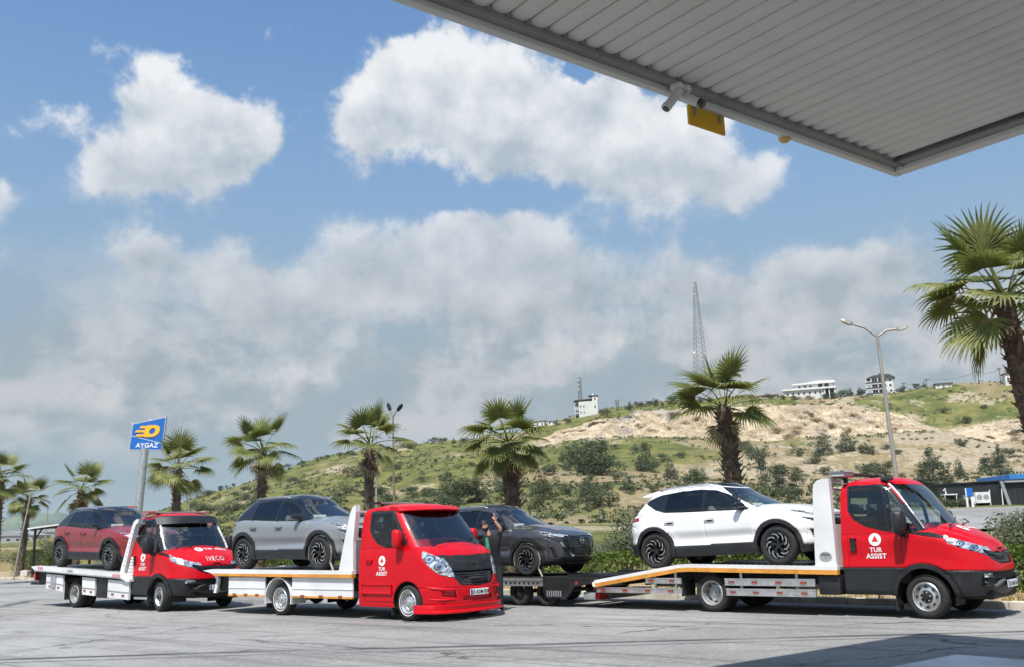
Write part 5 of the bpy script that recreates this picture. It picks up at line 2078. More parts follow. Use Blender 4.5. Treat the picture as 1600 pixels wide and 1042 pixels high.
def asphalt_material():
    m, gg, bs = new_mat('asphalt')
    co = gg.node('ShaderNodeTexCoord').outputs['Object']
    al = gg.mapping(co, (1, 1, 1), (0, 0, -RAD(-39)))
    st = gg.noise(gg.mapping(al, (0.10, 1.5, 1)), 1.0, 6, 0.62)
    st2 = gg.noise(gg.mapping(al, (0.05, 5.0, 1)), 1.0, 5, 0.6)
    big = gg.noise(co, 0.16, 5, 0.6)
    med = gg.noise(co, 1.1, 6, 0.65)
    fin = gg.noise(co, 55.0, 3, 0.7)
    grit = gg.node('ShaderNodeTexVoronoi')
    gg.put(grit.inputs['Vector'], co)
    grit.inputs['Scale'].default_value = 120
    base = gg.mix(gg.smooth(big, 0.35, 0.66), (0.222, 0.216, 0.205), (0.335, 0.327, 0.308))
    base = gg.mix(gg.math('MULTIPLY', gg.smooth(med, 0.48, 0.68), 0.50), base, (0.185, 0.181, 0.174))
    base = gg.mix(gg.math('MULTIPLY', gg.smooth(st, 0.52, 0.68), 0.62), base, (0.140, 0.137, 0.132))
    base = gg.mix(gg.math('MULTIPLY', gg.smooth(st2, 0.57, 0.66), 0.55), base, (0.112, 0.110, 0.106))
    # aggregate: pale stones and dark binder at several sizes
    gr1 = gg.noise(co, 9.0, 6, 0.75)
    gr2 = gg.noise(gg.mapping(al, (0.55, 1.6, 1)), 22.0, 5, 0.75)
    base = gg.mix(gg.math('MULTIPLY', gg.smooth(gr1, 0.54, 0.66), 0.55), base, (0.45, 0.44, 0.415))
    base = gg.mix(gg.math('MULTIPLY', gg.smooth(gr1, 0.46, 0.34), 0.60), base, (0.118, 0.115, 0.110))
    base = gg.mix(gg.math('MULTIPLY', gg.smooth(gr2, 0.55, 0.68), 0.55), base, (0.46, 0.45, 0.425))
    base = gg.mix(gg.math('MULTIPLY', gg.smooth(gr2, 0.45, 0.32), 0.60), base, (0.10, 0.098, 0.095))
    spot = gg.noise(co, 0.9, 3, 0.5)
    base = gg.mix(gg.math('MULTIPLY', gg.smooth(spot, 0.67, 0.73), 0.60), base, (0.080, 0.077, 0.072))
    # a few cracks
    cr = gg.node('ShaderNodeTexVoronoi', feature='DISTANCE_TO_EDGE')
    gg.put(cr.inputs['Vector'], gg.vmath('ADD', co, gg.vmath('MULTIPLY', gg.noise(co, 1.4, 4, 0.6, 0, 1), (0.9, 0.9, 0))))
    cr.inputs['Scale'].default_value = 0.22
    ckm = gg.math('MULTIPLY', gg.smooth(cr.outputs['Distance'], 0.012, 0.003), gg.smooth(gg.noise(co, 0.35, 2, 0.5), 0.48, 0.58))
    base = gg.mix(gg.math('MULTIPLY', ckm, 0.8), base, (0.055, 0.053, 0.05))
    # tyre tracks: narrow wandering dark bands along the lot
    sp = gg.node('ShaderNodeSeparateXYZ')
    gg.put(sp.inputs[0], gg.vmath('ADD', co, gg.mapping(gg.node('ShaderNodeTexCoord').outputs['Object'], (0, 0, 0))))
    wob = gg.math('MULTIPLY', gg.math('SUBTRACT', gg.noise(gg.mapping(co, (0.07, 0.07, 1)), 1.0, 2, 0.5), 0.5), 1.2)
    for (nx, ny, off, wd, dk) in ((0.03, 1.0, 14.35, 0.16, 0.95), (0.025, 1.0, 13.95, 0.10, 0.6), (-0.05, 1.0, 12.7, 0.12, 0.25), (0.62, 0.78, 10.9, 0.12, 0.25), (0.62, 0.78, 12.6, 0.12, 0.25), (0.10, 1.0, 17.3, 0.12, 0.30)):
        d = gg.math('ADD', gg.math('ADD', gg.math('MULTIPLY', sp.outputs[0], nx), gg.math('MULTIPLY', sp.outputs[1], ny)), wob)
        d = gg.math('ABSOLUTE', gg.math('SUBTRACT', d, off))
        msk = gg.math('MULTIPLY', gg.smooth(d, wd, wd * 0.25), gg.math('MULTIPLY', gg.smooth(gg.noise(co, 0.5, 4, 0.6), 0.25, 0.55), dk))
        base = gg.mix(msk, base, (0.06, 0.06, 0.06))
    gg.put(bs.inputs['Base Color'], base)
    bs.inputs['Roughness'].default_value = 0.88
    bs.inputs['Specular IOR Level'].default_value = 0.3
    b = gg.node('ShaderNodeBump')
    b.inputs['Strength'].default_value = 0.6
    b.inputs['Distance'].default_value = 0.010
    gg.put(b.inputs['Height'], gg.math('ADD', gg.math('ADD', fin, gr1), gg.math('MULTIPLY', grit.outputs['Distance'], 0.6)))
    gg.put(bs.inputs['Normal'], b.outputs[0])
    return m


V = [(*kerb_xy(-70, 0.0), 0), (*kerb_xy(95, 0.0), 0), (*kerb_xy(95, -75), 0), (*kerb_xy(-70, -75), 0)]
structure(np_mesh('asphalt_lot', V, [(0, 1, 2, 3)], asphalt_material(), None, False))

CONCRETE = plain('concrete', (0.60, 0.59, 0.56), 0.85, 0, 0, 0.18, 1.5, 0.2, 30)
CCORN = np.array([4.5633, 10.6890])
CE1 = np.array([-0.794, -0.608])
CE2 = np.array([0.6160, -0.7877])
a = np.array([5.10, 11.85])
# forecourt slab: cast bays with joints between them
slab = part('forecourt_slab', None)
structure(slab)
for i in range(4):
    for j in range(3):
        p0 = a + CE1 * (0.012 + 4.0 * i) + CE2 * (0.012 + 4.0 * j)
        p1 = a + CE1 * (4.0 * i + 3.988) + CE2 * (4.0 * j + 3.988)
        q = [p0, a + CE1 * (4.0 * i + 3.988) + CE2 * (0.012 + 4.0 * j), p1, a + CE1 * (0.012 + 4.0 * i) + CE2 * (4.0 * j + 3.988)]
        MB().prism([(float(t[0]), float(t[1])) for t in q], 0.002, 0.012, 'z').build('concrete_bay', CONCRETE, slab)

# ------------------------------------------------------------------ terrain
TERR = [(-75.0, [0.0, 0.0, 0.0, 0.0, 0.0, 0.0, 0.0]), (-44.59, [1.02, 1.86, 2.16, 2.8, 3.88, 4.16, 4.75]), (-33.4, [0.81, 1.47, 1.53, 1.7, 2.2, 2.39, 2.88]), (-27.87, [0.88, 1.59, 1.68, 1.99, 2.79, 3.03, 3.66]), (-24.87, [0.87, 1.59, 1.73, 2.4, 3.88, 4.19, 5.8]), (-21.06, [0.88, 1.6, 1.75, 3.1, 6.21, 7.18, 10.72]), (-18.41, [0.89, 1.62, 1.78, 3.72, 9.12, 10.64, 15.64]), (-14.28, [0.87, 1.59, 2.05, 6.72, 15.16, 17.1, 22.47]), (-11.26, [0.88, 1.6, 2.39, 8.19, 18.95, 21.34, 28.12]), (-7.1, [0.89, 1.62, 2.68, 9.59, 22.35, 24.98, 31.78]), (-4.1, [0.88, 1.6, 2.78, 10.5, 23.93, 26.3, 32.91]), (-1.12, [0.87, 1.58, 2.82, 10.82, 24.42, 27.19, 33.53]), (1.13, [0.87, 1.58, 2.89, 11.77, 24.96, 29.27, 37.07]), (3.37, [0.87, 1.59, 2.89, 12.12, 26.0, 32.25, 39.89]), (6.34, [0.86, 1.57, 2.85, 12.36, 26.31, 35.0, 42.67]), (10.19, [0.88, 1.6, 2.76, 11.64, 25.32, 35.9, 43.7]), (15.34, [0.91, 1.65, 2.7, 10.35, 23.2, 35.06, 43.31]), (18.49, [0.97, 1.76, 2.81, 9.55, 22.35, 33.24, 42.6]), (21.07, [1.0, 1.81, 2.88, 8.82, 22.42, 30.7, 42.43]), (23.63, [1.04, 1.89, 2.89, 8.74, 22.42, 25.8, 43.55]), (26.22, [1.06, 1.93, 2.82, 9.04, 19.7, 24.84, 42.91]), (30.17, [1.05, 1.91, 2.76, 9.65, 19.43, 24.56, 41.28]), (35.44, [1.02, 1.85, 2.57, 9.05, 18.19, 23.0, 38.13]), (46.08, [0.62, 1.12, 1.28, 3.46, 6.71, 7.67, 10.92]), (75.0, [0.0, 0.0, 0.0, 0.0, 0.0, 0.0, 0.0])]
T_AZ = np.array([t[0] for t in TERR])
T_R = np.array([45, 60, 100, 180, 265, 282, 330.0])
T_Z = np.array([t[1] for t in TERR])


def fbm(x, y, scale, octv=5, seed=0.0):
    out = np.zeros(np.shape(x))
    amp, tot = 1.0, 0.0
    fx, fy = np.asarray(x) / scale, np.asarray(y) / scale
    for o in range(octv):
        ix, iy = np.floor(fx), np.floor(fy)
        u, v = fx - ix, fy - iy
        u = u * u * (3 - 2 * u)
        v = v * v * (3 - 2 * v)

        def hsh(a, b):
            h = np.sin(a * 127.1 + b * 311.7 + seed * 17.3 + o * 53.7) * 43758.5453
            return h - np.floor(h)
        n = (hsh(ix, iy) * (1 - u) + hsh(ix + 1, iy) * u) * (1 - v) + (hsh(ix, iy + 1) * (1 - u) + hsh(ix + 1, iy + 1) * u) * v
        out = out + amp * n
        tot += amp
        amp *= 0.5
        fx, fy = fx * 2.03, fy * 2.03
    return out / tot - 0.5


def ctrl(az, k):
    return spl(list(zip(T_AZ, T_Z[:, k])), az)


def terrain_z(az, r, detail=True):
    az = np.asarray(az, float)
    r = np.asarray(r, float)
    zk = np.stack([ctrl(az, k) for k in range(7)], -1)
    z = np.full(az.shape, -0.10)
    rr = np.concatenate([[30.0], T_R])
    zz = np.concatenate([np.full(az.shape + (1,), -0.10), zk], -1)
    for k in range(7):
        t = np.clip((r - rr[k]) / (rr[k + 1] - rr[k]), 0, 1)
        if k < 4:
            t2 = t
        else:
            t2 = t * t * (3 - 2 * t)
        z = np.where(r >= rr[k], zz[..., k] + (zz[..., k + 1] - zz[..., k]) * t2, z)
    top = zk[..., 6]
    z = np.where(r > 330, top - (r - 330) * 0.03 - np.clip((r - 420) / 500, 0, 1)**1.5 * np.maximum(top, 0), z)
    x, y = np.sin(np.radians(az)) * r, np.cos(np.radians(az)) * r
    qk = (x - KP[0]) * KN[0] + (y - KP[1]) * KN[1]          # distance beyond the kerb
    z = np.where(qk < 9, np.minimum(z, -0.12 + 0.2 * np.clip((qk - 5) / 4, 0, 1)), z)
    if detail:
        k = np.clip((r - 70) / 80, 0, 1) * np.clip((700 - r) / 300, 0, 1) * np.clip(top / 25, 0.0, 1)
        z = z + k * (fbm(x, y, 42, 4, 1) * 5.0 + fbm(x, y, 9, 4, 2) * 1.6)
        z = z + np.clip((r - 45) / 60, 0, 1) * fbm(x, y, 5, 3, 3) * 0.25 * np.clip((900 - r) / 500, 0, 1)
    return z


def cliffness(az, r):
    h = ctrl(az, 5) - ctrl(az, 4)
    return np.clip((h - 1.5) / 4, 0, 1) * np.clip((r - 261) / 4, 0, 1) * np.clip((300 - r) / 10, 0, 1)


def build_terrain():
    az = np.concatenate([np.arange(-180, -44, 3.0), np.arange(-44, -31, 0.5), np.arange(-31, 33, 0.11), np.arange(33, 46, 0.5), np.arange(46, 180.1, 3.0)])
    r = np.concatenate([[0.5, 8, 16, 24], np.geomspace(30, 150, 55)[:-1], np.linspace(150, 258, 70)[:-1], np.linspace(258, 300, 75)[:-1], np.linspace(300, 420, 50)[:-1], np.geomspace(420, 6000, 26)])
    A, R = np.meshgrid(az, r, indexing='ij')
    Z = terrain_z(A, R)
    Z[:, -1] -= 5
    X, Y = np.sin(np.radians(A)) * R, np.cos(np.radians(A)) * R
    cf = cliffness(A, R)
    # quarry face: broken rock, pushed in and out
    rk = fbm(X, Y * 0 + Z * 2.2, 9, 5, 5) * 7 + np.abs(fbm(X * 1.0, Z * 1.6, 3.2, 4, 6)) * 4.2 + fbm(X, Y, 1.6, 3, 8) * 2.6 + 1.0 * np.round(fbm(X, Z, 12, 3, 12) * 4)
    dr = cf * rk
    X = X + np.sin(np.radians(A)) * dr
    Y = Y + np.cos(np.radians(A)) * dr
    Z = Z + cf * fbm(X, Y, 3.0, 4, 9) * 1.8
    V = np.stack([X, Y, Z], -1).reshape(-1, 3)
    na, nr = A.shape
    idx = np.arange(na * nr).reshape(na, nr)
    q = np.stack([idx[:-1, :-1], idx[:-1, 1:], idx[1:, 1:], idx[1:, :-1]], -1).reshape(-1, 4)
    m, gg, bs = new_mat('hillside')
    o = np_mesh('terrain', V, q[:, ::-1].copy(), m)
    structure(o)
    me = o.data
    # rock / green / dry masks: what grows where
    x, y = np.sin(np.radians(A)) * R, np.cos(np.radians(A)) * R
    g1 = fbm(x, y, 60, 4, 21) * 2.2 + fbm(x, y, 14, 4, 22) * 1.6
    left = np.clip((3 - A) / 6, 0, 1)
    bench = np.exp(-((R - 225) / 30)**2) * np.clip((16 - A) / 8, 0, 1)
    upr = np.clip((A - 17) / 4, 0, 1) * np.clip((R - 262) / 12, 0, 1) * np.clip((430 - R) / 20, 0, 1)
    terr = np.clip((A - 8) / 6, 0, 1) * np.clip((R - 90) / 30, 0, 1) * np.clip((262 - R) / 20, 0, 1)
    green = 0.40 + 0.12 * left + 0.65 * bench + 0.6 * upr - 0.40 * terr + g1 + 0.4 * np.clip((120 - R) / 50, 0, 1) + 0.5 * np.clip((R - 420) / 100, 0, 1)
    rocky = 0.25 + 0.35 * terr + fbm(x, y, 25, 4, 31) * 1.6 + fbm(x, y, 5, 4, 32) * 1.3
    rock2 = np.clip((A - 12) / 4, 0, 1) * np.clip((R - 296) / 10, 0, 1) * np.clip((fbm(x, y, 6, 3, 33)) * 6 - 0.4, 0, 1) * 0.9
    for nm, val in (('cliff', np.maximum(cf, 0)), ('green', np.clip(green, 0, 1)), ('rocky', np.clip(np.maximum(rocky, rock2), 0, 1))):
        at = me.attributes.new(nm, 'FLOAT', 'POINT')
        at.data.foreach_set('value', val.astype(np.float32).ravel())

    def attr(n):
        nd = gg.node('ShaderNodeAttribute')
        nd.attribute_name = n
        return nd.outputs['Fac']
    co = gg.node('ShaderNodeTexCoord').outputs['Object']
    n1 = gg.noise(co, 0.22, 6, 0.65)
    n2 = gg.noise(co, 0.9, 5, 0.65)
    n3 = gg.noise(gg.mapping(co, (1, 1, 3.5)), 0.16, 6, 0.6)
    grass = gg.mix(gg.smooth(n1, 0.35, 0.65), (0.082, 0.102, 0.028), (0.195, 0.182, 0.062))
    dry = gg.mix(gg.smooth(n2, 0.35, 0.65), (0.215, 0.168, 0.090), (0.330, 0.262, 0.155))
    gm = gg.smooth(gg.math('ADD', attr('green'), gg.math('MULTIPLY', gg.math('SUBTRACT', n2, 0.5), 0.9)), 0.30, 0.70)
    base = gg.mix(gm, dry, grass)
    rockc = gg.mix(gg.smooth(n2, 0.3, 0.7), (0.27, 0.22, 0.15), (0.46, 0.385, 0.275))
    rm = gg.smooth(gg.math('ADD', attr('rocky'), gg.math('MULTIPLY', gg.math('SUBTRACT', n2, 0.5), 1.1)), 0.52, 0.78)
    base = gg.mix(gg.math('MULTIPLY', rm, 0.85), base, rockc)
    scrub = gg.smooth(gg.noise(co, 0.8, 5, 0.7), 0.60, 0.70)
    base = gg.mix(gg.math('MULTIPLY', scrub, 0.7), base, (0.040, 0.055, 0.022))
    cl = gg.mix(gg.smooth(n3, 0.30, 0.70), (0.33, 0.255, 0.170), (0.62, 0.505, 0.355))
    cl = gg.mix(gg.math('MULTIPLY', gg.smooth(n1, 0.55, 0.70), 0.7), cl, (0.42, 0.27, 0.14))
    cl = gg.mix(gg.math('MULTIPLY', gg.smooth(gg.noise(co, 0.11, 4, 0.6), 0.55, 0.68), 0.7), cl, (0.27, 0.26, 0.25))
    ck = gg.node('ShaderNodeTexVoronoi', feature='DISTANCE_TO_EDGE')
    gg.put(ck.inputs['Vector'], gg.vmath('ADD', gg.mapping(co, (1, 1, 0.6)), gg.vmath('MULTIPLY', gg.noise(co, 0.5, 4, 0.6, 0, 1), (3, 3, 3))))
    ck.inputs['Scale'].default_value = 0.85
    cl = gg.mix(gg.math('MULTIPLY', gg.smooth(ck.outputs['Distance'], 0.09, 0.0), 0.55), cl, (0.09, 0.075, 0.055))
    cm = gg.smooth(gg.math('ADD', attr('cliff'), gg.math('MULTIPLY', gg.math('SUBTRACT', n2, 0.5), 0.7)), 0.30, 0.55)
    base = gg.mix(cm, base, cl)
    gg.put(bs.inputs['Base Color'], base)
    bs.inputs['Roughness'].default_value = 0.95
    bs.inputs['Specular IOR Level'].default_value = 0.15
    b = gg.node('ShaderNodeBump')
    b.inputs['Strength'].default_value = 0.9
    b.inputs['Distance'].default_value = 0.7
    gg.put(b.inputs['Height'], gg.math('ADD', n2, gg.math('MULTIPLY', n1, 0.8)))
    gg.put(bs.inputs['Normal'], b.outputs[0])
    return o


build_terrain()


def az_xy(az, r):
    return sin(RAD(az)) * r, cos(RAD(az)) * r


_FV, _RV, _UV = np.array(_F), np.array(_r2), np.array(_u2)


def pix_dir(px, py):
    d = _FV * 1500 + _RV * (px - 800) - _UV * (py - 521)
    return d / np.linalg.norm(d)


def hill_spot(px, py, rmin=60, rmax=420):
    """where the line of sight through a point of the photograph meets the hillside"""
    d = pix_dir(px, py)
    az = math.degrees(math.atan2(d[0], d[1]))
    rs = np.linspace(rmin, rmax, 400)
    t = rs / math.hypot(d[0], d[1])
    zr_ = CAM_H + d[2] * t
    zt = terrain_z(np.full(400, az), rs)
    k = np.nonzero(zr_ <= zt)[0]
    i = int(k[0]) if len(k) else int(np.argmin(zr_ - zt))
    x, y = az_xy(az, rs[i])
    return x, y, float(zt[i]), float(rs[i])


def place(px, depth):
    """plan position of a thing seen in column px at the given depth, standing near eye level"""
    d = pix_dir(px, 834 - (px - 800) * 0.0314)
    return float(d[0] / d[1] * depth), float(depth)


# road beyond the verge, in front of the dark warehouse
def ribbon(name, az0, az1, r0, r1, mat, lift, na=40, nr=12):
    A, R = np.meshgrid(np.linspace(az0, az1, na), np.linspace(r0, r1, nr), indexing='ij')
    Z = terrain_z(A, R) * 0 + terrain_z(A, R, False) + lift
    X, Y = np.sin(np.radians(A)) * R, np.cos(np.radians(A)) * R
    idx = np.arange(na * nr).reshape(na, nr)
    q = np.stack([idx[:-1, :-1], idx[1:, :-1], idx[1:, 1:], idx[:-1, 1:]], -1).reshape(-1, 4)
    return structure(np_mesh(name, np.stack([X, Y, Z], -1).reshape(-1, 3), q, mat))


ribbon('road', 17.5, 40, 45, 74, MATS['asphalt'], 0.12)

# distant hills to the left
m_far = plain('far_hills', (0.10, 0.13, 0.075), 0.95, 0, 0, 0.4, 0.004)
for nm, rr, hs in (('distant_hills', 3000, [(-60, 60), (-45, 85), (-30.5, 112), (-28.5, 104), (-27.2, 88), (-26, 98), (-24.5, 92), (-22, 70), (-19, 66), (-16, 60), (-10, 40), (0, 40)]),
                   ('distant_ridge', 1700, [(-60, 20), (-40, 26), (-30, 30), (-27, 27), (-24, 33), (-20, 24), (-14, 14), (-5, 5)])):
    az = np.arange(hs[0][0], hs[-1][0], 0.12)
    hgt = spl(hs, az) + fbm(az * 10, az * 0, 8, 5, rr) * rr * 0.006
    rows = []
    for k, (dr, kz) in enumerate(((-700, -0.05), (-450, 0.35), (-200, 0.75), (0, 1.0), (400, 0.9), (900, -0.05))):
        R = rr + dr * rr / 3000 + fbm(az * 10, az * 0 + k * 7, 12, 3, k) * 120
        rows.append(np.stack([np.sin(np.radians(az)) * R, np.cos(np.radians(az)) * R, np.maximum(hgt * kz + (fbm(az * 10, az * 0 + 3 * k, 4, 4, 60 + k) * 14 if 0 < k < 5 else 0), -4)], -1))
    P = np.stack(rows, 1)
    na, nk = P.shape[:2]
    idx = np.arange(na * nk).reshape(na, nk)
    q = np.stack([idx[:-1, :-1], idx[1:, :-1], idx[1:, 1:], idx[:-1, 1:]], -1).reshape(-1, 4)
    structure(np_mesh(nm, P.reshape(-1, 3), q, m_far))

# ------------------------------------------------------------------ kerb and verge
KERBM = plain('kerb_stone', (0.50, 0.46, 0.38), 0.85, 0, 0, 0.25, 2.0, 0.3, 40)
kerb = part('kerb', None, (KP[0], KP[1], 0))
kerb.rotation_euler = (0, 0, KROT)
structure(kerb)
ks = MB().box(0.006, 0.994, -0.02, 0.15, -0.1, 0.13, 0.015)
k0 = ks.build('kerb_stone', KERBM, kerb)
k0.location = (-24, 0, 0)
for k in range(1, 74):
    o = k0.copy()
    COL.objects.link(o)
    o.location = (-24 + k, random.uniform(-0.008, 0.008), random.uniform(-0.006, 0.006))
    o.rotation_euler = (0, 0, random.uniform(-0.006, 0.006))
    if k % 9 == 4:
        o.scale = (1, 1, 0.97)


def verge():
    s = np.linspace(-30, 60, 361)
    q = np.concatenate([[-0.12], np.linspace(-0.12, 9, 42)])
    SS, QQ = np.meshgrid(s, q, indexing='ij')
    X = KP[0] + KD[0] * SS + KN[0] * QQ
    Y = KP[1] + KD[1] * SS + KN[1] * QQ
    Z = 0.09 + 0.10 * np.clip(QQ / 3, 0, 1) + fbm(X, Y, 2.5, 4, 41) * 0.16 * np.clip(QQ / 0.8, 0, 1) + fbm(X, Y, 0.5, 2, 42) * 0.05
    Z = np.where(QQ > 8.0, -0.5, Z)
    Z[:, 0] = -0.3
    idx = np.arange(SS.size).reshape(SS.shape)
    f = np.stack([idx[:-1, :-1], idx[:-1, 1:], idx[1:, 1:], idx[1:, :-1]], -1).reshape(-1, 4)
    m, gg, bs = new_mat('verge_soil')
    co = gg.node('ShaderNodeTexCoord').outputs['Object']
    n1 = gg.noise(co, 0.6, 6, 0.65)
    n2 = gg.noise(co, 6.0, 5, 0.7)
    c = gg.mix(gg.smooth(n2, 0.3, 0.7), (0.27, 0.19, 0.105), (0.44, 0.34, 0.21))
    c = gg.mix(gg.math('MULTIPLY', gg.smooth(n1, 0.50, 0.66), 0.8), c, (0.13, 0.14, 0.045))
    gg.put(bs.inputs['Base Color'], c)
    bs.inputs['Roughness'].default_value = 0.95
    b = gg.node('ShaderNodeBump')
    b.inputs['Strength'].default_value = 0.8
    b.inputs['Distance'].default_value = 0.05
    gg.put(b.inputs['Height'], n2)
    gg.put(bs.inputs['Normal'], b.outputs[0])
    structure(np_mesh('verge', np.stack([X, Y, Z], -1).reshape(-1, 3), f[:, ::-1].copy(), m))


verge()

# ------------------------------------------------------------------ plants
def leaf_mat(name, c0, c1, trans=0.25, scale=3.0):
    m, gg, bs = new_mat(name)
    geo = gg.node('ShaderNodeTexCoord').outputs['Object']
    rnd = gg.node('ShaderNodeObjectInfo').outputs['Random']
    nz = gg.noise(geo, scale, 4, 0.7)
    f = gg.math('ADD', gg.smooth(nz, 0.3, 0.7), gg.math('MULTIPLY', gg.math('SUBTRACT', rnd, 0.5), 0.5), clamp=True)
    col = gg.mix(f, c0, c1)
    gg.put(bs.inputs['Base Color'], col)
    bs.inputs['Roughness'].default_value = 0.55
    bs.inputs['Specular IOR Level'].default_value = 0.35
    tr = gg.node('ShaderNodeBsdfTranslucent')
    gg.put(tr.inputs[0], gg.mix(0.5, col, (0.20, 0.28, 0.04)))
    mx = gg.node('ShaderNodeMixShader')
    mx.inputs[0].default_value = trans
    gg.l.new(bs.outputs[0], mx.inputs[1])
    gg.l.new(tr.outputs[0], mx.inputs[2])
    gg.l.new(mx.outputs[0], gg.n['Material Output'].inputs[0])
    return m


HEDGE = leaf_mat('hedge_leaves', (0.050, 0.095, 0.012), (0.150, 0.205, 0.028), 0.25)
OLEAND = leaf_mat('grey_green_leaves', (0.045, 0.062, 0.030), (0.155, 0.175, 0.105), 0.15)
DKBUSH = leaf_mat('dark_bush_leaves', (0.036, 0.050, 0.024), (0.100, 0.122, 0.060), 0.15, 0.8)
PINE = leaf_mat('pine_needles', (0.034, 0.050, 0.026), (0.092, 0.115, 0.060), 0.12, 0.8)
OLIVE = leaf_mat('scrub_leaves', (0.062, 0.074, 0.032), (0.135, 0.145, 0.072), 0.12, 0.7)
PALML = leaf_mat('palm_leaf', (0.085, 0.108, 0.024), (0.275, 0.275, 0.095), 0.30, 2.5)
PALMD = plain('dry_palm_leaf', (0.33, 0.26, 0.15), 0.8, 0, 0, 0.35, 5)
BARK = plain('palm_bark', (0.115, 0.085, 0.062), 0.9, 0, 0, 0.5, 7, 0.5, 25)
BOOT = plain('palm_leaf_base', (0.135, 0.090, 0.062), 0.85, 0, 0, 0.6, 4)
WOOD = plain('tree_bark', (0.10, 0.078, 0.055), 0.9, 0, 0, 0.4, 6)
STRAW = plain('dry_grass', (0.46, 0.36, 0.17), 0.9, 0, 0, 0.4, 3)


def leaf_quads(C, N, size, asp=0.55, rng=RNG):
    """quads at centres C facing roughly along N"""
    n = len(C)
    N = N + rng.normal(0, 0.55, (n, 3))
    N /= np.linalg.norm(N, axis=1, keepdims=True) + 1e-9
    a = np.cross(N, rng.normal(0, 1, (n, 3)))
    a /= np.linalg.norm(a, axis=1, keepdims=True) + 1e-9
    b = np.cross(N, a)
    s = size * rng.uniform(0.6, 1.35, (n, 1))
    V = np.stack([C - a * s, C + b * s * asp, C + a * s, C - b * s * asp], 1).reshape(-1, 3)
    return V, np.arange(4 * n).reshape(n, 4)


def clump_points(n, clumps, rng=RNG, shell=0.55):
    w = np.array([c[3]**2 for c in clumps])
    k = rng.choice(len(clumps), n, p=w / w.sum())
    d = rng.normal(0, 1, (n, 3))
    d /= np.linalg.norm(d, axis=1, keepdims=True)
    rr = shell + (1 - shell) * rng.random((n, 1))**0.6
    cc = np.array(clumps)
    P = cc[k, :3] + d * rr * cc[k, 3:4] * np.array([1, 1, 0.85])
    return P, d


def bush_mesh(kind, seed):
    rng = np.random.default_rng(seed)
    if kind == 'shrub':      # unit width 2, height about 1.5
        cl = [(rng.normal(0, 0.42), rng.normal(0, 0.42), rng.uniform(0.3, 0.95), rng.uniform(0.28, 0.50)) for _ in range(11)]
        P, d = clump_points(950, cl, rng)
        P[:, 2] = np.abs(P[:, 2])
        return leaf_quads(P, d + np.array([0, 0, 0.4]), 0.068, 0.55, rng)
    if kind == 'pine':       # unit height 1
        cl = []
        for z in np.linspace(0.16, 0.95, 9):
            rr = 0.33 * (1.03 - z)**0.8
            m = max(1, int(6 * (1.1 - z)))
            a0 = rng.uniform(0, 6)
            for k in range(m):
                a = a0 + 2 * pi * k / m + rng.normal(0, 0.3)
                q = rr * rng.uniform(0.45, 0.95)
                cl.append((q * cos(a), q * sin(a), z + rng.normal(0, 0.025), 0.05 + rr * 0.33))
        P, d = clump_points(3000, cl, rng, 0.3)
        return leaf_quads(P, d + np.array([0, 0, 0.3]), 0.020, 0.45, rng)
    if kind == 'round':      # broad tree crown, unit height 1
        cl = [(rng.normal(0, 0.20), rng.normal(0, 0.20), rng.uniform(0.22, 0.85), rng.uniform(0.12, 0.24)) for _ in range(18)]
        P, d = clump_points(2600, cl, rng, 0.40)
        return leaf_quads(P, d + np.array([0, 0, 0.4]), 0.025, 0.55, rng)


BM = {}
for kind, mats in (('shrub', (DKBUSH, OLIVE)), ('pine', (PINE,)), ('round', (DKBUSH, OLIVE))):
    for mi, mt in enumerate(mats):
        for v in range(3):
            Vv, Fv_ = bush_mesh(kind, 100 + v + 10 * mi)
            o = np_mesh('foliage', Vv, Fv_, mt, None, False)
            BM[(kind, mi, v)] = o.data
            bpy.data.objects.remove(o)
TRUNK_ME = MB().tube([(0, 0, -0.05), (0.01, 0, 0.3), (0, 0.01, 0.75)], [0.035, 0.025, 0.008], 6)
_t = TRUNK_ME.build('trunk', WOOD)
TRUNK_ME = _t.data
bpy.data.objects.remove(_t)


def hill_tree(px, py, hgt, kind, mi, label, group, rmin=60, wide=1.0, pxh=False):
    x, y, z, r = hill_spot(px, py, rmin)
    if pxh:
        hgt = hgt * r / 1500
    name = {'pine': 'pine_tree', 'round': 'tree', 'shrub': 'shrub'}[kind]
    if kind == 'shrub':
        c = tag(link(name, BM[(kind, mi, random.randrange(3))]), label, 'shrub', group)
        c.location = (x, y, z - 0.05 * hgt)
        c.rotation_euler = (0, 0, random.uniform(0, 6.28))
        c.scale = (hgt / 1.3 * wide, hgt / 1.3 * wide, hgt / 1.3)
        return c
    t = thing(name, label, 'tree', (x, y, z - 0.05 * hgt), random.uniform(0, 6.28), group)
    c = link('crown', BM[(kind, mi, random.randrange(3))], t)
    if True:
        c.scale = (hgt * wide, hgt * wide, hgt)
        link('trunk', TRUNK_ME, t).scale = (hgt, hgt, hgt)
    return t


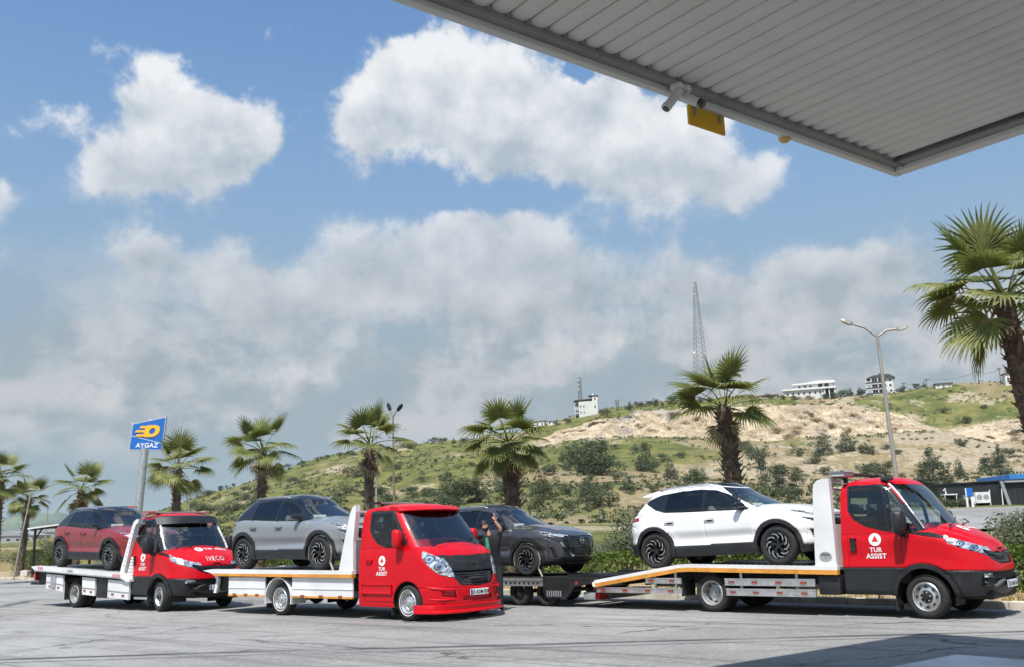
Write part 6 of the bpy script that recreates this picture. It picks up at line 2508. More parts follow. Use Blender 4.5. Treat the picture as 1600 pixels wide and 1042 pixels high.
# trees and bushes one can tell apart on the slope: (column, row of foot, height m, kind, tone, width, label)
SINGLES = [   # height given as rows in the photograph
    (905, 742, 62.0, 'round', 0, 1.1, 'broad dark tree, left of the dark clump below the quarry face'),
    (940, 741, 66.0, 'pine', 0, 1.5, 'tall dark pine, right of the dark clump below the quarry face'),
    (1010, 735, 46.0, 'pine', 0, 1.35, 'lone dark conifer right of the dark clump on the slope'),
    (1286, 711, 38.0, 'pine', 0, 1.25, 'left conifer of the pair below the quarry face'),
    (1323, 706, 38.0, 'pine', 0, 1.2, 'right conifer of the pair below the quarry face'),
    (1214, 762, 42.0, 'round', 0, 1.2, 'rounded dark bush tree behind the roof of the white suv'),
    (1187, 733, 40.0, 'round', 0, 1.0, 'dark tree just right of the tall palm above the white suv'),
    (1462, 764, 66.0, 'pine', 0, 1.35, 'tall loose pine behind the right truck cab'),
    (1384, 752, 36.0, 'round', 1, 1.3, 'grey green tree behind the right lamp post'),
    (1562, 732, 42.0, 'pine', 0, 0.85, 'slender pine on the slope above the dark warehouse'),
    (1540, 735, 22.0, 'round', 0, 1.1, 'low dark tree left of the slender pine above the warehouse'),
    (1500, 748, 34.0, 'pine', 0, 0.8, 'thin young tree between the large pine and the warehouse'),
    (715, 788, 52.0, 'round', 0, 1.3, 'dark bush tree behind the roof of the middle truck'),
    (745, 785, 46.0, 'round', 1, 1.2, 'grey green tree behind the gunmetal suv left of the palm'),
    (850, 780, 40.0, 'round', 1, 1.0, 'grey green tree right of the palm behind the gunmetal suv'),
    (918, 785, 42.0, 'pine', 0, 1.1, 'small conifer above the bonnet of the gunmetal suv'),
    (982, 768, 34.0, 'pine', 0, 1.0, 'small conifer low on the slope left of the white suv'),
    (1048, 748, 36.0, 'pine', 0, 1.0, 'small conifer left of the tall palm'),
    (1086, 753, 26.0, 'round', 1, 1.0, 'low grey green tree above the roof of the white suv'),
    (1245, 760, 28.0, 'round', 1, 1.1, 'low tree above the bonnet of the white suv'),
    (1288, 742, 14.0, 'shrub', 0, 1.2, 'dark shrub on the dry slope left of the right truck headboard'),
    (1360, 741, 18.0, 'shrub', 0, 1.3, 'round dark shrub just left of the right lamp post'),
    (857, 742, 18.0, 'shrub', 0, 1.2, 'dark shrub left of the dark clump on the slope'),
    (640, 700, 12.0, 'shrub', 0, 1.4, 'dark shrub on the crest of the left hill'),
]
for (px, py, hg, kd, tone, wd, lb) in SINGLES:
    hill_tree(px, py, hg, kd, tone, lb, None, 60, wd, True)
rs = random.Random(5)
# crest trees
CREST = [(322, 772), (341, 765), (352, 762), (366, 757), (404, 747), (412, 745), (428, 741), (436, 739), (452, 732), (475, 727), (498, 718), (512, 715), (530, 713), (547, 710), (566, 706), (590, 702), (606, 700), (629, 697), (676, 690), (690, 690), (712, 690), (728, 690), (870, 662), (884, 658), (948, 645), (976, 638), (988, 636), (1000, 634), (1012, 632), (1023, 632), (1036, 631), (1050, 629), (1064, 628), (1078, 627), (1092, 626), (1106, 625), (1206, 621), (1222, 622), (1240, 622), (1262, 622), (1288, 621), (1304, 620), (1318, 617), (1330, 615), (1340, 614), (1349, 613), (1408, 610), (1432, 606), (1446, 603)]
def crest_words(px, k):
    kd = {'round': 'rounded tree', 'shrub': 'low bush', 'pine': 'pointed conifer'}[k]
    zone = 'crest of the left hill' if px < 740 else 'crest above the quarry left of the tall mast' if px < 1120 else 'crest beside the white villa'
    return 'small dark %s on the %s' % (kd, zone), '%ss on the %s' % (kd, zone)


for (px, py) in CREST:
    k = rs.choice(['round', 'round', 'shrub', 'pine'])
    hill_tree(px + rs.uniform(-4, 4), py + 2, rs.uniform(7, 13) * (1.15 if 980 < px < 1110 or 1310 < px < 1350 else 0.85), k, 0, *crest_words(px, k), 200, rs.uniform(1.0, 1.5), True)
# slope shrubs
def shrub_words(px, py, top, bot, tn, big):
    tone = 'dark green' if tn == 0 else 'olive'
    size = 'large' if big else 'small'
    f = (py - top) / (bot - top)
    if px < 640:
        zone = 'grassy left slope'
    elif px < 1040:
        zone = 'slope behind the gunmetal suv' if f > 0.4 else 'green slope below the quarry face'
    elif px < 1330:
        zone = 'dry slope behind the white suv'
    else:
        zone = 'dry terraces behind the right truck cab' if f > 0.35 else 'green upper slope right of the quarry'
    return '%s %s shrub on the %s' % (size, tone, zone), '%s %s shrubs on the %s' % (size, tone, zone)


n = 0
while n < 145:
    px = rs.uniform(300, 1600)
    f = rs.random()
    top = float(spl([(300, 785), (420, 750), (505, 722), (619, 704), (700, 696), (840, 690), (1000, 692), (1400, 690), (1480, 640), (1600, 625)], px)) + 4
    bot = 805 - (px - 300) * 0.008
    py = top + (bot - top) * f
    if 1020 < px < 1470 and py < 695:
        continue
    big = rs.random() < 0.25
    tn = rs.choice([0, 0, 1])
    hill_tree(px, py, rs.uniform(1.0, 1.9) * (1.5 if big else 1.0), 'shrub', tn, *shrub_words(px, py, top, bot, tn, big), 60, rs.uniform(0.9, 1.5))
    n += 1


# low scrub that nobody could count
def scrub():
    rng = np.random.default_rng(3)
    n = 9000
    az = rng.uniform(-22, 32, n)
    r = rng.uniform(95, 345, n)
    z = terrain_z(az, r)
    keep = (cliffness(az, r) < 0.15) & (z > 1.0)
    x, y = np.sin(np.radians(az)) * r, np.cos(np.radians(az)) * r
    keep &= fbm(x, y, 22, 4, 71) + fbm(x, y, 7, 2, 72) * 0.8 + rng.normal(0, 0.10, n) > -0.02
    x, y, z = x[keep], y[keep], z[keep]
    n = len(x)
    s = rng.uniform(0.18, 0.55, n) * np.where(rng.random(n) < 0.15, 1.7, 1.0)
    m = 10
    d = rng.normal(0, 1, (n, m, 3))
    d /= np.linalg.norm(d, axis=2, keepdims=True)
    d[..., 2] = np.abs(d[..., 2])
    C = np.stack([x, y, z], -1)[:, None] + d * s[:, None, None] * np.array([1.2, 1.2, 0.9])
    V, Q = leaf_quads(C.reshape(-1, 3), d.reshape(-1, 3), 0.26, 0.7, rng)
    o = np_mesh('hillside_scrub', V, Q, OLIVE, None, False)
    o['kind'] = 'stuff'
    o['label'] = 'low scrub and tufts covering the hillside'


scrub()


# ---- palms
def frond_mesh(e_deg, seed, dry=False):
    """fan leaf leaving the trunk head at elevation e in the x-z plane"""
    rng = np.random.default_rng(seed)
    e = RAD(e_deg)
    V, F = [], []
    L = rng.uniform(0.62, 0.80)
    # leaf stalk, sagging a little
    pts = []
    p = np.array([0.05, 0, 0.0])
    ang = e
    for k in range(7):
        pts.append(p.copy())
        ang -= RAD((2.0 if e_deg > 60 else 4.0) if not dry else 9)
        p = p + np.array([cos(ang), 0, sin(ang)]) * L / 6
    W = 0.026
    for i, q in enumerate(pts):
        w = W * (1.25 - 0.8 * i / 6)
        V += [q + np.array([0, -w, 0]), q + np.array([0, w, 0]), q + np.array([0, 0, -w * 0.9])]
    for i in range(6):
        a = 3 * i
        F += [(a, a + 1, a + 4, a + 3), (a + 1, a + 2, a + 5, a + 4), (a + 2, a, a + 3, a + 5)]
    hub = pts[-1]
    dirx = np.array([cos(ang), 0, sin(ang)])
    side = np.array([0, 1.0, 0])
    up = np.cross(dirx, side)
    if up[2] < 0:
        up = -up
    nseg = 30
    R = rng.uniform(0.66, 0.80)
    for i in range(nseg):
        th = RAD(-112 + 224 * i / (nseg - 1)) + rng.normal(0, 0.015)
        d = dirx * cos(th) + side * sin(th)
        ln = R * (0.74 + 0.26 * cos(th * 0.62)) * rng.uniform(0.92, 1.05)
        t = np.cross(d, up)
        wmax = R * RAD(224 / nseg) * 0.54
        cur = hub.copy()
        dd = d + up * 0.16
        base = len(V)
        K = 6
        for k in range(K + 1):
            f = k / K
            w = wmax * (0.10 + 2.3 * f if f < 0.28 else (0.74 * (1 - (f - 0.28) / 0.75)**0.9 + 0.010))
            fold = up * w * 0.5 * (1 if i % 2 else -1) * 0.5
            V += [cur - t * w + fold, cur + t * w - fold]
            # droop grows towards the tip
            g_ = (0.02 + (0.95 if not dry else 1.2) * max(0.0, f - 0.30)**1.1) * (0.30 if e_deg > 60 else 0.6 if e_deg > 40 else 1.0)
            dd = dd + np.array([0, 0, -1]) * g_
            dd = dd / np.linalg.norm(dd)
            cur = cur + dd * ln / K
        for k in range(K):
            a = base + 2 * k
            F.append((a, a + 1, a + 3, a + 2))
    return np.array(V), F


FROND = {}
for e_deg in (82, 66, 50, 36, 22, 8, -8, -26, -48):
    for v in range(2):
        Vv, Ff = frond_mesh(e_deg, 500 + e_deg * 3 + v)
        o = np_mesh('frond', Vv, Ff, PALML, None, False)
        FROND.setdefault(e_deg, []).append(o.data)
        bpy.data.objects.remove(o)
DRYF = []
for v in range(3):
    Vv, Ff = frond_mesh(-52 - 8 * v, 900 + v, True)
    o = np_mesh('dry_frond', Vv, Ff, PALMD, None, False)
    DRYF.append(o.data)
    bpy.data.objects.remove(o)


def palm(x, y, zb, hgt, scale, label, seed, lean=(0, 0), rad=0.19, nf=24, dry=4, bend=0.0, up=0.0):
    rg = random.Random(seed)
    t = thing('palm_tree', label, 'palm tree', (x, y, zb), 0, 'palm trees along the verge')
    V, F = [], []
    npt = 26
    ns = 14
    axis = []
    for i in range(npt):
        f = i / (npt - 1)
        cx = lean[0] * (f + bend * math.sin(f * pi))
        cy = lean[1] * f
        axis.append((cx, cy, -0.2 + (hgt + 0.2) * f))
        r = rad * (1.12 - 0.25 * f + 0.10 * math.exp(-(f / 0.06)**2)) * (1 + 0.05 * math.sin(i * 2.4))
        for k in range(ns):
            a = 2 * pi * k / ns
            rr = r * (1 + 0.06 * rg.uniform(-1, 1))
            V.append((cx + rr * cos(a), cy + rr * sin(a), axis[-1][2]))
    for i in range(npt - 1):
        for k in range(ns):
            F.append((i * ns + k, i * ns + (k + 1) % ns, (i + 1) * ns + (k + 1) % ns, (i + 1) * ns + k))
    F.append(tuple((npt - 1) * ns + k for k in range(ns)))
    MB().add(V, F).build('trunk', BARK, t, 60)
    # old leaf bases
    b = MB()
    nb = int(46 * hgt)
    for i in range(nb):
        f = (i + rg.random()) / nb
        f = 0.10 + 0.90 * f
        j = min(npt - 1, int(f * (npt - 1)))
        ax = axis[j]
        a = i * 2.399963 + rg.uniform(-0.3, 0.3)
        r0 = rad * (1.0 - 0.22 * f)
        ln = rad * rg.uniform(0.40, 0.95) * (0.7 + 0.6 * f)
        up = rg.uniform(-0.1, 1.1)
        w = rad * rg.uniform(0.16, 0.32)
        z = ax[2] + rg.uniform(-0.05, 0.05)
        ca, sa = cos(a), sin(a)
        p0 = Vector((ax[0] + r0 * ca, ax[1] + r0 * sa, z))
        p1 = p0 + Vector((ca, sa, up)) * ln * 0.6
        p2 = p1 + Vector((ca * 0.4, sa * 0.4, up * 0.8 + 0.1)) * ln * 0.7
        tv = Vector((-sa, ca, 0))
        b.add([p0 - tv * w, p0 + tv * w, p0 + Vector((0, 0, -w * 1.2)), p1 - tv * w * 0.8, p1 + tv * w * 0.8, p1 + Vector((0, 0, -w * 0.5)), p2],
              [(0, 1, 4, 3), (1, 2, 5, 4), (2, 0, 3, 5), (3, 4, 6), (4, 5, 6), (5, 3, 6)])
    b.build('leaf_bases', BOOT, t)['kind'] = 'stuff'
    top = axis[-1]
    levels = [82, 66, 50, 36, 22, 8, -8, -26, -48]
    wts = [2, 2.6, 3, 3.2, 3.4, 3.2, 3.2, 3.0, 2.4]
    seq = []
    for e_deg, w in zip(levels, wts):
        w *= 1 - up * max(0.0, (40 - e_deg) / 88)
        seq += [e_deg] * round(nf * w / sum(wts))
    az = rg.uniform(0, 6.28)
    for e_deg in seq:
        az += 2.399963 + rg.uniform(-0.25, 0.25)
        o = link('frond', rg.choice(FROND[e_deg]), t)
        o.location = (top[0] + 0.03 * cos(az), top[1] + 0.03 * sin(az), top[2] + 0.10 * e_deg / 90)
        o.rotation_euler = (rg.uniform(-0.35, 0.35), 0, az)
        s = scale * rg.uniform(0.86, 1.12)
        o.scale = (s, s, s)
    for k in range(dry):
        az += 2.2
        o = link('dry_frond', rg.choice(DRYF), t)
        o.location = (top[0], top[1], top[2] - 0.12)
        o.rotation_euler = (0, 0, az)
        s = scale * rg.uniform(0.55, 0.85)
        o.scale = (s, s, s)
    return t


# (column, depth, height of the head above ground, frond scale, trunk radius)
PALMS = [
    (1690, 18.6, 5.72, 1.22, 0.205, (-0.85, 0.1), 'tall leaning palm rising in front of the warehouse', 27, 1.2),
    (1163, 24.6, 4.45, 1.10, 0.215, (-0.30, 0.0), 'palm with a bare dark trunk standing behind the white suv', 25, 0.0),
    (806, 28.0, 4.05, 1.0, 0.235, (-0.12, 0.0), 'stocky palm standing behind the gunmetal suv', 22, 0.0),
    (574, 33.0, 4.60, 1.0, 0.17, (0.08, 0.0), 'palm behind the headboard of the middle truck beside the thin lamp post', 20, 0.0),
    (407, 38.0, 4.95, 1.14, 0.175, (0.0, 0.0), 'palm rising behind the roof of the blue grey suv', 19, 0.0),
    (272, 43.0, 4.75, 1.12, 0.18, (0.05, 0.0), 'palm behind the left truck cab, right of the blue sign', 20, 0.0),
    (120, 50.0, 4.35, 1.08, 0.165, (0.05, 0.0), 'palm behind the dark red suv', 15, 0.0),
    (33, 54.0, 4.20, 1.0, 0.17, (0.22, 0.0), 'palm beside the thin leaning pole', 15, 0.0),
    (-8, 46.0, 4.75, 1.0, 0.19, (0.0, 0.0), 'leftmost palm of the row, only half in view', 15, 0.0),
]
for i, (px, dep, hg, sc, rd, ln, lb, nf, bd) in enumerate(PALMS):
    x, y = place(px, dep)
    palm(x, y, 0.12, hg, sc, lb, 40 + i, ln, rd, nf, 4 if i else 0, bd * 0.15, 0.35 if i == 0 else 0.15 if i == 1 else 0.2)


# ---- hedges and verge bushes
def hedge(s0, s1, q0, q1, z1, label, n, mat=HEDGE, seed=1):
    rng = np.random.default_rng(seed)
    L = s1 - s0
    P = np.stack([rng.uniform(s0, s1, n), rng.uniform(q0, q1, n), rng.uniform(0.05, z1, n)], -1)
    face = rng.integers(0, 4, n)
    N = np.zeros((n, 3))
    P[face == 0, 1] = q0 + rng.exponential(0.06, (face == 0).sum())
    N[face == 0, 1] = -1
    top = (face == 1) | (face == 2)
    P[top, 2] = z1 - rng.exponential(0.06, top.sum())
    N[top, 2] = 1
    P[face == 3, 1] = q1 - rng.exponential(0.06, (face == 3).sum())
    N[face == 3, 1] = 1
    bump = fbm(P[:, 0], P[:, 1] + P[:, 2], 0.9, 4, seed) * 0.30 + fbm(P[:, 0], P[:, 2], 0.25, 2, seed + 3) * 0.12
    P[:, 2] += bump * (P[:, 2] / z1)
    P[face == 0, 1] += bump[face == 0] * 0.7
    end = np.minimum(P[:, 0] - s0, s1 - P[:, 0])
    P[:, 2] *= 0.80 + 0.20 * np.clip(end / 0.35, 0, 1)
    P[:, 1] *= -1
    N[:, 1] *= -1
    q0, q1 = -q0, -q1
    V, Q = leaf_quads(P, N + rng.normal(0, 0.3, (n, 3)), 0.055, 0.5, rng)
    t = thing('hedge', label, 'hedge', (KP[0], KP[1], 0.12), KROT)
    np_mesh('foliage', V, Q, mat, t, False)
    st = MB()
    for x in np.arange(s0 + 0.3, s1, 0.6):
        st.tube([(x, (q0 + q1) / 2, -0.05), (x + 0.05, (q0 + q1) / 2 + 0.03, z1 * 0.8)], [0.03, 0.015], 5)
        for da in (-0.22, 0.22):
            st.tube([(x, (q0 + q1) / 2, z1 * 0.25), (x + da, (q0 + q1) / 2 - da * 0.7, z1 * 0.85)], [0.018, 0.008], 4)
    st.build('stems', WOOD, t)['kind'] = 'stuff'
    return t


hedge(-12.0, -1.9, 1.5, 2.7, 0.92, 'clipped green hedge behind the right truck, nearest the warehouse', 15000, HEDGE, 1)
hedge(-1.5, 5.8, 1.5, 2.7, 1.05, 'clipped green hedge between the gunmetal suv and the white suv', 12000, HEDGE, 2)
hedge(7.0, 15.5, 1.6, 2.8, 0.85, 'clipped green hedge behind the middle truck', 9000, HEDGE, 3)
hedge(16.5, 27.5, 1.6, 2.8, 0.85, 'clipped green hedge seen under the blue grey suv', 9000, HEDGE, 4)
hedge(44.2, 46.2, 1.4, 2.4, 0.95, 'small clipped box hedge behind the tail of the left truck', 2200, HEDGE, 5)
hedge(46.6, 52.5, 1.8, 3.4, 1.35, 'larger green hedge left of the small clipped box hedge', 5000, HEDGE, 6)


def verge_bush(px, dep, hgt, wide, label, mat, seed, n=1600):
    rng = np.random.default_rng(seed)
    x, y = place(px, dep)
    cl = [(rng.normal(0, 0.30) * wide, rng.normal(0, 0.25) * wide, rng.uniform(0.25, 0.82) * hgt, rng.uniform(0.16, 0.28) * min(wide, hgt)) for _ in range(14)]
    P, d = clump_points(n, cl, rng, 0.35)
    P[:, 2] = np.abs(P[:, 2])
    V, Q = leaf_quads(P, d + np.array([0, 0, 0.5]), 0.050 if hgt < 2.5 else 0.065, 0.38, rng)
    t = thing('bush', label, 'bush', (x, y, float(terrain_z(math.degrees(math.atan2(x, y)), math.hypot(x, y))) if dep > 34 and px > 100 else 0.12), 0)
    np_mesh('foliage', V, Q, mat, t, False)
    st = MB()
    for c in cl[:8]:
        st.tube([(c[0] * 0.2, c[1] * 0.2, -0.15), (c[0] * 0.6, c[1] * 0.6, c[2] * 0.6), (c[0], c[1], c[2])], [0.03, 0.02, 0.008], 5)
    st.build('stems', WOOD, t)['kind'] = 'stuff'
    return t


BUSHES = [
    (972, 29, 2.1, 2.4, 'grey green bush beside the rear of the white suv', OLEAND),
    (915, 32, 1.5, 2.2, 'low grey bush behind the bonnet of the gunmetal suv', OLEAND),
    (1612, 26, 1.75, 1.7, 'grey green bush in front of the warehouse, beside the tall leaning palm', OLEAND),
    (700, 38, 2.6, 3.0, 'dark bush behind the windscreen peak of the middle truck', DKBUSH),
    (736, 36, 2.2, 2.4, 'dark bush between the middle truck and the gunmetal suv', DKBUSH),
    (370, 42, 2.6, 3.2, 'dark green bush behind the rear of the blue grey suv', DKBUSH),
    (350, 46, 2.2, 3.0, 'dark bush behind the sun visor of the left truck', DKBUSH),
    (62, 58, 1.7, 3.4, 'pale grey bush left of the carport posts', OLEAND),
    (80, 56, 1.9, 3.2, 'pale grey bush under the carport', OLEAND),
    (98, 54, 2.1, 3.0, 'pale grey bush between the carport and the dark red suv', OLEAND),
    (1050, 34, 1.6, 2.6, 'low grey green bush hidden behind the white suv', OLEAND),
    (1140, 33, 1.4, 2.4, 'low bush seen beneath the white suv', OLEAND),
    (460, 45, 1.5, 3.0, 'low bush behind the doors of the blue grey suv', DKBUSH),
]
for i, (px, dep, hg, wd, lb, mt) in enumerate(BUSHES):
    verge_bush(px, dep, hg, wd, lb, mt, 300 + i, 2600 if dep > 40 else 4200)


def tufts():
    rng = np.random.default_rng(9)
    n = 5200
    s = rng.uniform(-14, 46, n)
    q = 0.15 + rng.gamma(1.6, 0.55, n)
    keep = fbm(s, q, 1.6, 3, 81) + rng.normal(0, 0.1, n) > -0.08
    s, q = s[keep], q[keep]
    n = len(s)
    m = 5
    a = rng.uniform(0, 6.28, (n, m))
    hgt = rng.uniform(0.06, 0.22, (n, m))
    x = (KP[0] + KD[0] * s + KN[0] * q)[:, None] + rng.normal(0, 0.03, (n, m))
    y = (KP[1] + KD[1] * s + KN[1] * q)[:, None] + rng.normal(0, 0.03, (n, m))
    z = np.full((n, m), 0.08) + 0.03 * np.clip(q / 3, 0, 1)[:, None]
    w = 0.008
    dx, dy = np.cos(a), np.sin(a)
    V = np.stack([np.stack([x - dy * w, y + dx * w, z], -1), np.stack([x + dy * w, y - dx * w, z], -1), np.stack([x + dx * hgt * 0.5, y + dy * hgt * 0.5, z + hgt], -1)], 2).reshape(-1, 3)
    o = np_mesh('verge_grass', V, np.arange(len(V)).reshape(-1, 3), STRAW, None, False)
    o['kind'] = 'stuff'
    o['label'] = 'dry grass tufts along the kerb'


tufts()

# ------------------------------------------------------------------ filling-station canopy overhead
CANW = plain('canopy_white', (0.76, 0.715, 0.64), 0.55, 0, 0, 0.06, 1.0)
CANF = plain('canopy_fascia', (0.68, 0.66, 0.61), 0.5, 0, 0, 0.05, 0.7)
CAND = plain('canopy_channel', (0.27, 0.262, 0.24), 0.6, 0, 0, 0.12, 2.0)
can = thing('canopy', 'filling station canopy overhead with a white slatted ceiling and grey edge channel', 'canopy', (CCORN[0], CCORN[1], 5.5), math.atan2(CE1[1], CE1[0]))
# local x runs along the left edge, local y along the right edge; z = 0 is the lower rim
CX, CY = 17.0, 15.0
m = MB()
for a, b in ((0.0, 3.9), (3.905, 9.4), (9.405, CX)):
    m.box(a, b, 0.0, 0.085, 0.0, 1.05, 0.012)
m.build('fascia', CANF, can, 40)
m = MB()
for a, b in ((0.09, 2.45), (2.455, 8.4), (8.405, CY)):
    m.box(0.0, 0.16, a, b, 0.002, 1.05, 0.012)
m.build('fascia', CANF, can, 40)
m = MB()
m.box(0.16, CX, 0.086, 0.20, 0.050, 0.10)
m.box(0.16, CX, 0.198, 0.206, 0.030, 0.13)
m.box(0.161, 0.345, 0.206, CY, 0.050, 0.10)
m.box(0.337, 0.345, 0.21, CY, 0.030, 0.13)
m.build('edge_channel', CAND, can)
pw = 0.196
prof = [(0.0, 0.120), (0.004, 0.108), (0.022, 0.092), (0.07, 0.080), (0.12, 0.079), (0.165, 0.086), (0.188, 0.104), (0.194, 0.128), (0.194, 0.135), (0.0, 0.135)]
pm = MB().prism(prof, 0.212, CY - 0.1)
p0 = pm.build('ceiling_panel', CANW, can, 30)
p0.location = (0.352, 0, 0)
for k in range(1, int((CX - 0.5) / pw)):
    o = p0.copy()
    COL.objects.link(o)
    o.location = (0.352 + k * pw, 0, random.uniform(-0.002, 0.002))
    o.rotation_euler = (0, random.uniform(-0.006, 0.006), 0)
clip = MB()
for k in range(int((CX - 0.5) / pw)):
    x = 0.352 + k * pw
    clip.box(x - 0.012, x + 0.030, 0.200, 0.232, 0.070, 0.100, 0.004)
c = clip.build('panel_clips', CAND, can)
c['kind'] = 'stuff'
m = MB().box(0.17, CX - 0.05, 0.09, CY - 0.05, 0.30, 0.95)
m.build('canopy_deck', CAND, can)
cl = MB()
for px_, py_ in ((13.2, 4.2), (13.2, 12.5)):
    cl.box(px_ - 0.22, px_ + 0.22, py_ - 0.22, py_ + 0.22, -5.5, 0.30, 0.03)
cl.build('column', CANF, can)

# two bullet cameras on one round base
CAMW = plain('camera_white', (0.66, 0.65, 0.62), 0.4)
for k, (az, tilt, lb) in enumerate(((RAD(-158), RAD(-52), 'white bullet camera pointing down and left under the canopy edge'), (RAD(-35), RAD(-38), 'white bullet camera with black lens pointing down and right under the canopy edge'))):
    wc = can.matrix_basis if False else None
    base = Vector((CCORN[0], CCORN[1], 0)) + Vector((CE1[0], CE1[1], 0)) * (3.88 - 0.10 * k) + Vector((CE2[0], CE2[1], 0)) * 0.17
    t = thing('security_camera', lb, 'security camera', (base.x, base.y, 5.545), 0)
    b = MB().lathe([(0.0, 0.0), (0.062, 0.0), (0.066, -0.02), (0.055, -0.045), (0.0, -0.05)], 18, 'z')
    b.build('mounting_base', CAMW, t, 40)
    d = Vector((cos(az) * cos(tilt), sin(az) * cos(tilt), sin(tilt)))
    el = Vector((d.x * 0.02, d.y * 0.02, -0.10))
    a = MB().tube([(0, 0, -0.04), (d.x * 0.01, d.y * 0.01, -0.08), el], [0.020, 0.018, 0.022], 10)
    a.build('arm', CAMW, t, 50)
    bd = MB().tube([el - d * 0.06, el + d * 0.17], [0.042, 0.042], 16)
    bo = bd.build('housing', CAMW, t, 40)
    hd = MB().tube([el + d * 0.16 + Vector((0, 0, 0.006)), el + d * 0.20 + Vector((0, 0, 0.006))], [0.046, 0.046], 16)
    hd.build('sun_shield', CAMW if k == 0 else GLOSSBLACK, bo, 40)
    ln = MB().tube([el + d * 0.165, el + d * 0.203], [0.034, 0.030], 14)
    ln.build('lens', GLOSSBLACK, bo, 40)

YELLOW = plain('yellow_board', (0.72, 0.40, 0.015), 0.45, 0, 0, 0.05, 3)


def can_pt(s, t, z):
    p = CCORN + CE1 * s + CE2 * t
    return Vector((p[0], p[1], z))


q0, q1 = can_pt(3.50, -0.05, 5.5), can_pt(2.98, -0.05, 5.5)
t = thing('sign_board', 'yellow sign board hanging from the canopy edge beside the cameras', 'sign', q1, math.atan2((q0 - q1).y, (q0 - q1).x))
MB().box(0.0, (q0 - q1).length, -0.012, 0.012, -0.165, 0.035, 0.004).build('board', YELLOW, t)
m = MB()
for x in (0.08, 0.44):
    m.box(x - 0.012, x + 0.012, 0.012, 0.03, -0.06, 0.10)
m.build('bracket', CAND, t)
t = thing('bulkhead_lamp', 'small amber lamp under the canopy edge between the yellow board and the corner', 'lamp', can_pt(2.08, 0.0, 5.5))
MB().lathe([(0.0, -0.045), (0.04, -0.038), (0.06, -0.018), (0.066, 0.0), (0.0, 0.0)], 20, 'z').build('lens', plain('amber_cover', (0.70, 0.46, 0.16), 0.4), t, 40)
MB().lathe([(0.0, 0.03), (0.07, 0.03), (0.07, 0.0), (0.0, 0.0)], 20, 'z').build('housing', CANF, t, 40)

# ------------------------------------------------------------------ lamp posts and masts
POST = plain('post_paint', (0.34, 0.32, 0.285), 0.5, 0.2, 0, 0.12, 2)
POSTD = plain('post_rusty', (0.24, 0.18, 0.12), 0.6, 0.2, 0, 0.3, 2)


def lamp_post(px, dep, hgt, arms, label, mat, r=0.08, lean=0.0, head=(0.62, 0.22), base_z=0.1, hm=None):
    x, y = place(px, dep)
    t = thing('lamp_post', label, 'street lamp', (x, y, base_z), 0)
    tp = Vector((-lean * hgt, 0, hgt))
    MB().tube([(0, 0, -0.3), tp * 0.5, tp], [r, r * 0.8, r * 0.55], 12).lathe([(r * 1.9, 0.0), (r * 1.9, 0.03), (r * 1.2, 0.05)], 12, 'z').build('pole', mat, t, 50)
    for (dx, dy, dz) in arms:
        e = tp + Vector((dx, dy, dz))
        a = MB().tube([tp - Vector((0, 0, 0.08)), tp + (e - tp) * 0.5 + Vector((0, 0, 0.03)), e], r * 0.42, 8)
        ao = a.build('arm', mat, t, 50)
        d = (e - tp).normalized()
        s = d.cross(Vector((0, 0, 1))).normalized()
        u = s.cross(d)
        L, w = head
        V = []
        for q, ww, hh in ((-0.08, 0.35, 0.6), (0.15, 0.9, 1.0), (0.7, 1.0, 0.9), (1.0, 0.5, 0.4)):
            for i, j in ((-1, -0.5), (1, -0.5), (0.8, 0.5), (-0.8, 0.5)):
                V.append(e + d * (L * q) + s * (w / 2 * ww * i) + u * (0.10 * hh * j))
        F = [(0, 1, 2, 3), (15, 14, 13, 12)]
        for k in range(3):
            for i in range(4):
                F.append((4 * k + i, 4 * (k + 1) + i, 4 * (k + 1) + (i + 1) % 4, 4 * k + (i + 1) % 4))
        MB().add(V, F).build('lamp_head', hm or mat, ao)
    return t


lamp_post(1412, 25.0, 6.35, [(-0.60, 0.1, 0.30), (0.50, -0.1, 0.08)], 'tall pale double armed street lamp behind the right truck cab', POST, 0.070, 0.024, (0.30, 0.16))
lamp_post(617, 37.0, 6.05, [(-0.12, 0.2, 0.28), (0.22, -0.3, 0.20)], 'thin street lamp with a dark tilted head right of the palm above the middle truck', POSTD, 0.05, 0.008, (0.40, 0.14), 0.1, CHASSIS)
lamp_post(588, 66.0, 8.75, [(-1.35, 0.0, 0.08), (1.55, 0.0, 0.02)], 'far double armed street lamp partly hidden by the palm above the middle truck', POST, 0.08, 0.0, (0.55, 0.22))
lamp_post(293, 62.0, 5.2, [(-0.9, 0.0, 0.1)], 'thin far lamp post right of the palm behind the left truck cab', POST, 0.05, 0.0, (0.5, 0.2))
lamp_post(70, 80.0, 5.1, [(-0.9, 0.0, 0.15)], 'small far lamp post above the carport roof', POST, 0.06, 0.0, (0.6, 0.25))
lamp_post(150, 95.0, 5.6, [(1.0, 0.0, 0.15)], 'small far lamp post right of the palm behind the dark red suv', POST, 0.06, 0.0, (0.6, 0.25))

# thin leaning pole by the left palm
x, y = place(24, 51.5)
t = thing('pole', 'thin pale pole leaning beside the second palm from the left', 'pole', (x, y, 0.0))
MB().tube([(0, 0, -0.2), (0.25, 0, 2.0), (0.62, 0, 4.55)], [0.045, 0.04, 0.03], 8).build('shaft', POST, t, 60)
x, y = place(42, 52.5)
t = thing('concrete_block', 'short grey concrete block standing on the verge at the left', 'concrete block', (x, y, 0.02))
MB().box(-0.19, 0.19, -0.18, 0.18, 0.0, 0.42, 0.02).build('block', CONCRETE, t)
MB().box(-0.15, 0.15, -0.14, 0.14, 0.42, 0.46, 0.01).build('cap', CONCRETE, t)

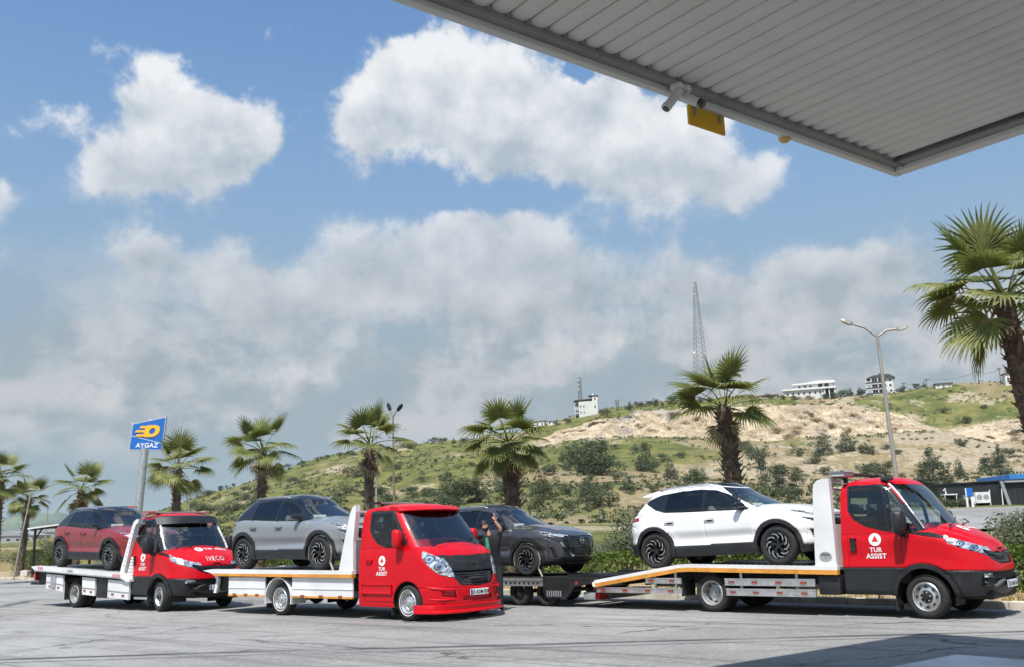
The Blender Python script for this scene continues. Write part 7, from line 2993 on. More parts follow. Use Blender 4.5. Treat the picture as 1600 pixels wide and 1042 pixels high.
# carport at the left
x, y = place(100, 52.0)
t = thing('carport', 'open carport with a thin white roof on dark steel posts behind the dark red suv', 'carport', (x, y, 0.0), RAD(-20))
MB().prism([(-1.15, 2.58), (1.6, 2.78), (1.6, 2.85), (-1.15, 2.65)], -1.4, 1.4).build('roof', WHITE, t)
for px_ in (-0.80, 0.62):
    for py_ in (-1.2, 1.2):
        top = 2.58 + (px_ + 1.15) * 0.072
        MB().bar((px_, py_, -0.1), (px_, py_, top), 0.09, 0.09).build('post', CHASSIS, t)
        MB().bar((px_, py_, top - 0.55), (px_ + 0.5, py_, top + 0.04), 0.06, 0.06).build('brace', CHASSIS, t)
m = MB()
for py_ in (-1.2, 1.2):
    m.bar((-1.1, py_, 2.54), (1.55, py_, 2.73), 0.06, 0.07)
m.build('rafters', CHASSIS, t)

# ------------------------------------------------------------------ blue sign on its pole
SIGNBLUE = plain('sign_blue', (0.010, 0.13, 0.50), 0.4, 0, 0.3)
SIGNYEL = plain('sign_yellow', (0.85, 0.46, 0.03), 0.45)
SIGNEDGE = plain('sign_edge', (0.55, 0.57, 0.58), 0.45, 0.2)
x, y = place(211.5, 70.0)
SROT = RAD(6)
t = thing('sign_pole', 'tall blue filling station sign with a yellow emblem on a grey round pole', 'sign', (x, y, 0.0), SROT)
MB().tube([(-0.16, 0, -0.3), (0.10, 0, 4.2), (0.34, 0, 8.55)], [0.30, 0.285, 0.27], 22).build('pole', GALV, t, 60)
DZ = 0.42
SB = [(-0.74, 7.98 + DZ), (1.58, 7.90 + DZ), (1.80, 10.36 + DZ), (-0.56, 9.88 + DZ)]
m = MB().prism([(p[0], p[1]) for p in SB], -0.16, 0.22)
sg = m.build('sign_box', SIGNEDGE, t)
ins = [(-0.70, 8.03 + DZ), (1.54, 7.955 + DZ), (1.75, 10.29 + DZ), (-0.52, 9.835 + DZ)]
P = [(p[0], -0.166, p[1]) for p in ins]
np_mesh('sign_face', P, [(0, 1, 2, 3)], SIGNBLUE, sg, smooth=False)
# pale rule across the face
P = [(-0.62, -0.170, 8.98 + DZ), (-0.62, -0.170, 9.035 + DZ), (1.63, -0.170, 8.415 + DZ), (1.628, -0.170, 8.36 + DZ)]
np_mesh('sign_rule', P, [(0, 1, 2, 3)], SIGNEDGE, sg, smooth=False)
V, F = text_geo('AYGAZ', 0.46, 0.02, 'CENTER', 0.12, 1.05)
np_mesh('lettering', [(0.50 + a2 * 0.98, -0.172, 8.14 + DZ + b2 - a2 * 0.02) for a2, b2 in V], F, DECAL, sg, smooth=False)
# emblem: a thick D with three speed bars
em = MB()
ny = 26
outer, inner = [], []
for k in range(ny + 1):
    a = -pi / 2 + pi * k / ny
    outer.append((0.86 + 0.52 * cos(a), 9.32 + 0.44 * sin(a)))
outer += [(0.34, 9.76), (0.34, 9.62), (0.20, 9.62), (0.20, 9.02), (0.34, 9.02), (0.34, 8.88)]
hole = []
for k in range(20):
    a = 2 * pi * k / 20
    hole.append((0.86 + 0.20 * cos(a), 9.32 + 0.21 * sin(a)))


def slant(p):
    return (p[0] + (p[1] - 9.32) * 0.28, p[1])


ring_o = []
for k in range(40):
    a = 2 * pi * k / 40
    rx = 0.52 if cos(a) > 0 else 0.56
    ring_o.append((0.86 + rx * (abs(cos(a))**(0.9 if cos(a) > 0 else 0.35)) * (1 if cos(a) > 0 else -1), 9.32 + 0.44 * (abs(sin(a))**(0.9 if cos(a) > 0 else 0.35)) * (1 if sin(a) > 0 else -1)))
V, F = [], []
for k in range(40):
    a = 2 * pi * k / 40
    hp = (0.86 + 0.21 * cos(a), 9.32 + 0.22 * sin(a))
    for p, yy in ((slant(ring_o[k]), -0.21), (slant(hp), -0.21), (slant(ring_o[k]), -0.17), (slant(hp), -0.17)):
        V.append((p[0], yy, p[1]))
for k in range(40):
    k2 = (k + 1) % 40
    a, b = 4 * k, 4 * k2
    F += [(a, a + 1, b + 1, b), (a, b, b + 2, a + 2), (a + 1, a + 3, b + 3, b + 1)]
em.add(V, F)
for (xa, za) in ((-0.12, 9.62), (-0.34, 9.32), (-0.20, 9.02)):
    pts = [slant((xa, za - 0.085)), slant((0.36, za - 0.085)), slant((0.36, za + 0.085)), slant((xa + 0.05, za + 0.085))]
    em.prism(pts, -0.209, -0.171)
em.v = [(p[0], p[1], p[2] + DZ) for p in em.v]
em.build('emblem', SIGNYEL, sg)
MB().lathe([(0.0, 0.10), (0.05, 0.09), (0.06, 0), (0, 0)], 10, 'z', (-0.62, 0, 9.86 + DZ)).lathe([(0.0, 0.10), (0.05, 0.09), (0.06, 0), (0, 0)], 10, 'z', (0.62, 0, 10.12 + DZ)).build('spot_lamp', WHITE, sg)

# ------------------------------------------------------------------ warehouse at the right
CLAD = plain('dark_cladding', (0.030, 0.032, 0.035), 0.5, 0.3, 0, 0.2, 0.6)
BLUEROOF = plain('blue_roof', (0.035, 0.19, 0.50), 0.5, 0, 0, 0.15, 0.4)
wx, wy = place(1532, 88)
wz = float(terrain_z(math.degrees(math.atan2(wx, wy)), math.hypot(wx, wy), False))
wh = thing('warehouse', 'long dark grey industrial shed behind the road at the far right', 'building', (wx, wy, wz - 0.1), RAD(-4))
MB().box(-3.4, 14.0, 0.0, 12.0, -0.6, 2.55).build('wall', CLAD, wh)
MB().prism([(-3.5, 2.55), (3.5, 2.75), (14.0, 2.80), (14.0, 2.95), (3.5, 2.92), (-3.5, 2.68)], -0.15, 12.0).build('roof', CLAD, wh)
m = MB()
for x in np.arange(-3.2, 14.0, 0.45):
    m.box(x - 0.02, x + 0.02, -0.035, -0.002, 0.0, 2.5)
m.build('cladding_ribs', CLAD, wh)['kind'] = 'stuff'
MB().bar((2.55, -0.35, -0.1), (2.05, -0.35, 2.75), 0.28, 0.28).build('pillar', GALV, wh)
MB().box(2.4, 14.0, -0.30, -0.05, 2.58, 2.78).build('gutter', GALV, wh)
MB().box(1.05, 2.3, -0.06, -0.003, 0.0, 1.75).build('roller_door', CHASSIS, wh)
for x, hh in ((-1.15, 1.62), (0.85, 1.82), (1.92, 1.90)):
    MB().tube([(x, -0.5, -0.05), (x + 0.05, -0.5, hh)], 0.05, 8).build('down_pipe', WHITE, wh)
m = MB().box(-3.25, -2.05, -0.9, -0.05, 1.38, 1.50)
m.tube([(-3.1, -0.5, 1.9), (-2.95, -0.5, 2.15), (-2.9, -0.5, 1.5)], 0.05, 8)
m.build('porch_roof', WHITE, wh)
m = MB()
for x in (-3.15, -2.15):
    m.tube([(x, -0.85, 0), (x, -0.85, 1.4)], 0.035, 6)
m.build('porch_posts', WHITE, wh)
wh.scale = (1, 1, 0.80)
ac = thing('condenser_unit', 'white double condenser unit against the dark shed wall', 'condenser unit', (wx + 0.05, wy - 0.62, wz + 0.05), RAD(-4))
m = MB().box(-0.62, 0.62, -0.3, 0.3, 0.16, 1.12, 0.02)
m.build('casing', WHITE, ac)
for s in (-0.30, 0.30):
    MB().lathe([(0.0, -0.304), (0.24, -0.304), (0.25, -0.30)], 20, 'y', (s, 0, 0.66)).build('fan_grille', GALV, ac)
m = MB().box(-0.6, -0.5, -0.25, 0.25, 0.0, 0.16).box(0.5, 0.6, -0.25, 0.25, 0.0, 0.16)
m.build('feet', CHASSIS, ac)
cb = thing('cabinet', 'low white cabinet left of the condenser unit by the shed', 'cabinet', (wx - 2.0 + 0.9, wy - 0.6, wz), RAD(-4))
MB().box(-0.5, 0.5, -0.2, 0.2, 0.1, 0.86, 0.02).build('casing', WHITE, cb)
MB().box(-0.53, 0.53, -0.23, 0.23, 0.86, 0.92, 0.01).build('lid', GALV, cb)
sx, sy = place(1519, 79)
sz = float(terrain_z(math.degrees(math.atan2(sx, sy)), math.hypot(sx, sy), False)) + 0.1
t = thing('price_sign', 'small blue and white upright sign in front of the dark shed', 'sign', (sx, sy, sz), RAD(-8))
MB().box(-0.27, 0.27, -0.08, 0.08, 0.75, 1.42, 0.02).build('panel', SIGNBLUE, t)
m = MB().box(-0.29, -0.14, -0.05, 0.05, -0.1, 0.75).box(0.10, 0.28, -0.06, 0.06, -0.1, 0.75)
m.build('legs', WHITE, t)
MB().box(-0.29, -0.20, -0.10, -0.081, 0.76, 1.42).build('edge_strip', WHITE, t)
hx, hy = place(1497, 80)
rngb = np.random.default_rng(77)
cl = [(x, rngb.normal(0, 0.2), 0.35, 0.38) for x in np.linspace(-1.35, 0.95, 9)] + [(0.9, 0, 0.6, 0.45), (0.5, 0, 0.55, 0.42)]
P, d = clump_points(1500, cl, rngb, 0.5)
P[:, 2] = np.abs(P[:, 2])
V, Q = leaf_quads(P, d + np.array([0, 0, 0.4]), 0.07, 0.6, rngb)
t = thing('bush', 'low dark bush beside the small blue sign in front of the shed', 'bush', (hx, hy, sz - 0.1))
np_mesh('foliage', V, Q, DKBUSH, t, False)
# blue filling-station roof behind the shed
bx, by = place(1632, 112)
bz = float(terrain_z(math.degrees(math.atan2(bx, by)), math.hypot(bx, by), False))
t = thing('blue_canopy', 'flat blue canopy roof rising behind the dark shed', 'canopy', (bx, by, bz), RAD(-3))
bz0 = t.location.z
MB().box(-4.6, 12, -3, 6, 0.55, 1.40, 0.04).build('roof', BLUEROOF, t)
m = MB()
for x in (-2.4, 2.5, 8):
    m.box(x - 0.15, x + 0.15, -0.15, 0.15, -6.0, 0.55)
m.build('columns', WHITE, t)
MB().lathe([(0.0, -0.06), (0.62, -0.06), (0.66, 0.0), (0.0, 0.05)], 24, 'y', (-1.2, -3.3, 0.45)).build('round_sign', WHITE, t)
MB().prism([(1.2, 0.0), (4.2, 0.05), (5.5, 0.5), (3.4, 0.5)], -3.4, -3.0).build('white_panel', WHITE, t)

# ------------------------------------------------------------------ houses, masts and poles on the hill
STUCCO = plain('white_stucco', (0.62, 0.61, 0.58), 0.8, 0, 0, 0.08, 0.3)
DARKGL = plain('dark_window', (0.030, 0.034, 0.040), 0.25)
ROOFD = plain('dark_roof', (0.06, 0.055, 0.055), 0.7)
ROOFR = plain('red_tile_roof', (0.40, 0.14, 0.08), 0.8, 0, 0, 0.2, 1)


def hill_site(px, py, rmin=255, rmax=520):
    x, y, z, r = hill_spot(px, py, rmin, rmax)
    return x, y, z, r, math.atan2(-x, y)


def windows(root, xs, zs, w, h, y):
    for x in xs:
        for z in zs:
            f = MB().box(x - w / 2 - 0.06, x + w / 2 + 0.06, y - 0.06, y - 0.002, z - 0.06, z + h + 0.06).build('window', WHITE, root)
            MB().box(x - w / 2, x + w / 2, y - 0.075, y - 0.062, z, z + h).build('pane', DARKGL, f)


# house with the stair tower
x, y, z, r, a = hill_site(917, 650)
sc = r / 1500.0
t = thing('tower_house', 'white house with a taller stair tower and dark balconies, left on the hill crest', 'house', (x, y, z - 1.5), a + RAD(4))
u = sc
MB().box(-12 * u, 9.5 * u, 0, 20 * u, 0, 24 * u + 1.5).build('wall', STUCCO, t)
MB().prism([(-19 * u, 1.5 + 24 * u), (9.4 * u, 1.5 + 26.5 * u), (9.4 * u, 1.5 + 28 * u), (-19 * u, 1.5 + 26 * u)], -1 * u, 20 * u).build('roof', ROOFD, t)
MB().box(9.5 * u, 18 * u, -0.5 * u, 12 * u, 0, 31.5 * u + 1.5).build('stair_tower', STUCCO, t)
MB().box(4.5 * u, 19 * u, -1.5 * u, 13 * u, 1.5 + 31.5 * u, 1.5 + 33 * u).build('tower_roof', ROOFD, t)
MB().lathe([(0.0, 3.2 * u), (1.0 * u, 2.8 * u), (1.6 * u, 1.2 * u), (1.2 * u, 0), (0, 0)], 12, 'z', (11 * u, 4 * u, 1.5 + 33 * u)).build('water_tank', WHITE, t, 40)
for k in range(3):
    MB().box(-18.5 * u, -12.05 * u, 0.5 * u, 14 * u, 1.5 + (1 + 8.5 * k) * u, 1.5 + (4.5 + 8.5 * k) * u).build('balcony', ROOFD if k != 1 else GALV, t)
    MB().box(-18.4 * u, -12.1 * u, 1 * u, 14 * u, 1.5 + (4.6 + 8.5 * k) * u, 1.5 + (5.4 + 8.5 * k) * u).build('balcony_slab', STUCCO, t)
MB().box(-18.6 * u, -17.6 * u, 0.3 * u, 1.3 * u, 0, 1.5 + 24 * u).build('corner_post', STUCCO, t)
windows(t, [-9 * u, -4 * u], [1.5 + 5 * u, 1.5 + 14.5 * u], 1.6 * u, 3.2 * u, 0)
windows(t, [13.6 * u], [1.5 + 13.5 * u, 1.5 + 26 * u], 2.2 * u, 2.8 * u, -0.5 * u)
MB().tube([(18.3 * u, 0, 0), (18.6 * u, 0, 1.5 + 26 * u)], 0.3 * u, 6).build('flue_pipe', ROOFD, t)

# long white villa
x, y, z, r, a = hill_site(1266, 621, 300)
u = r / 1500.0
t = thing('white_villa', 'long white villa with stepped flat roofs on the hill crest', 'house', (x, y, z - 1.0), a)
MB().box(-37 * u, 20 * u, 0, 26 * u, 0, 1 + 12.5 * u).build('wall', STUCCO, t)
MB().box(-39 * u, 38 * u, -3 * u, 28 * u, 1 + 12.5 * u, 1 + 14.8 * u).build('lower_roof', WHITE, t)
MB().box(-24 * u, 34 * u, 3 * u, 26 * u, 1 + 14.8 * u, 1 + 21 * u).build('upper_wall', STUCCO, t)
MB().prism([(-25 * u, 1 + 20.5 * u), (37 * u, 1 + 21 * u), (37 * u, 1 + 24.5 * u), (14 * u, 1 + 25.5 * u), (-4 * u, 1 + 23.4 * u), (-25 * u, 1 + 22.3 * u)], 0, 28 * u).build('upper_roof', WHITE, t)
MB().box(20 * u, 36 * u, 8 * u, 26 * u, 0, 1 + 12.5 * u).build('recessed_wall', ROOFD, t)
for px_ in (21.5, 28, 35.5):
    MB().box((px_ - 0.8) * u, (px_ + 0.8) * u, -1 * u, 0.6 * u, 0, 1 + 12.5 * u).build('column', WHITE, t)
windows(t, [q * u for q in (-32, -24, -16, -8, 0, 8, 15)], [1 + 5.5 * u], 2.6 * u, 3.6 * u, 0)
windows(t, [q * u for q in (-14, -6, 2)], [1 + 16.2 * u], 3.0 * u, 2.8 * u, 3 * u)
for q in (16, 25):
    MB().box((q - 3) * u, (q + 3) * u, 2.6 * u, 2.98 * u, 1 + 15.2 * u, 1 + 20.4 * u).build('terrace_opening', DARKGL, t)

# three-storey house with balconies
x, y, z, r, a = hill_site(1378, 614, 300)
u = r / 1500.0
t = thing('balcony_house', 'three storey white house with dark balconies behind the street lamp on the crest', 'house', (x, y, z - 1.0), a)
MB().box(-14 * u, 17 * u, 0, 22 * u, 0, 1 + 24 * u).build('wall', STUCCO, t)
MB().prism([(-21 * u, 1 + 24 * u), (20 * u, 1 + 24 * u), (12 * u, 1 + 29 * u), (-10 * u, 1 + 28.4 * u)], -3 * u, 24 * u).build('roof', ROOFD, t)
MB().box(-2 * u, 1 * u, 6 * u, 9 * u, 1 + 28 * u, 1 + 32 * u).build('chimney', ROOFD, t)
for k in range(3):
    MB().box(-21 * u, 2 * u, -3.5 * u, -0.05 * u, 1 + (7.4 + 8 * k - 8) * u, 1 + (8.2 + 8 * k - 8) * u).build('balcony_slab', WHITE, t)
    MB().box(-20.8 * u, 1.8 * u, -3.4 * u, -3.0 * u, 1 + (8.3 + 8 * k - 8) * u, 1 + (10.6 + 8 * k - 8) * u).build('balcony', ROOFD, t)
for q in (-20, -13, -4):
    MB().box((q - 0.6) * u, (q + 0.6) * u, -2.9 * u, -1.9 * u, 0, 1 + 24 * u).build('column', WHITE, t)
windows(t, [q * u for q in (6, 13)], [1 + 3 * u, 1 + 11 * u, 1 + 19 * u], 2.8 * u, 3.2 * u, 0)
windows(t, [q * u for q in (-10, -6, -1)], [1 + 3 * u, 1 + 11 * u, 1 + 19 * u], 2.8 * u, 4.2 * u, 0)


def small_house(px, py, w, h, label, roof, rmin=300):
    x, y, z, r, a = hill_site(px, py, rmin)
    u = r / 1500.0
    t = thing('small_house', label, 'house', (x, y, z - 0.8), a + random.uniform(-0.3, 0.3))
    MB().box(-w / 2 * u, w / 2 * u, 0, w * 0.6 * u, 0, 0.8 + h * u).build('wall', STUCCO, t)
    MB().box(-(w / 2 + 1.5) * u, (w / 2 + 1.5) * u, -1.5 * u, (w * 0.6 + 1.5) * u, 0.8 + h * u, 0.8 + (h + 1.3) * u).build('roof', roof, t)
    n = max(2, int(w / 7))
    windows(t, [(-w / 2 + w * (k + 0.5) / n) * u for k in range(n)], [0.8 + h * 0.35 * u], 1.8 * u, h * 0.35 * u, 0)
    return t


small_house(1475, 605, 22, 5, 'low white house with a dark flat roof on the crest right of the street lamp', ROOFD)
small_house(1585, 600, 22, 15, 'white house on the crest half hidden by the tall leaning palm', ROOFD)
small_house(1196, 622, 34, 4, 'low red roofed house on the crest behind the tall palm', ROOFR)
small_house(840, 668, 22, 11, 'small white house at the left foot of the crest behind the palm', GALV, 250)
small_house(862, 664, 12, 7, 'smaller pale house beside the one at the left foot of the crest', GALV, 250)


def lattice_mast(px, py, top_px, hw0, hw1, label, rmin=300, bays=22, dishes=()):
    x, y, z, r, a = hill_site(px, py, rmin)
    u = r / 1500.0
    H = (py - top_px) * u
    t = thing('lattice_mast', label, 'radio mast', (x, y, z - 0.5), a + RAD(20))
    ms = [MB() for _ in range(1)]
    lg = MB()
    br = MB()
    cs = ((-1, -1), (1, -1), (1, 1), (-1, 1))
    rad = 0.21 * u

    def P(k, f):
        w = (hw0 + (hw1 - hw0) * f) * u
        return Vector((cs[k][0] * w, cs[k][1] * w, H * f))
    for k in range(4):
        lg.bar(P(k, 0), P(k, 1), rad * 2.2, rad * 2.2)
    for b in range(bays):
        f0, f1 = b / bays, (b + 1) / bays
        for k in range(4):
            k2 = (k + 1) % 4
            br.bar(P(k, f0), P(k2, f1), rad * 1.1, rad * 1.1)
            br.bar(P(k2, f0), P(k, f1), rad * 1.1, rad * 1.1)
            br.bar(P(k, f1), P(k2, f1), rad * 1.1, rad * 1.1)
    lg.build('legs', MASTM, t)
    br.build('lattice', MASTM, t)['kind'] = 'stuff'
    for f, s in dishes:
        d = MB().lathe([(0.0, 0.0), (1.6 * u * s, -0.5 * u), (1.7 * u * s, 0.2 * u), (0.0, 0.4 * u)], 14, 'y', ((hw0 + (hw1 - hw0) * f) * u * -1.3, -1.5 * u, H * f))
        d.build('dish', WHITE, t, 40)
    return t


MASTM = plain('mast_steel', (0.22, 0.22, 0.225), 0.6, 0.3)
lattice_mast(1099, 628, 436, 11.5, 1.6, 'tall lattice radio mast on the hill behind the palm above the white suv', 310, 26, ((0.97, 0.8), (0.9, 0.7), (0.42, 1.2)))
lattice_mast(908, 650, 577, 3.2, 1.6, 'thin lattice mast behind the white house with the stair tower', 345, 16, ((0.95, 0.9), (0.85, 0.8), (0.75, 0.8)))
lattice_mast(965, 641, 622, 1.2, 2.4, 'small short pylon on the crest between the tower house and the palm', 310, 5)


def utility_pole(px, py, hpx, label, grp='utility poles along the crest'):
    x, y, z, r, a = hill_site(px, py, 305)
    u = r / 1500.0
    t = thing('utility_pole', label, 'utility pole', (x, y, z - 0.5), a + random.uniform(-0.4, 0.4), grp)
    MB().tube([(0, 0, 0), (0, 0, hpx * u + 0.5)], [0.55 * u, 0.4 * u], 6).build('pole', WOOD, t)
    m = MB()
    m.bar((-3.2 * u, 0, (hpx - 1.5) * u + 0.5), (3.2 * u, 0, (hpx - 1.5) * u + 0.5), 0.7 * u, 0.8 * u)
    m.bar((-2.2 * u, 0, (hpx - 4) * u + 0.5), (2.2 * u, 0, (hpx - 4) * u + 0.5), 0.6 * u, 0.6 * u)
    m.build('cross_arm', WOOD, t)
    return (x, y, z - 0.5 + (hpx - 1.5) * u + 0.5)


tops = [utility_pole(1413, 612, 14, 'utility pole just right of the street lamp on the crest'),
        utility_pole(1449, 608, 16, 'utility pole left of the low white house on the crest'),
        utility_pole(1530, 600, 20, 'utility pole right of the low white house on the crest'),
        utility_pole(1564, 598, 22, 'utility pole nearest the tall leaning palm on the crest')]
for k, (a, b) in enumerate(zip(tops[:-1], tops[1:])):
    for s in (-1, 1):
        pass
    a, b = Vector(a), Vector(b)
    pts = [a + (b - a) * f - Vector((0, 0, 1.0 * 4 * f * (1 - f))) for f in np.linspace(0, 1, 9)]
    o = MB().tube(pts, 0.035, 4).build('power_line', CHASSIS)
    tag(o, ['power line between the street lamp pole and the low white house', 'power line above the low white house on the crest', 'power line nearest the tall leaning palm'][k], 'power line')

# far buildings on the plain at the left
rb = random.Random(3)
for k, (px, dep, w, h, lb) in enumerate(((12, 300, 16, 2.8, 'long low white shed on the plain behind the leftmost palms'), (52, 330, 22, 4.2, 'long pale shed on the plain seen through the carport'), (72, 420, 30, 6, 'far grey hall on the plain right of the carport posts'), (30, 520, 14, 9, 'far pale block on the plain behind the left palm'))):
    x, y = place(px, dep)
    z = float(terrain_z(math.degrees(math.atan2(x, y)), math.hypot(x, y), False))
    t = thing('shed', lb, 'building', (x, y, z - 0.5), rb.uniform(-0.3, 0.3))
    MB().box(-w / 2, w / 2, 0, 9, 0, h).build('wall', GALV, t)
    MB().prism([(-w / 2 - 0.4, h), (w / 2 + 0.4, h), (0, h + 1.4)], -0.4, 9.4).build('roof', GALV, t)
    windows(t, [(-w / 2 + w * (q + 0.5) / 5) for q in range(5)], [h * 0.45], w / 12, h * 0.25, 0)

# ------------------------------------------------------------------ people
SKIN = plain('skin', (0.46, 0.27, 0.19), 0.55, 0, 0, 0.08, 20)
HAIR = plain('black_hair', (0.010, 0.009, 0.008), 0.6)
SHIRT = plain('black_shirt', (0.0055, 0.0055, 0.006), 0.85, 0, 0, 0.2, 10)
GREEN = plain('green_shirt', (0.02, 0.20, 0.13), 0.8, 0, 0, 0.15, 12)
JEANS = plain('dark_trousers', (0.015, 0.018, 0.026), 0.85, 0, 0, 0.2, 10)
LIGHTSH = plain('light_shirt', (0.42, 0.41, 0.39), 0.8)
EYEM = plain('eye_dark', (0.02, 0.015, 0.012), 0.3)


def skin_chain(name, pts, edges, radii, mat, parent, sub=2, root=0):
    """continuous surface grown round a skeleton"""
    me = bpy.data.meshes.new(name)
    me.from_pydata([tuple(p) for p in pts], edges, [])
    o = bpy.data.objects.new(name, me)
    COL.objects.link(o)
    md = o.modifiers.new('skin', 'SKIN')
    md.use_smooth_shade = True
    for i, v in enumerate(me.skin_vertices[0].data):
        r = radii[i]
        v.radius = (r, r) if not hasattr(r, '__len__') else r
        v.use_root = (i == root)
    sb = o.modifiers.new('sub', 'SUBSURF')
    sb.levels = sb.render_levels = sub
    bpy.context.view_layer.update()
    dg = bpy.context.evaluated_depsgraph_get()
    m2 = bpy.data.meshes.new_from_object(o.evaluated_get(dg))
    m2.name = name
    bpy.data.objects.remove(o)
    m2.materials.clear()
    m2.materials.append(mat)
    m2.shade_smooth()
    return link(name, m2, parent)


def head(parent, at, R, beard=True):
    """head with face, facing +x of its own frame; R turns it"""
    M = Matrix.Translation(at) @ R
    bm = bmesh.new()
    bmesh.ops.create_uvsphere(bm, u_segments=28, v_segments=20, radius=1)
    for v in bm.verts:
        x, y, z = v.co
        sx, sy, sz = 0.098, 0.076, 0.118
        jaw = max(0.0, -z)
        p = Vector((x * sx * (1 - 0.16 * jaw * (x < 0)), y * sy * (1 - 0.30 * jaw**1.4), z * sz))
        if x > 0.3:
            p.x -= 0.010 * (x - 0.3)
            d = math.hypot(y * sy, p.z + 0.012)
            p.x += 0.024 * math.exp(-((y * sy) / 0.011)**2 - ((p.z + 0.018) / 0.022)**2)      # nose
            p.x += 0.008 * math.exp(-((y * sy) / 0.022)**2 - ((p.z + 0.060) / 0.012)**2)      # lips
            p.x += 0.010 * math.exp(-((y * sy) / 0.022)**2 - ((p.z + 0.100) / 0.018)**2)      # chin
            for s in (-1, 1):
                p.x -= 0.012 * math.exp(-((y * sy - s * 0.030) / 0.014)**2 - ((p.z - 0.012) / 0.012)**2)
                p.x += 0.005 * math.exp(-((y * sy - s * 0.030) / 0.020)**2 - ((p.z - 0.034) / 0.008)**2)
        v.co = M @ p
    me = bpy.data.meshes.new('head')
    bm.to_mesh(me)
    bm.free()
    me.materials.append(SKIN)
    me.shade_smooth()
    h = link('head', me, parent)
    for s in (-1, 1):
        e = MB().lathe([(0.0, 0.010), (0.007, 0.008), (0.010, 0.0), (0.0, -0.005)], 10, 'x', (0.078, s * 0.030, 0.012))
        e.v = [tuple(M @ Vector(p)) for p in e.v]
        e.build('eye', EYEM, h, 60)
        b = MB().tube([(0.086, s * 0.016, 0.034), (0.086, s * 0.030, 0.040), (0.076, s * 0.047, 0.034)], 0.0045, 5)
        b.v = [tuple(M @ Vector(p)) for p in b.v]
        b.build('eyebrow', HAIR, h)
        er = MB().lathe([(0.0, 0.0), (0.018, 0.003), (0.026, 0.010), (0.020, 0.016), (0.0, 0.012)], 12, 'y', (0, 0, 0))
        er.v = [tuple(M @ Vector((p[0] * 0.75 - 0.006, s * (0.068 + p[1]), p[2] * 1.25 - 0.005))) for p in er.v]
        er.build('ear', SKIN, h, 60)
    # hair cap and beard as shells just outside the head
    for nm, test, grow in (('hair', lambda p: p.z > 0.052 or (p.x < -0.012 and p.z > -0.055) or (abs(p.y) > 0.055 and p.z > 0.0 and p.x < 0.035), 0.016), ('beard', lambda p: p.z < -0.038 and p.x > -0.005 and not (abs(p.y) < 0.020 and -0.072 < p.z < -0.052), 0.006)):
        if nm == 'beard' and not beard:
            continue
        Mi = M.inverted()
        keep = []
        for f in me.polygons:
            c = Mi @ f.center
            if test(c):
                keep.append(f)
        idx = {}
        V, F = [], []
        for f in keep:
            q = []
            for vi in f.vertices:
                if vi not in idx:
                    idx[vi] = len(V)
                    co = me.vertices[vi].co
                    n = me.vertices[vi].normal
                    lift = grow * (1 + 0.25 * mnoise.noise(co * 60))
                    V.append(co + n * lift)
                q.append(idx[vi])
            F.append(q)
        np_mesh(nm, [tuple(v) for v in V], F, HAIR, h)
    return h


def hand(parent, wrist, d, palm_n, s=1.0, pose='point', side=1):
    """palm with four fingers and a thumb; d = direction of the hand, palm_n = palm normal"""
    d = d.normalized()
    n = (palm_n - d * palm_n.dot(d)).normalized()
    w = d.cross(n) * side
    pts = [wrist, wrist + d * 0.045 * s, wrist + d * 0.085 * s]
    skin_chain('palm', pts, [(0, 1), (1, 2)], [(0.020 * s, 0.026 * s), (0.018 * s, 0.038 * s), (0.015 * s, 0.040 * s)], SKIN, parent, 2)
    base = wrist + d * 0.078 * s
    for k, (off, ln) in enumerate(((0.030, 0.072), (0.010, 0.080), (-0.011, 0.075), (-0.030, 0.058))):
        curl = 0.10 if (pose == 'point' and k in (0, 1)) else (1.15 if pose == 'point' else 0.45)
        p = base + w * off * s
        dd = d + w * off * (5.0 if k < 2 else 2.0)
        dd.normalize()
        ch = [p - dd * 0.012 * s, p + dd * 0.004 * s]
        ax = dd.cross(n)
        for seg in (0.45, 0.32, 0.23):
            dd = (Matrix.Rotation(-curl, 3, ax) @ dd).normalized()
            ch.append(ch[-1] + dd * ln * seg * s)
        skin_chain('finger', ch, [(i, i + 1) for i in range(4)], [0.0095 * s, 0.0095 * s, 0.0088 * s, 0.008 * s, 0.0068 * s], SKIN, parent, 1)
    p = wrist + d * 0.022 * s + w * 0.026 * s
    td = (d * 0.55 + w * 0.75 + n * 0.25).normalized()
    ch = [p - td * 0.01, p + td * 0.022 * s]
    td2 = (td + d * 0.6).normalized()
    ch += [ch[-1] + td2 * 0.030 * s, ch[-1] + td2 * 0.054 * s]
    skin_chain('thumb', ch, [(0, 1), (1, 2), (2, 3)], [0.012 * s, 0.012 * s, 0.0105 * s, 0.008 * s], SKIN, parent, 1)


# the man waving between the middle truck and the gunmetal suv; his own frame: x to the viewer, y to the right
mx, my = place(765, 20.75)
man = thing('person', 'man in black over a green top pointing up beside the gunmetal suv', 'person', (mx, my, 0.0), RAD(-92))
V3 = Vector
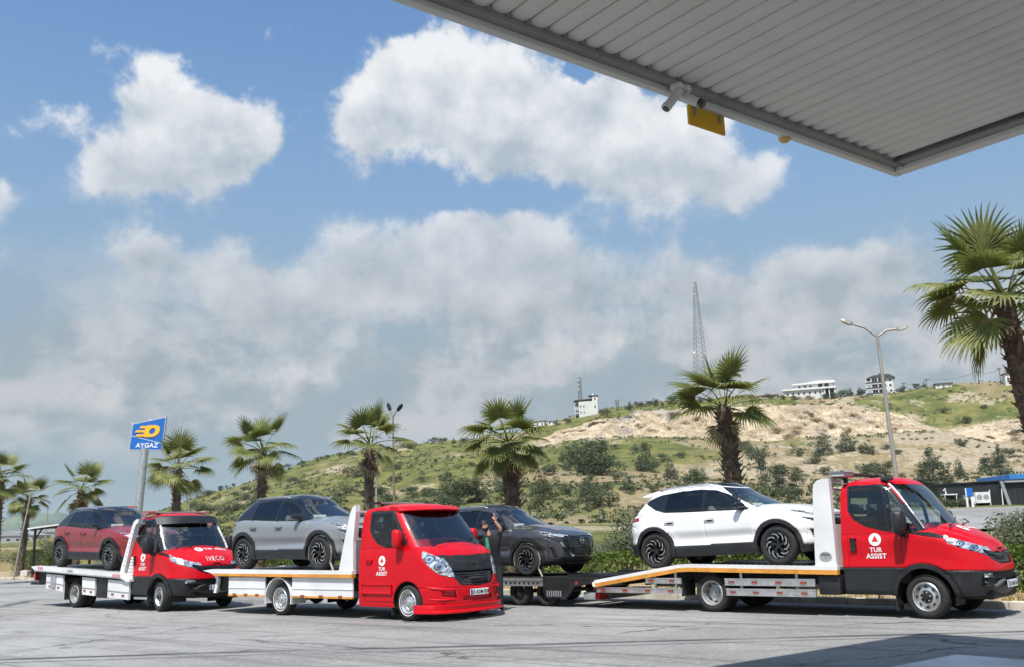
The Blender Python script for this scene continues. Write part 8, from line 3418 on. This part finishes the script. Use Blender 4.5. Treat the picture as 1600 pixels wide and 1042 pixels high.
# frame: +x faces the camera, +y is to the right as seen from the camera
hip, chest, neck = V3((0.0, 0.07, 0.97)), V3((0.02, 0.05, 1.33)), V3((0.03, 0.00, 1.555))
shl, shr = V3((0.02, -0.15, 1.44)), V3((0.02, 0.19, 1.50))
P = [hip, V3((0.0, 0.07, 1.12)), chest, V3((0.02, 0.03, 1.47)), neck, shr, V3((0.05, 0.235, 1.66)), shl, V3((0.03, -0.21, 1.20)),
     V3((0.0, -0.04, 0.90)), V3((0.03, -0.07, 0.50)), V3((0.0, -0.08, 0.09)), V3((0.0, 0.17, 0.90)), V3((0.03, 0.20, 0.50)), V3((0.0, 0.21, 0.09)), V3((0.12, -0.09, 0.045)), V3((0.12, 0.22, 0.045))]
E_ = [(0, 1), (1, 2), (2, 3), (3, 4), (3, 5), (5, 6), (3, 7), (7, 8), (0, 9), (9, 10), (10, 11), (0, 12), (12, 13), (13, 14), (11, 15), (14, 16)]
Rr = [(0.12, 0.16), (0.115, 0.155), (0.125, 0.185), (0.095, 0.13), 0.055, 0.072, 0.058, 0.072, 0.056, 0.095, 0.066, 0.05, 0.095, 0.066, 0.05, 0.045, 0.045]
body = skin_chain('body', P, E_, Rr, SHIRT, man)
body.data.materials.append(JEANS)
for f in body.data.polygons:
    if f.center.z < 0.92:
        f.material_index = 1
# bare forearm, raised and turned inwards
sl = V3((0.05, 0.235, 1.66))
wr = V3((0.13, 0.125, 1.845))
skin_chain('forearm', [V3((0.04, 0.225, 1.60)), sl + V3((0.03, -0.005, 0.03)), sl + (wr - sl) * 0.5 + V3((0.015, 0, 0)), wr], [(0, 1), (1, 2), (2, 3)], [0.046, 0.048, 0.040, 0.029], SKIN, man)
hand(man, wr - V3((0.004, -0.004, 0.01)), V3((0.06, -0.10, 0.35)), V3((1, 0.2, 0)), 1.0, 'point', 1)
skin_chain('forearm', [V3((0.03, -0.21, 1.22)), V3((0.05, -0.23, 1.12)), V3((0.10, -0.22, 0.92))], [(0, 1), (1, 2)], [0.045, 0.042, 0.03], SKIN, man)
hand(man, V3((0.10, -0.22, 0.925)), V3((0.06, 0.0, -0.3)), V3((0, 1, 0)), 1.0, 'rest', 1)
# neck and head lean to the left of the picture
skin_chain('neck', [V3((0.025, 0.02, 1.47)), V3((0.035, -0.03, 1.585)), V3((0.045, -0.065, 1.66))], [(0, 1), (1, 2)], [0.062, 0.055, 0.056], SKIN, man)
head(man, V3((0.055, -0.095, 1.735)), Matrix.Rotation(RAD(-12), 4, 'Z') @ Matrix.Rotation(RAD(14), 4, 'X') @ Matrix.Rotation(RAD(8), 4, 'Y'))
# green top showing between the open fronts of the shirt
Vg, Fg_ = [], []
for k in range(9):
    z = 1.50 - 0.055 * k
    for t in np.linspace(-1, 1, 7):
        y = -0.055 + 0.045 * t * (0.6 + 0.08 * k) + 0.006 * k
        rr = 0.125 + 0.012 * min(k, 4) + 0.012
        Vg.append((0.02 + math.sqrt(max(0.0, rr**2 - (y * 0.55)**2)), y, z))
for k in range(8):
    for i in range(6):
        Fg_.append((k * 7 + i, k * 7 + i + 1, (k + 1) * 7 + i + 1, (k + 1) * 7 + i))
np_mesh('undershirt', Vg, Fg_, GREEN, man)

# passenger seen through the side window of the left truck, elbow on the sill
pas = thing('person', 'passenger in a light shirt sitting in the left truck behind the side window', 'person', (pL.x, pL.y, 0.0), hL)
P = [V3((-0.86, -0.50, 1.16)), V3((-0.90, -0.50, 1.36)), V3((-0.90, -0.50, 1.56)), V3((-0.88, -0.50, 1.68)), V3((-0.88, -0.34, 1.60)), V3((-0.80, -0.28, 1.36)), V3((-0.88, -0.67, 1.60)), V3((-0.72, -0.80, 1.42)),
     V3((-0.60, -0.42, 1.14)), V3((-0.42, -0.42, 1.12)), V3((-0.36, -0.42, 0.80)), V3((-0.60, -0.60, 1.14)), V3((-0.42, -0.60, 1.12)), V3((-0.36, -0.60, 0.80))]
E_ = [(0, 1), (1, 2), (2, 3), (2, 4), (4, 5), (2, 6), (6, 7), (0, 8), (8, 9), (9, 10), (0, 11), (11, 12), (12, 13)]
body = skin_chain('body', P, E_, [(0.11, 0.15), (0.11, 0.15), (0.10, 0.15), 0.055, 0.07, 0.05, 0.07, 0.052, 0.08, 0.06, 0.05, 0.08, 0.06, 0.05], LIGHTSH, pas)
skin_chain('neck', [V3((-0.88, -0.50, 1.64)), V3((-0.87, -0.50, 1.76))], [(0, 1)], [0.058, 0.055], SKIN, pas, 1)
skin_chain('forearm', [V3((-0.73, -0.79, 1.43)), V3((-0.60, -0.74, 1.47)), V3((-0.48, -0.66, 1.50))], [(0, 1), (1, 2)], [0.048, 0.042, 0.03], SKIN, pas, 1)
hand(pas, V3((-0.485, -0.663, 1.50)), V3((0.3, 0.15, 0.02)), V3((0, 0, -1)), 1.0, 'rest', 1)
head(pas, V3((-0.86, -0.50, 1.835)), Matrix.Rotation(RAD(-35), 4, 'Z'), False)


# ------------------------------------------------------------------ air between here and the far hills
hz = MB().box(-5200, 5200, -300, 6200, -30, 150)
hm = bpy.data.materials.new('haze')
hm.use_nodes = True
gg = NG(hm.node_tree)
gg.n.remove(gg.n['Principled BSDF'])
pv = gg.node('ShaderNodeVolumePrincipled')
pv.inputs['Color'].default_value = (0.80, 0.90, 1.0, 1)
pv.inputs['Density'].default_value = 0.00010
pv.inputs['Anisotropy'].default_value = 0.0
gg.l.new(pv.outputs[0], gg.n['Material Output'].inputs['Volume'])
hz = hz.build('haze', hm)
hz['kind'] = 'stuff'
hz['label'] = 'thin haze in the air'
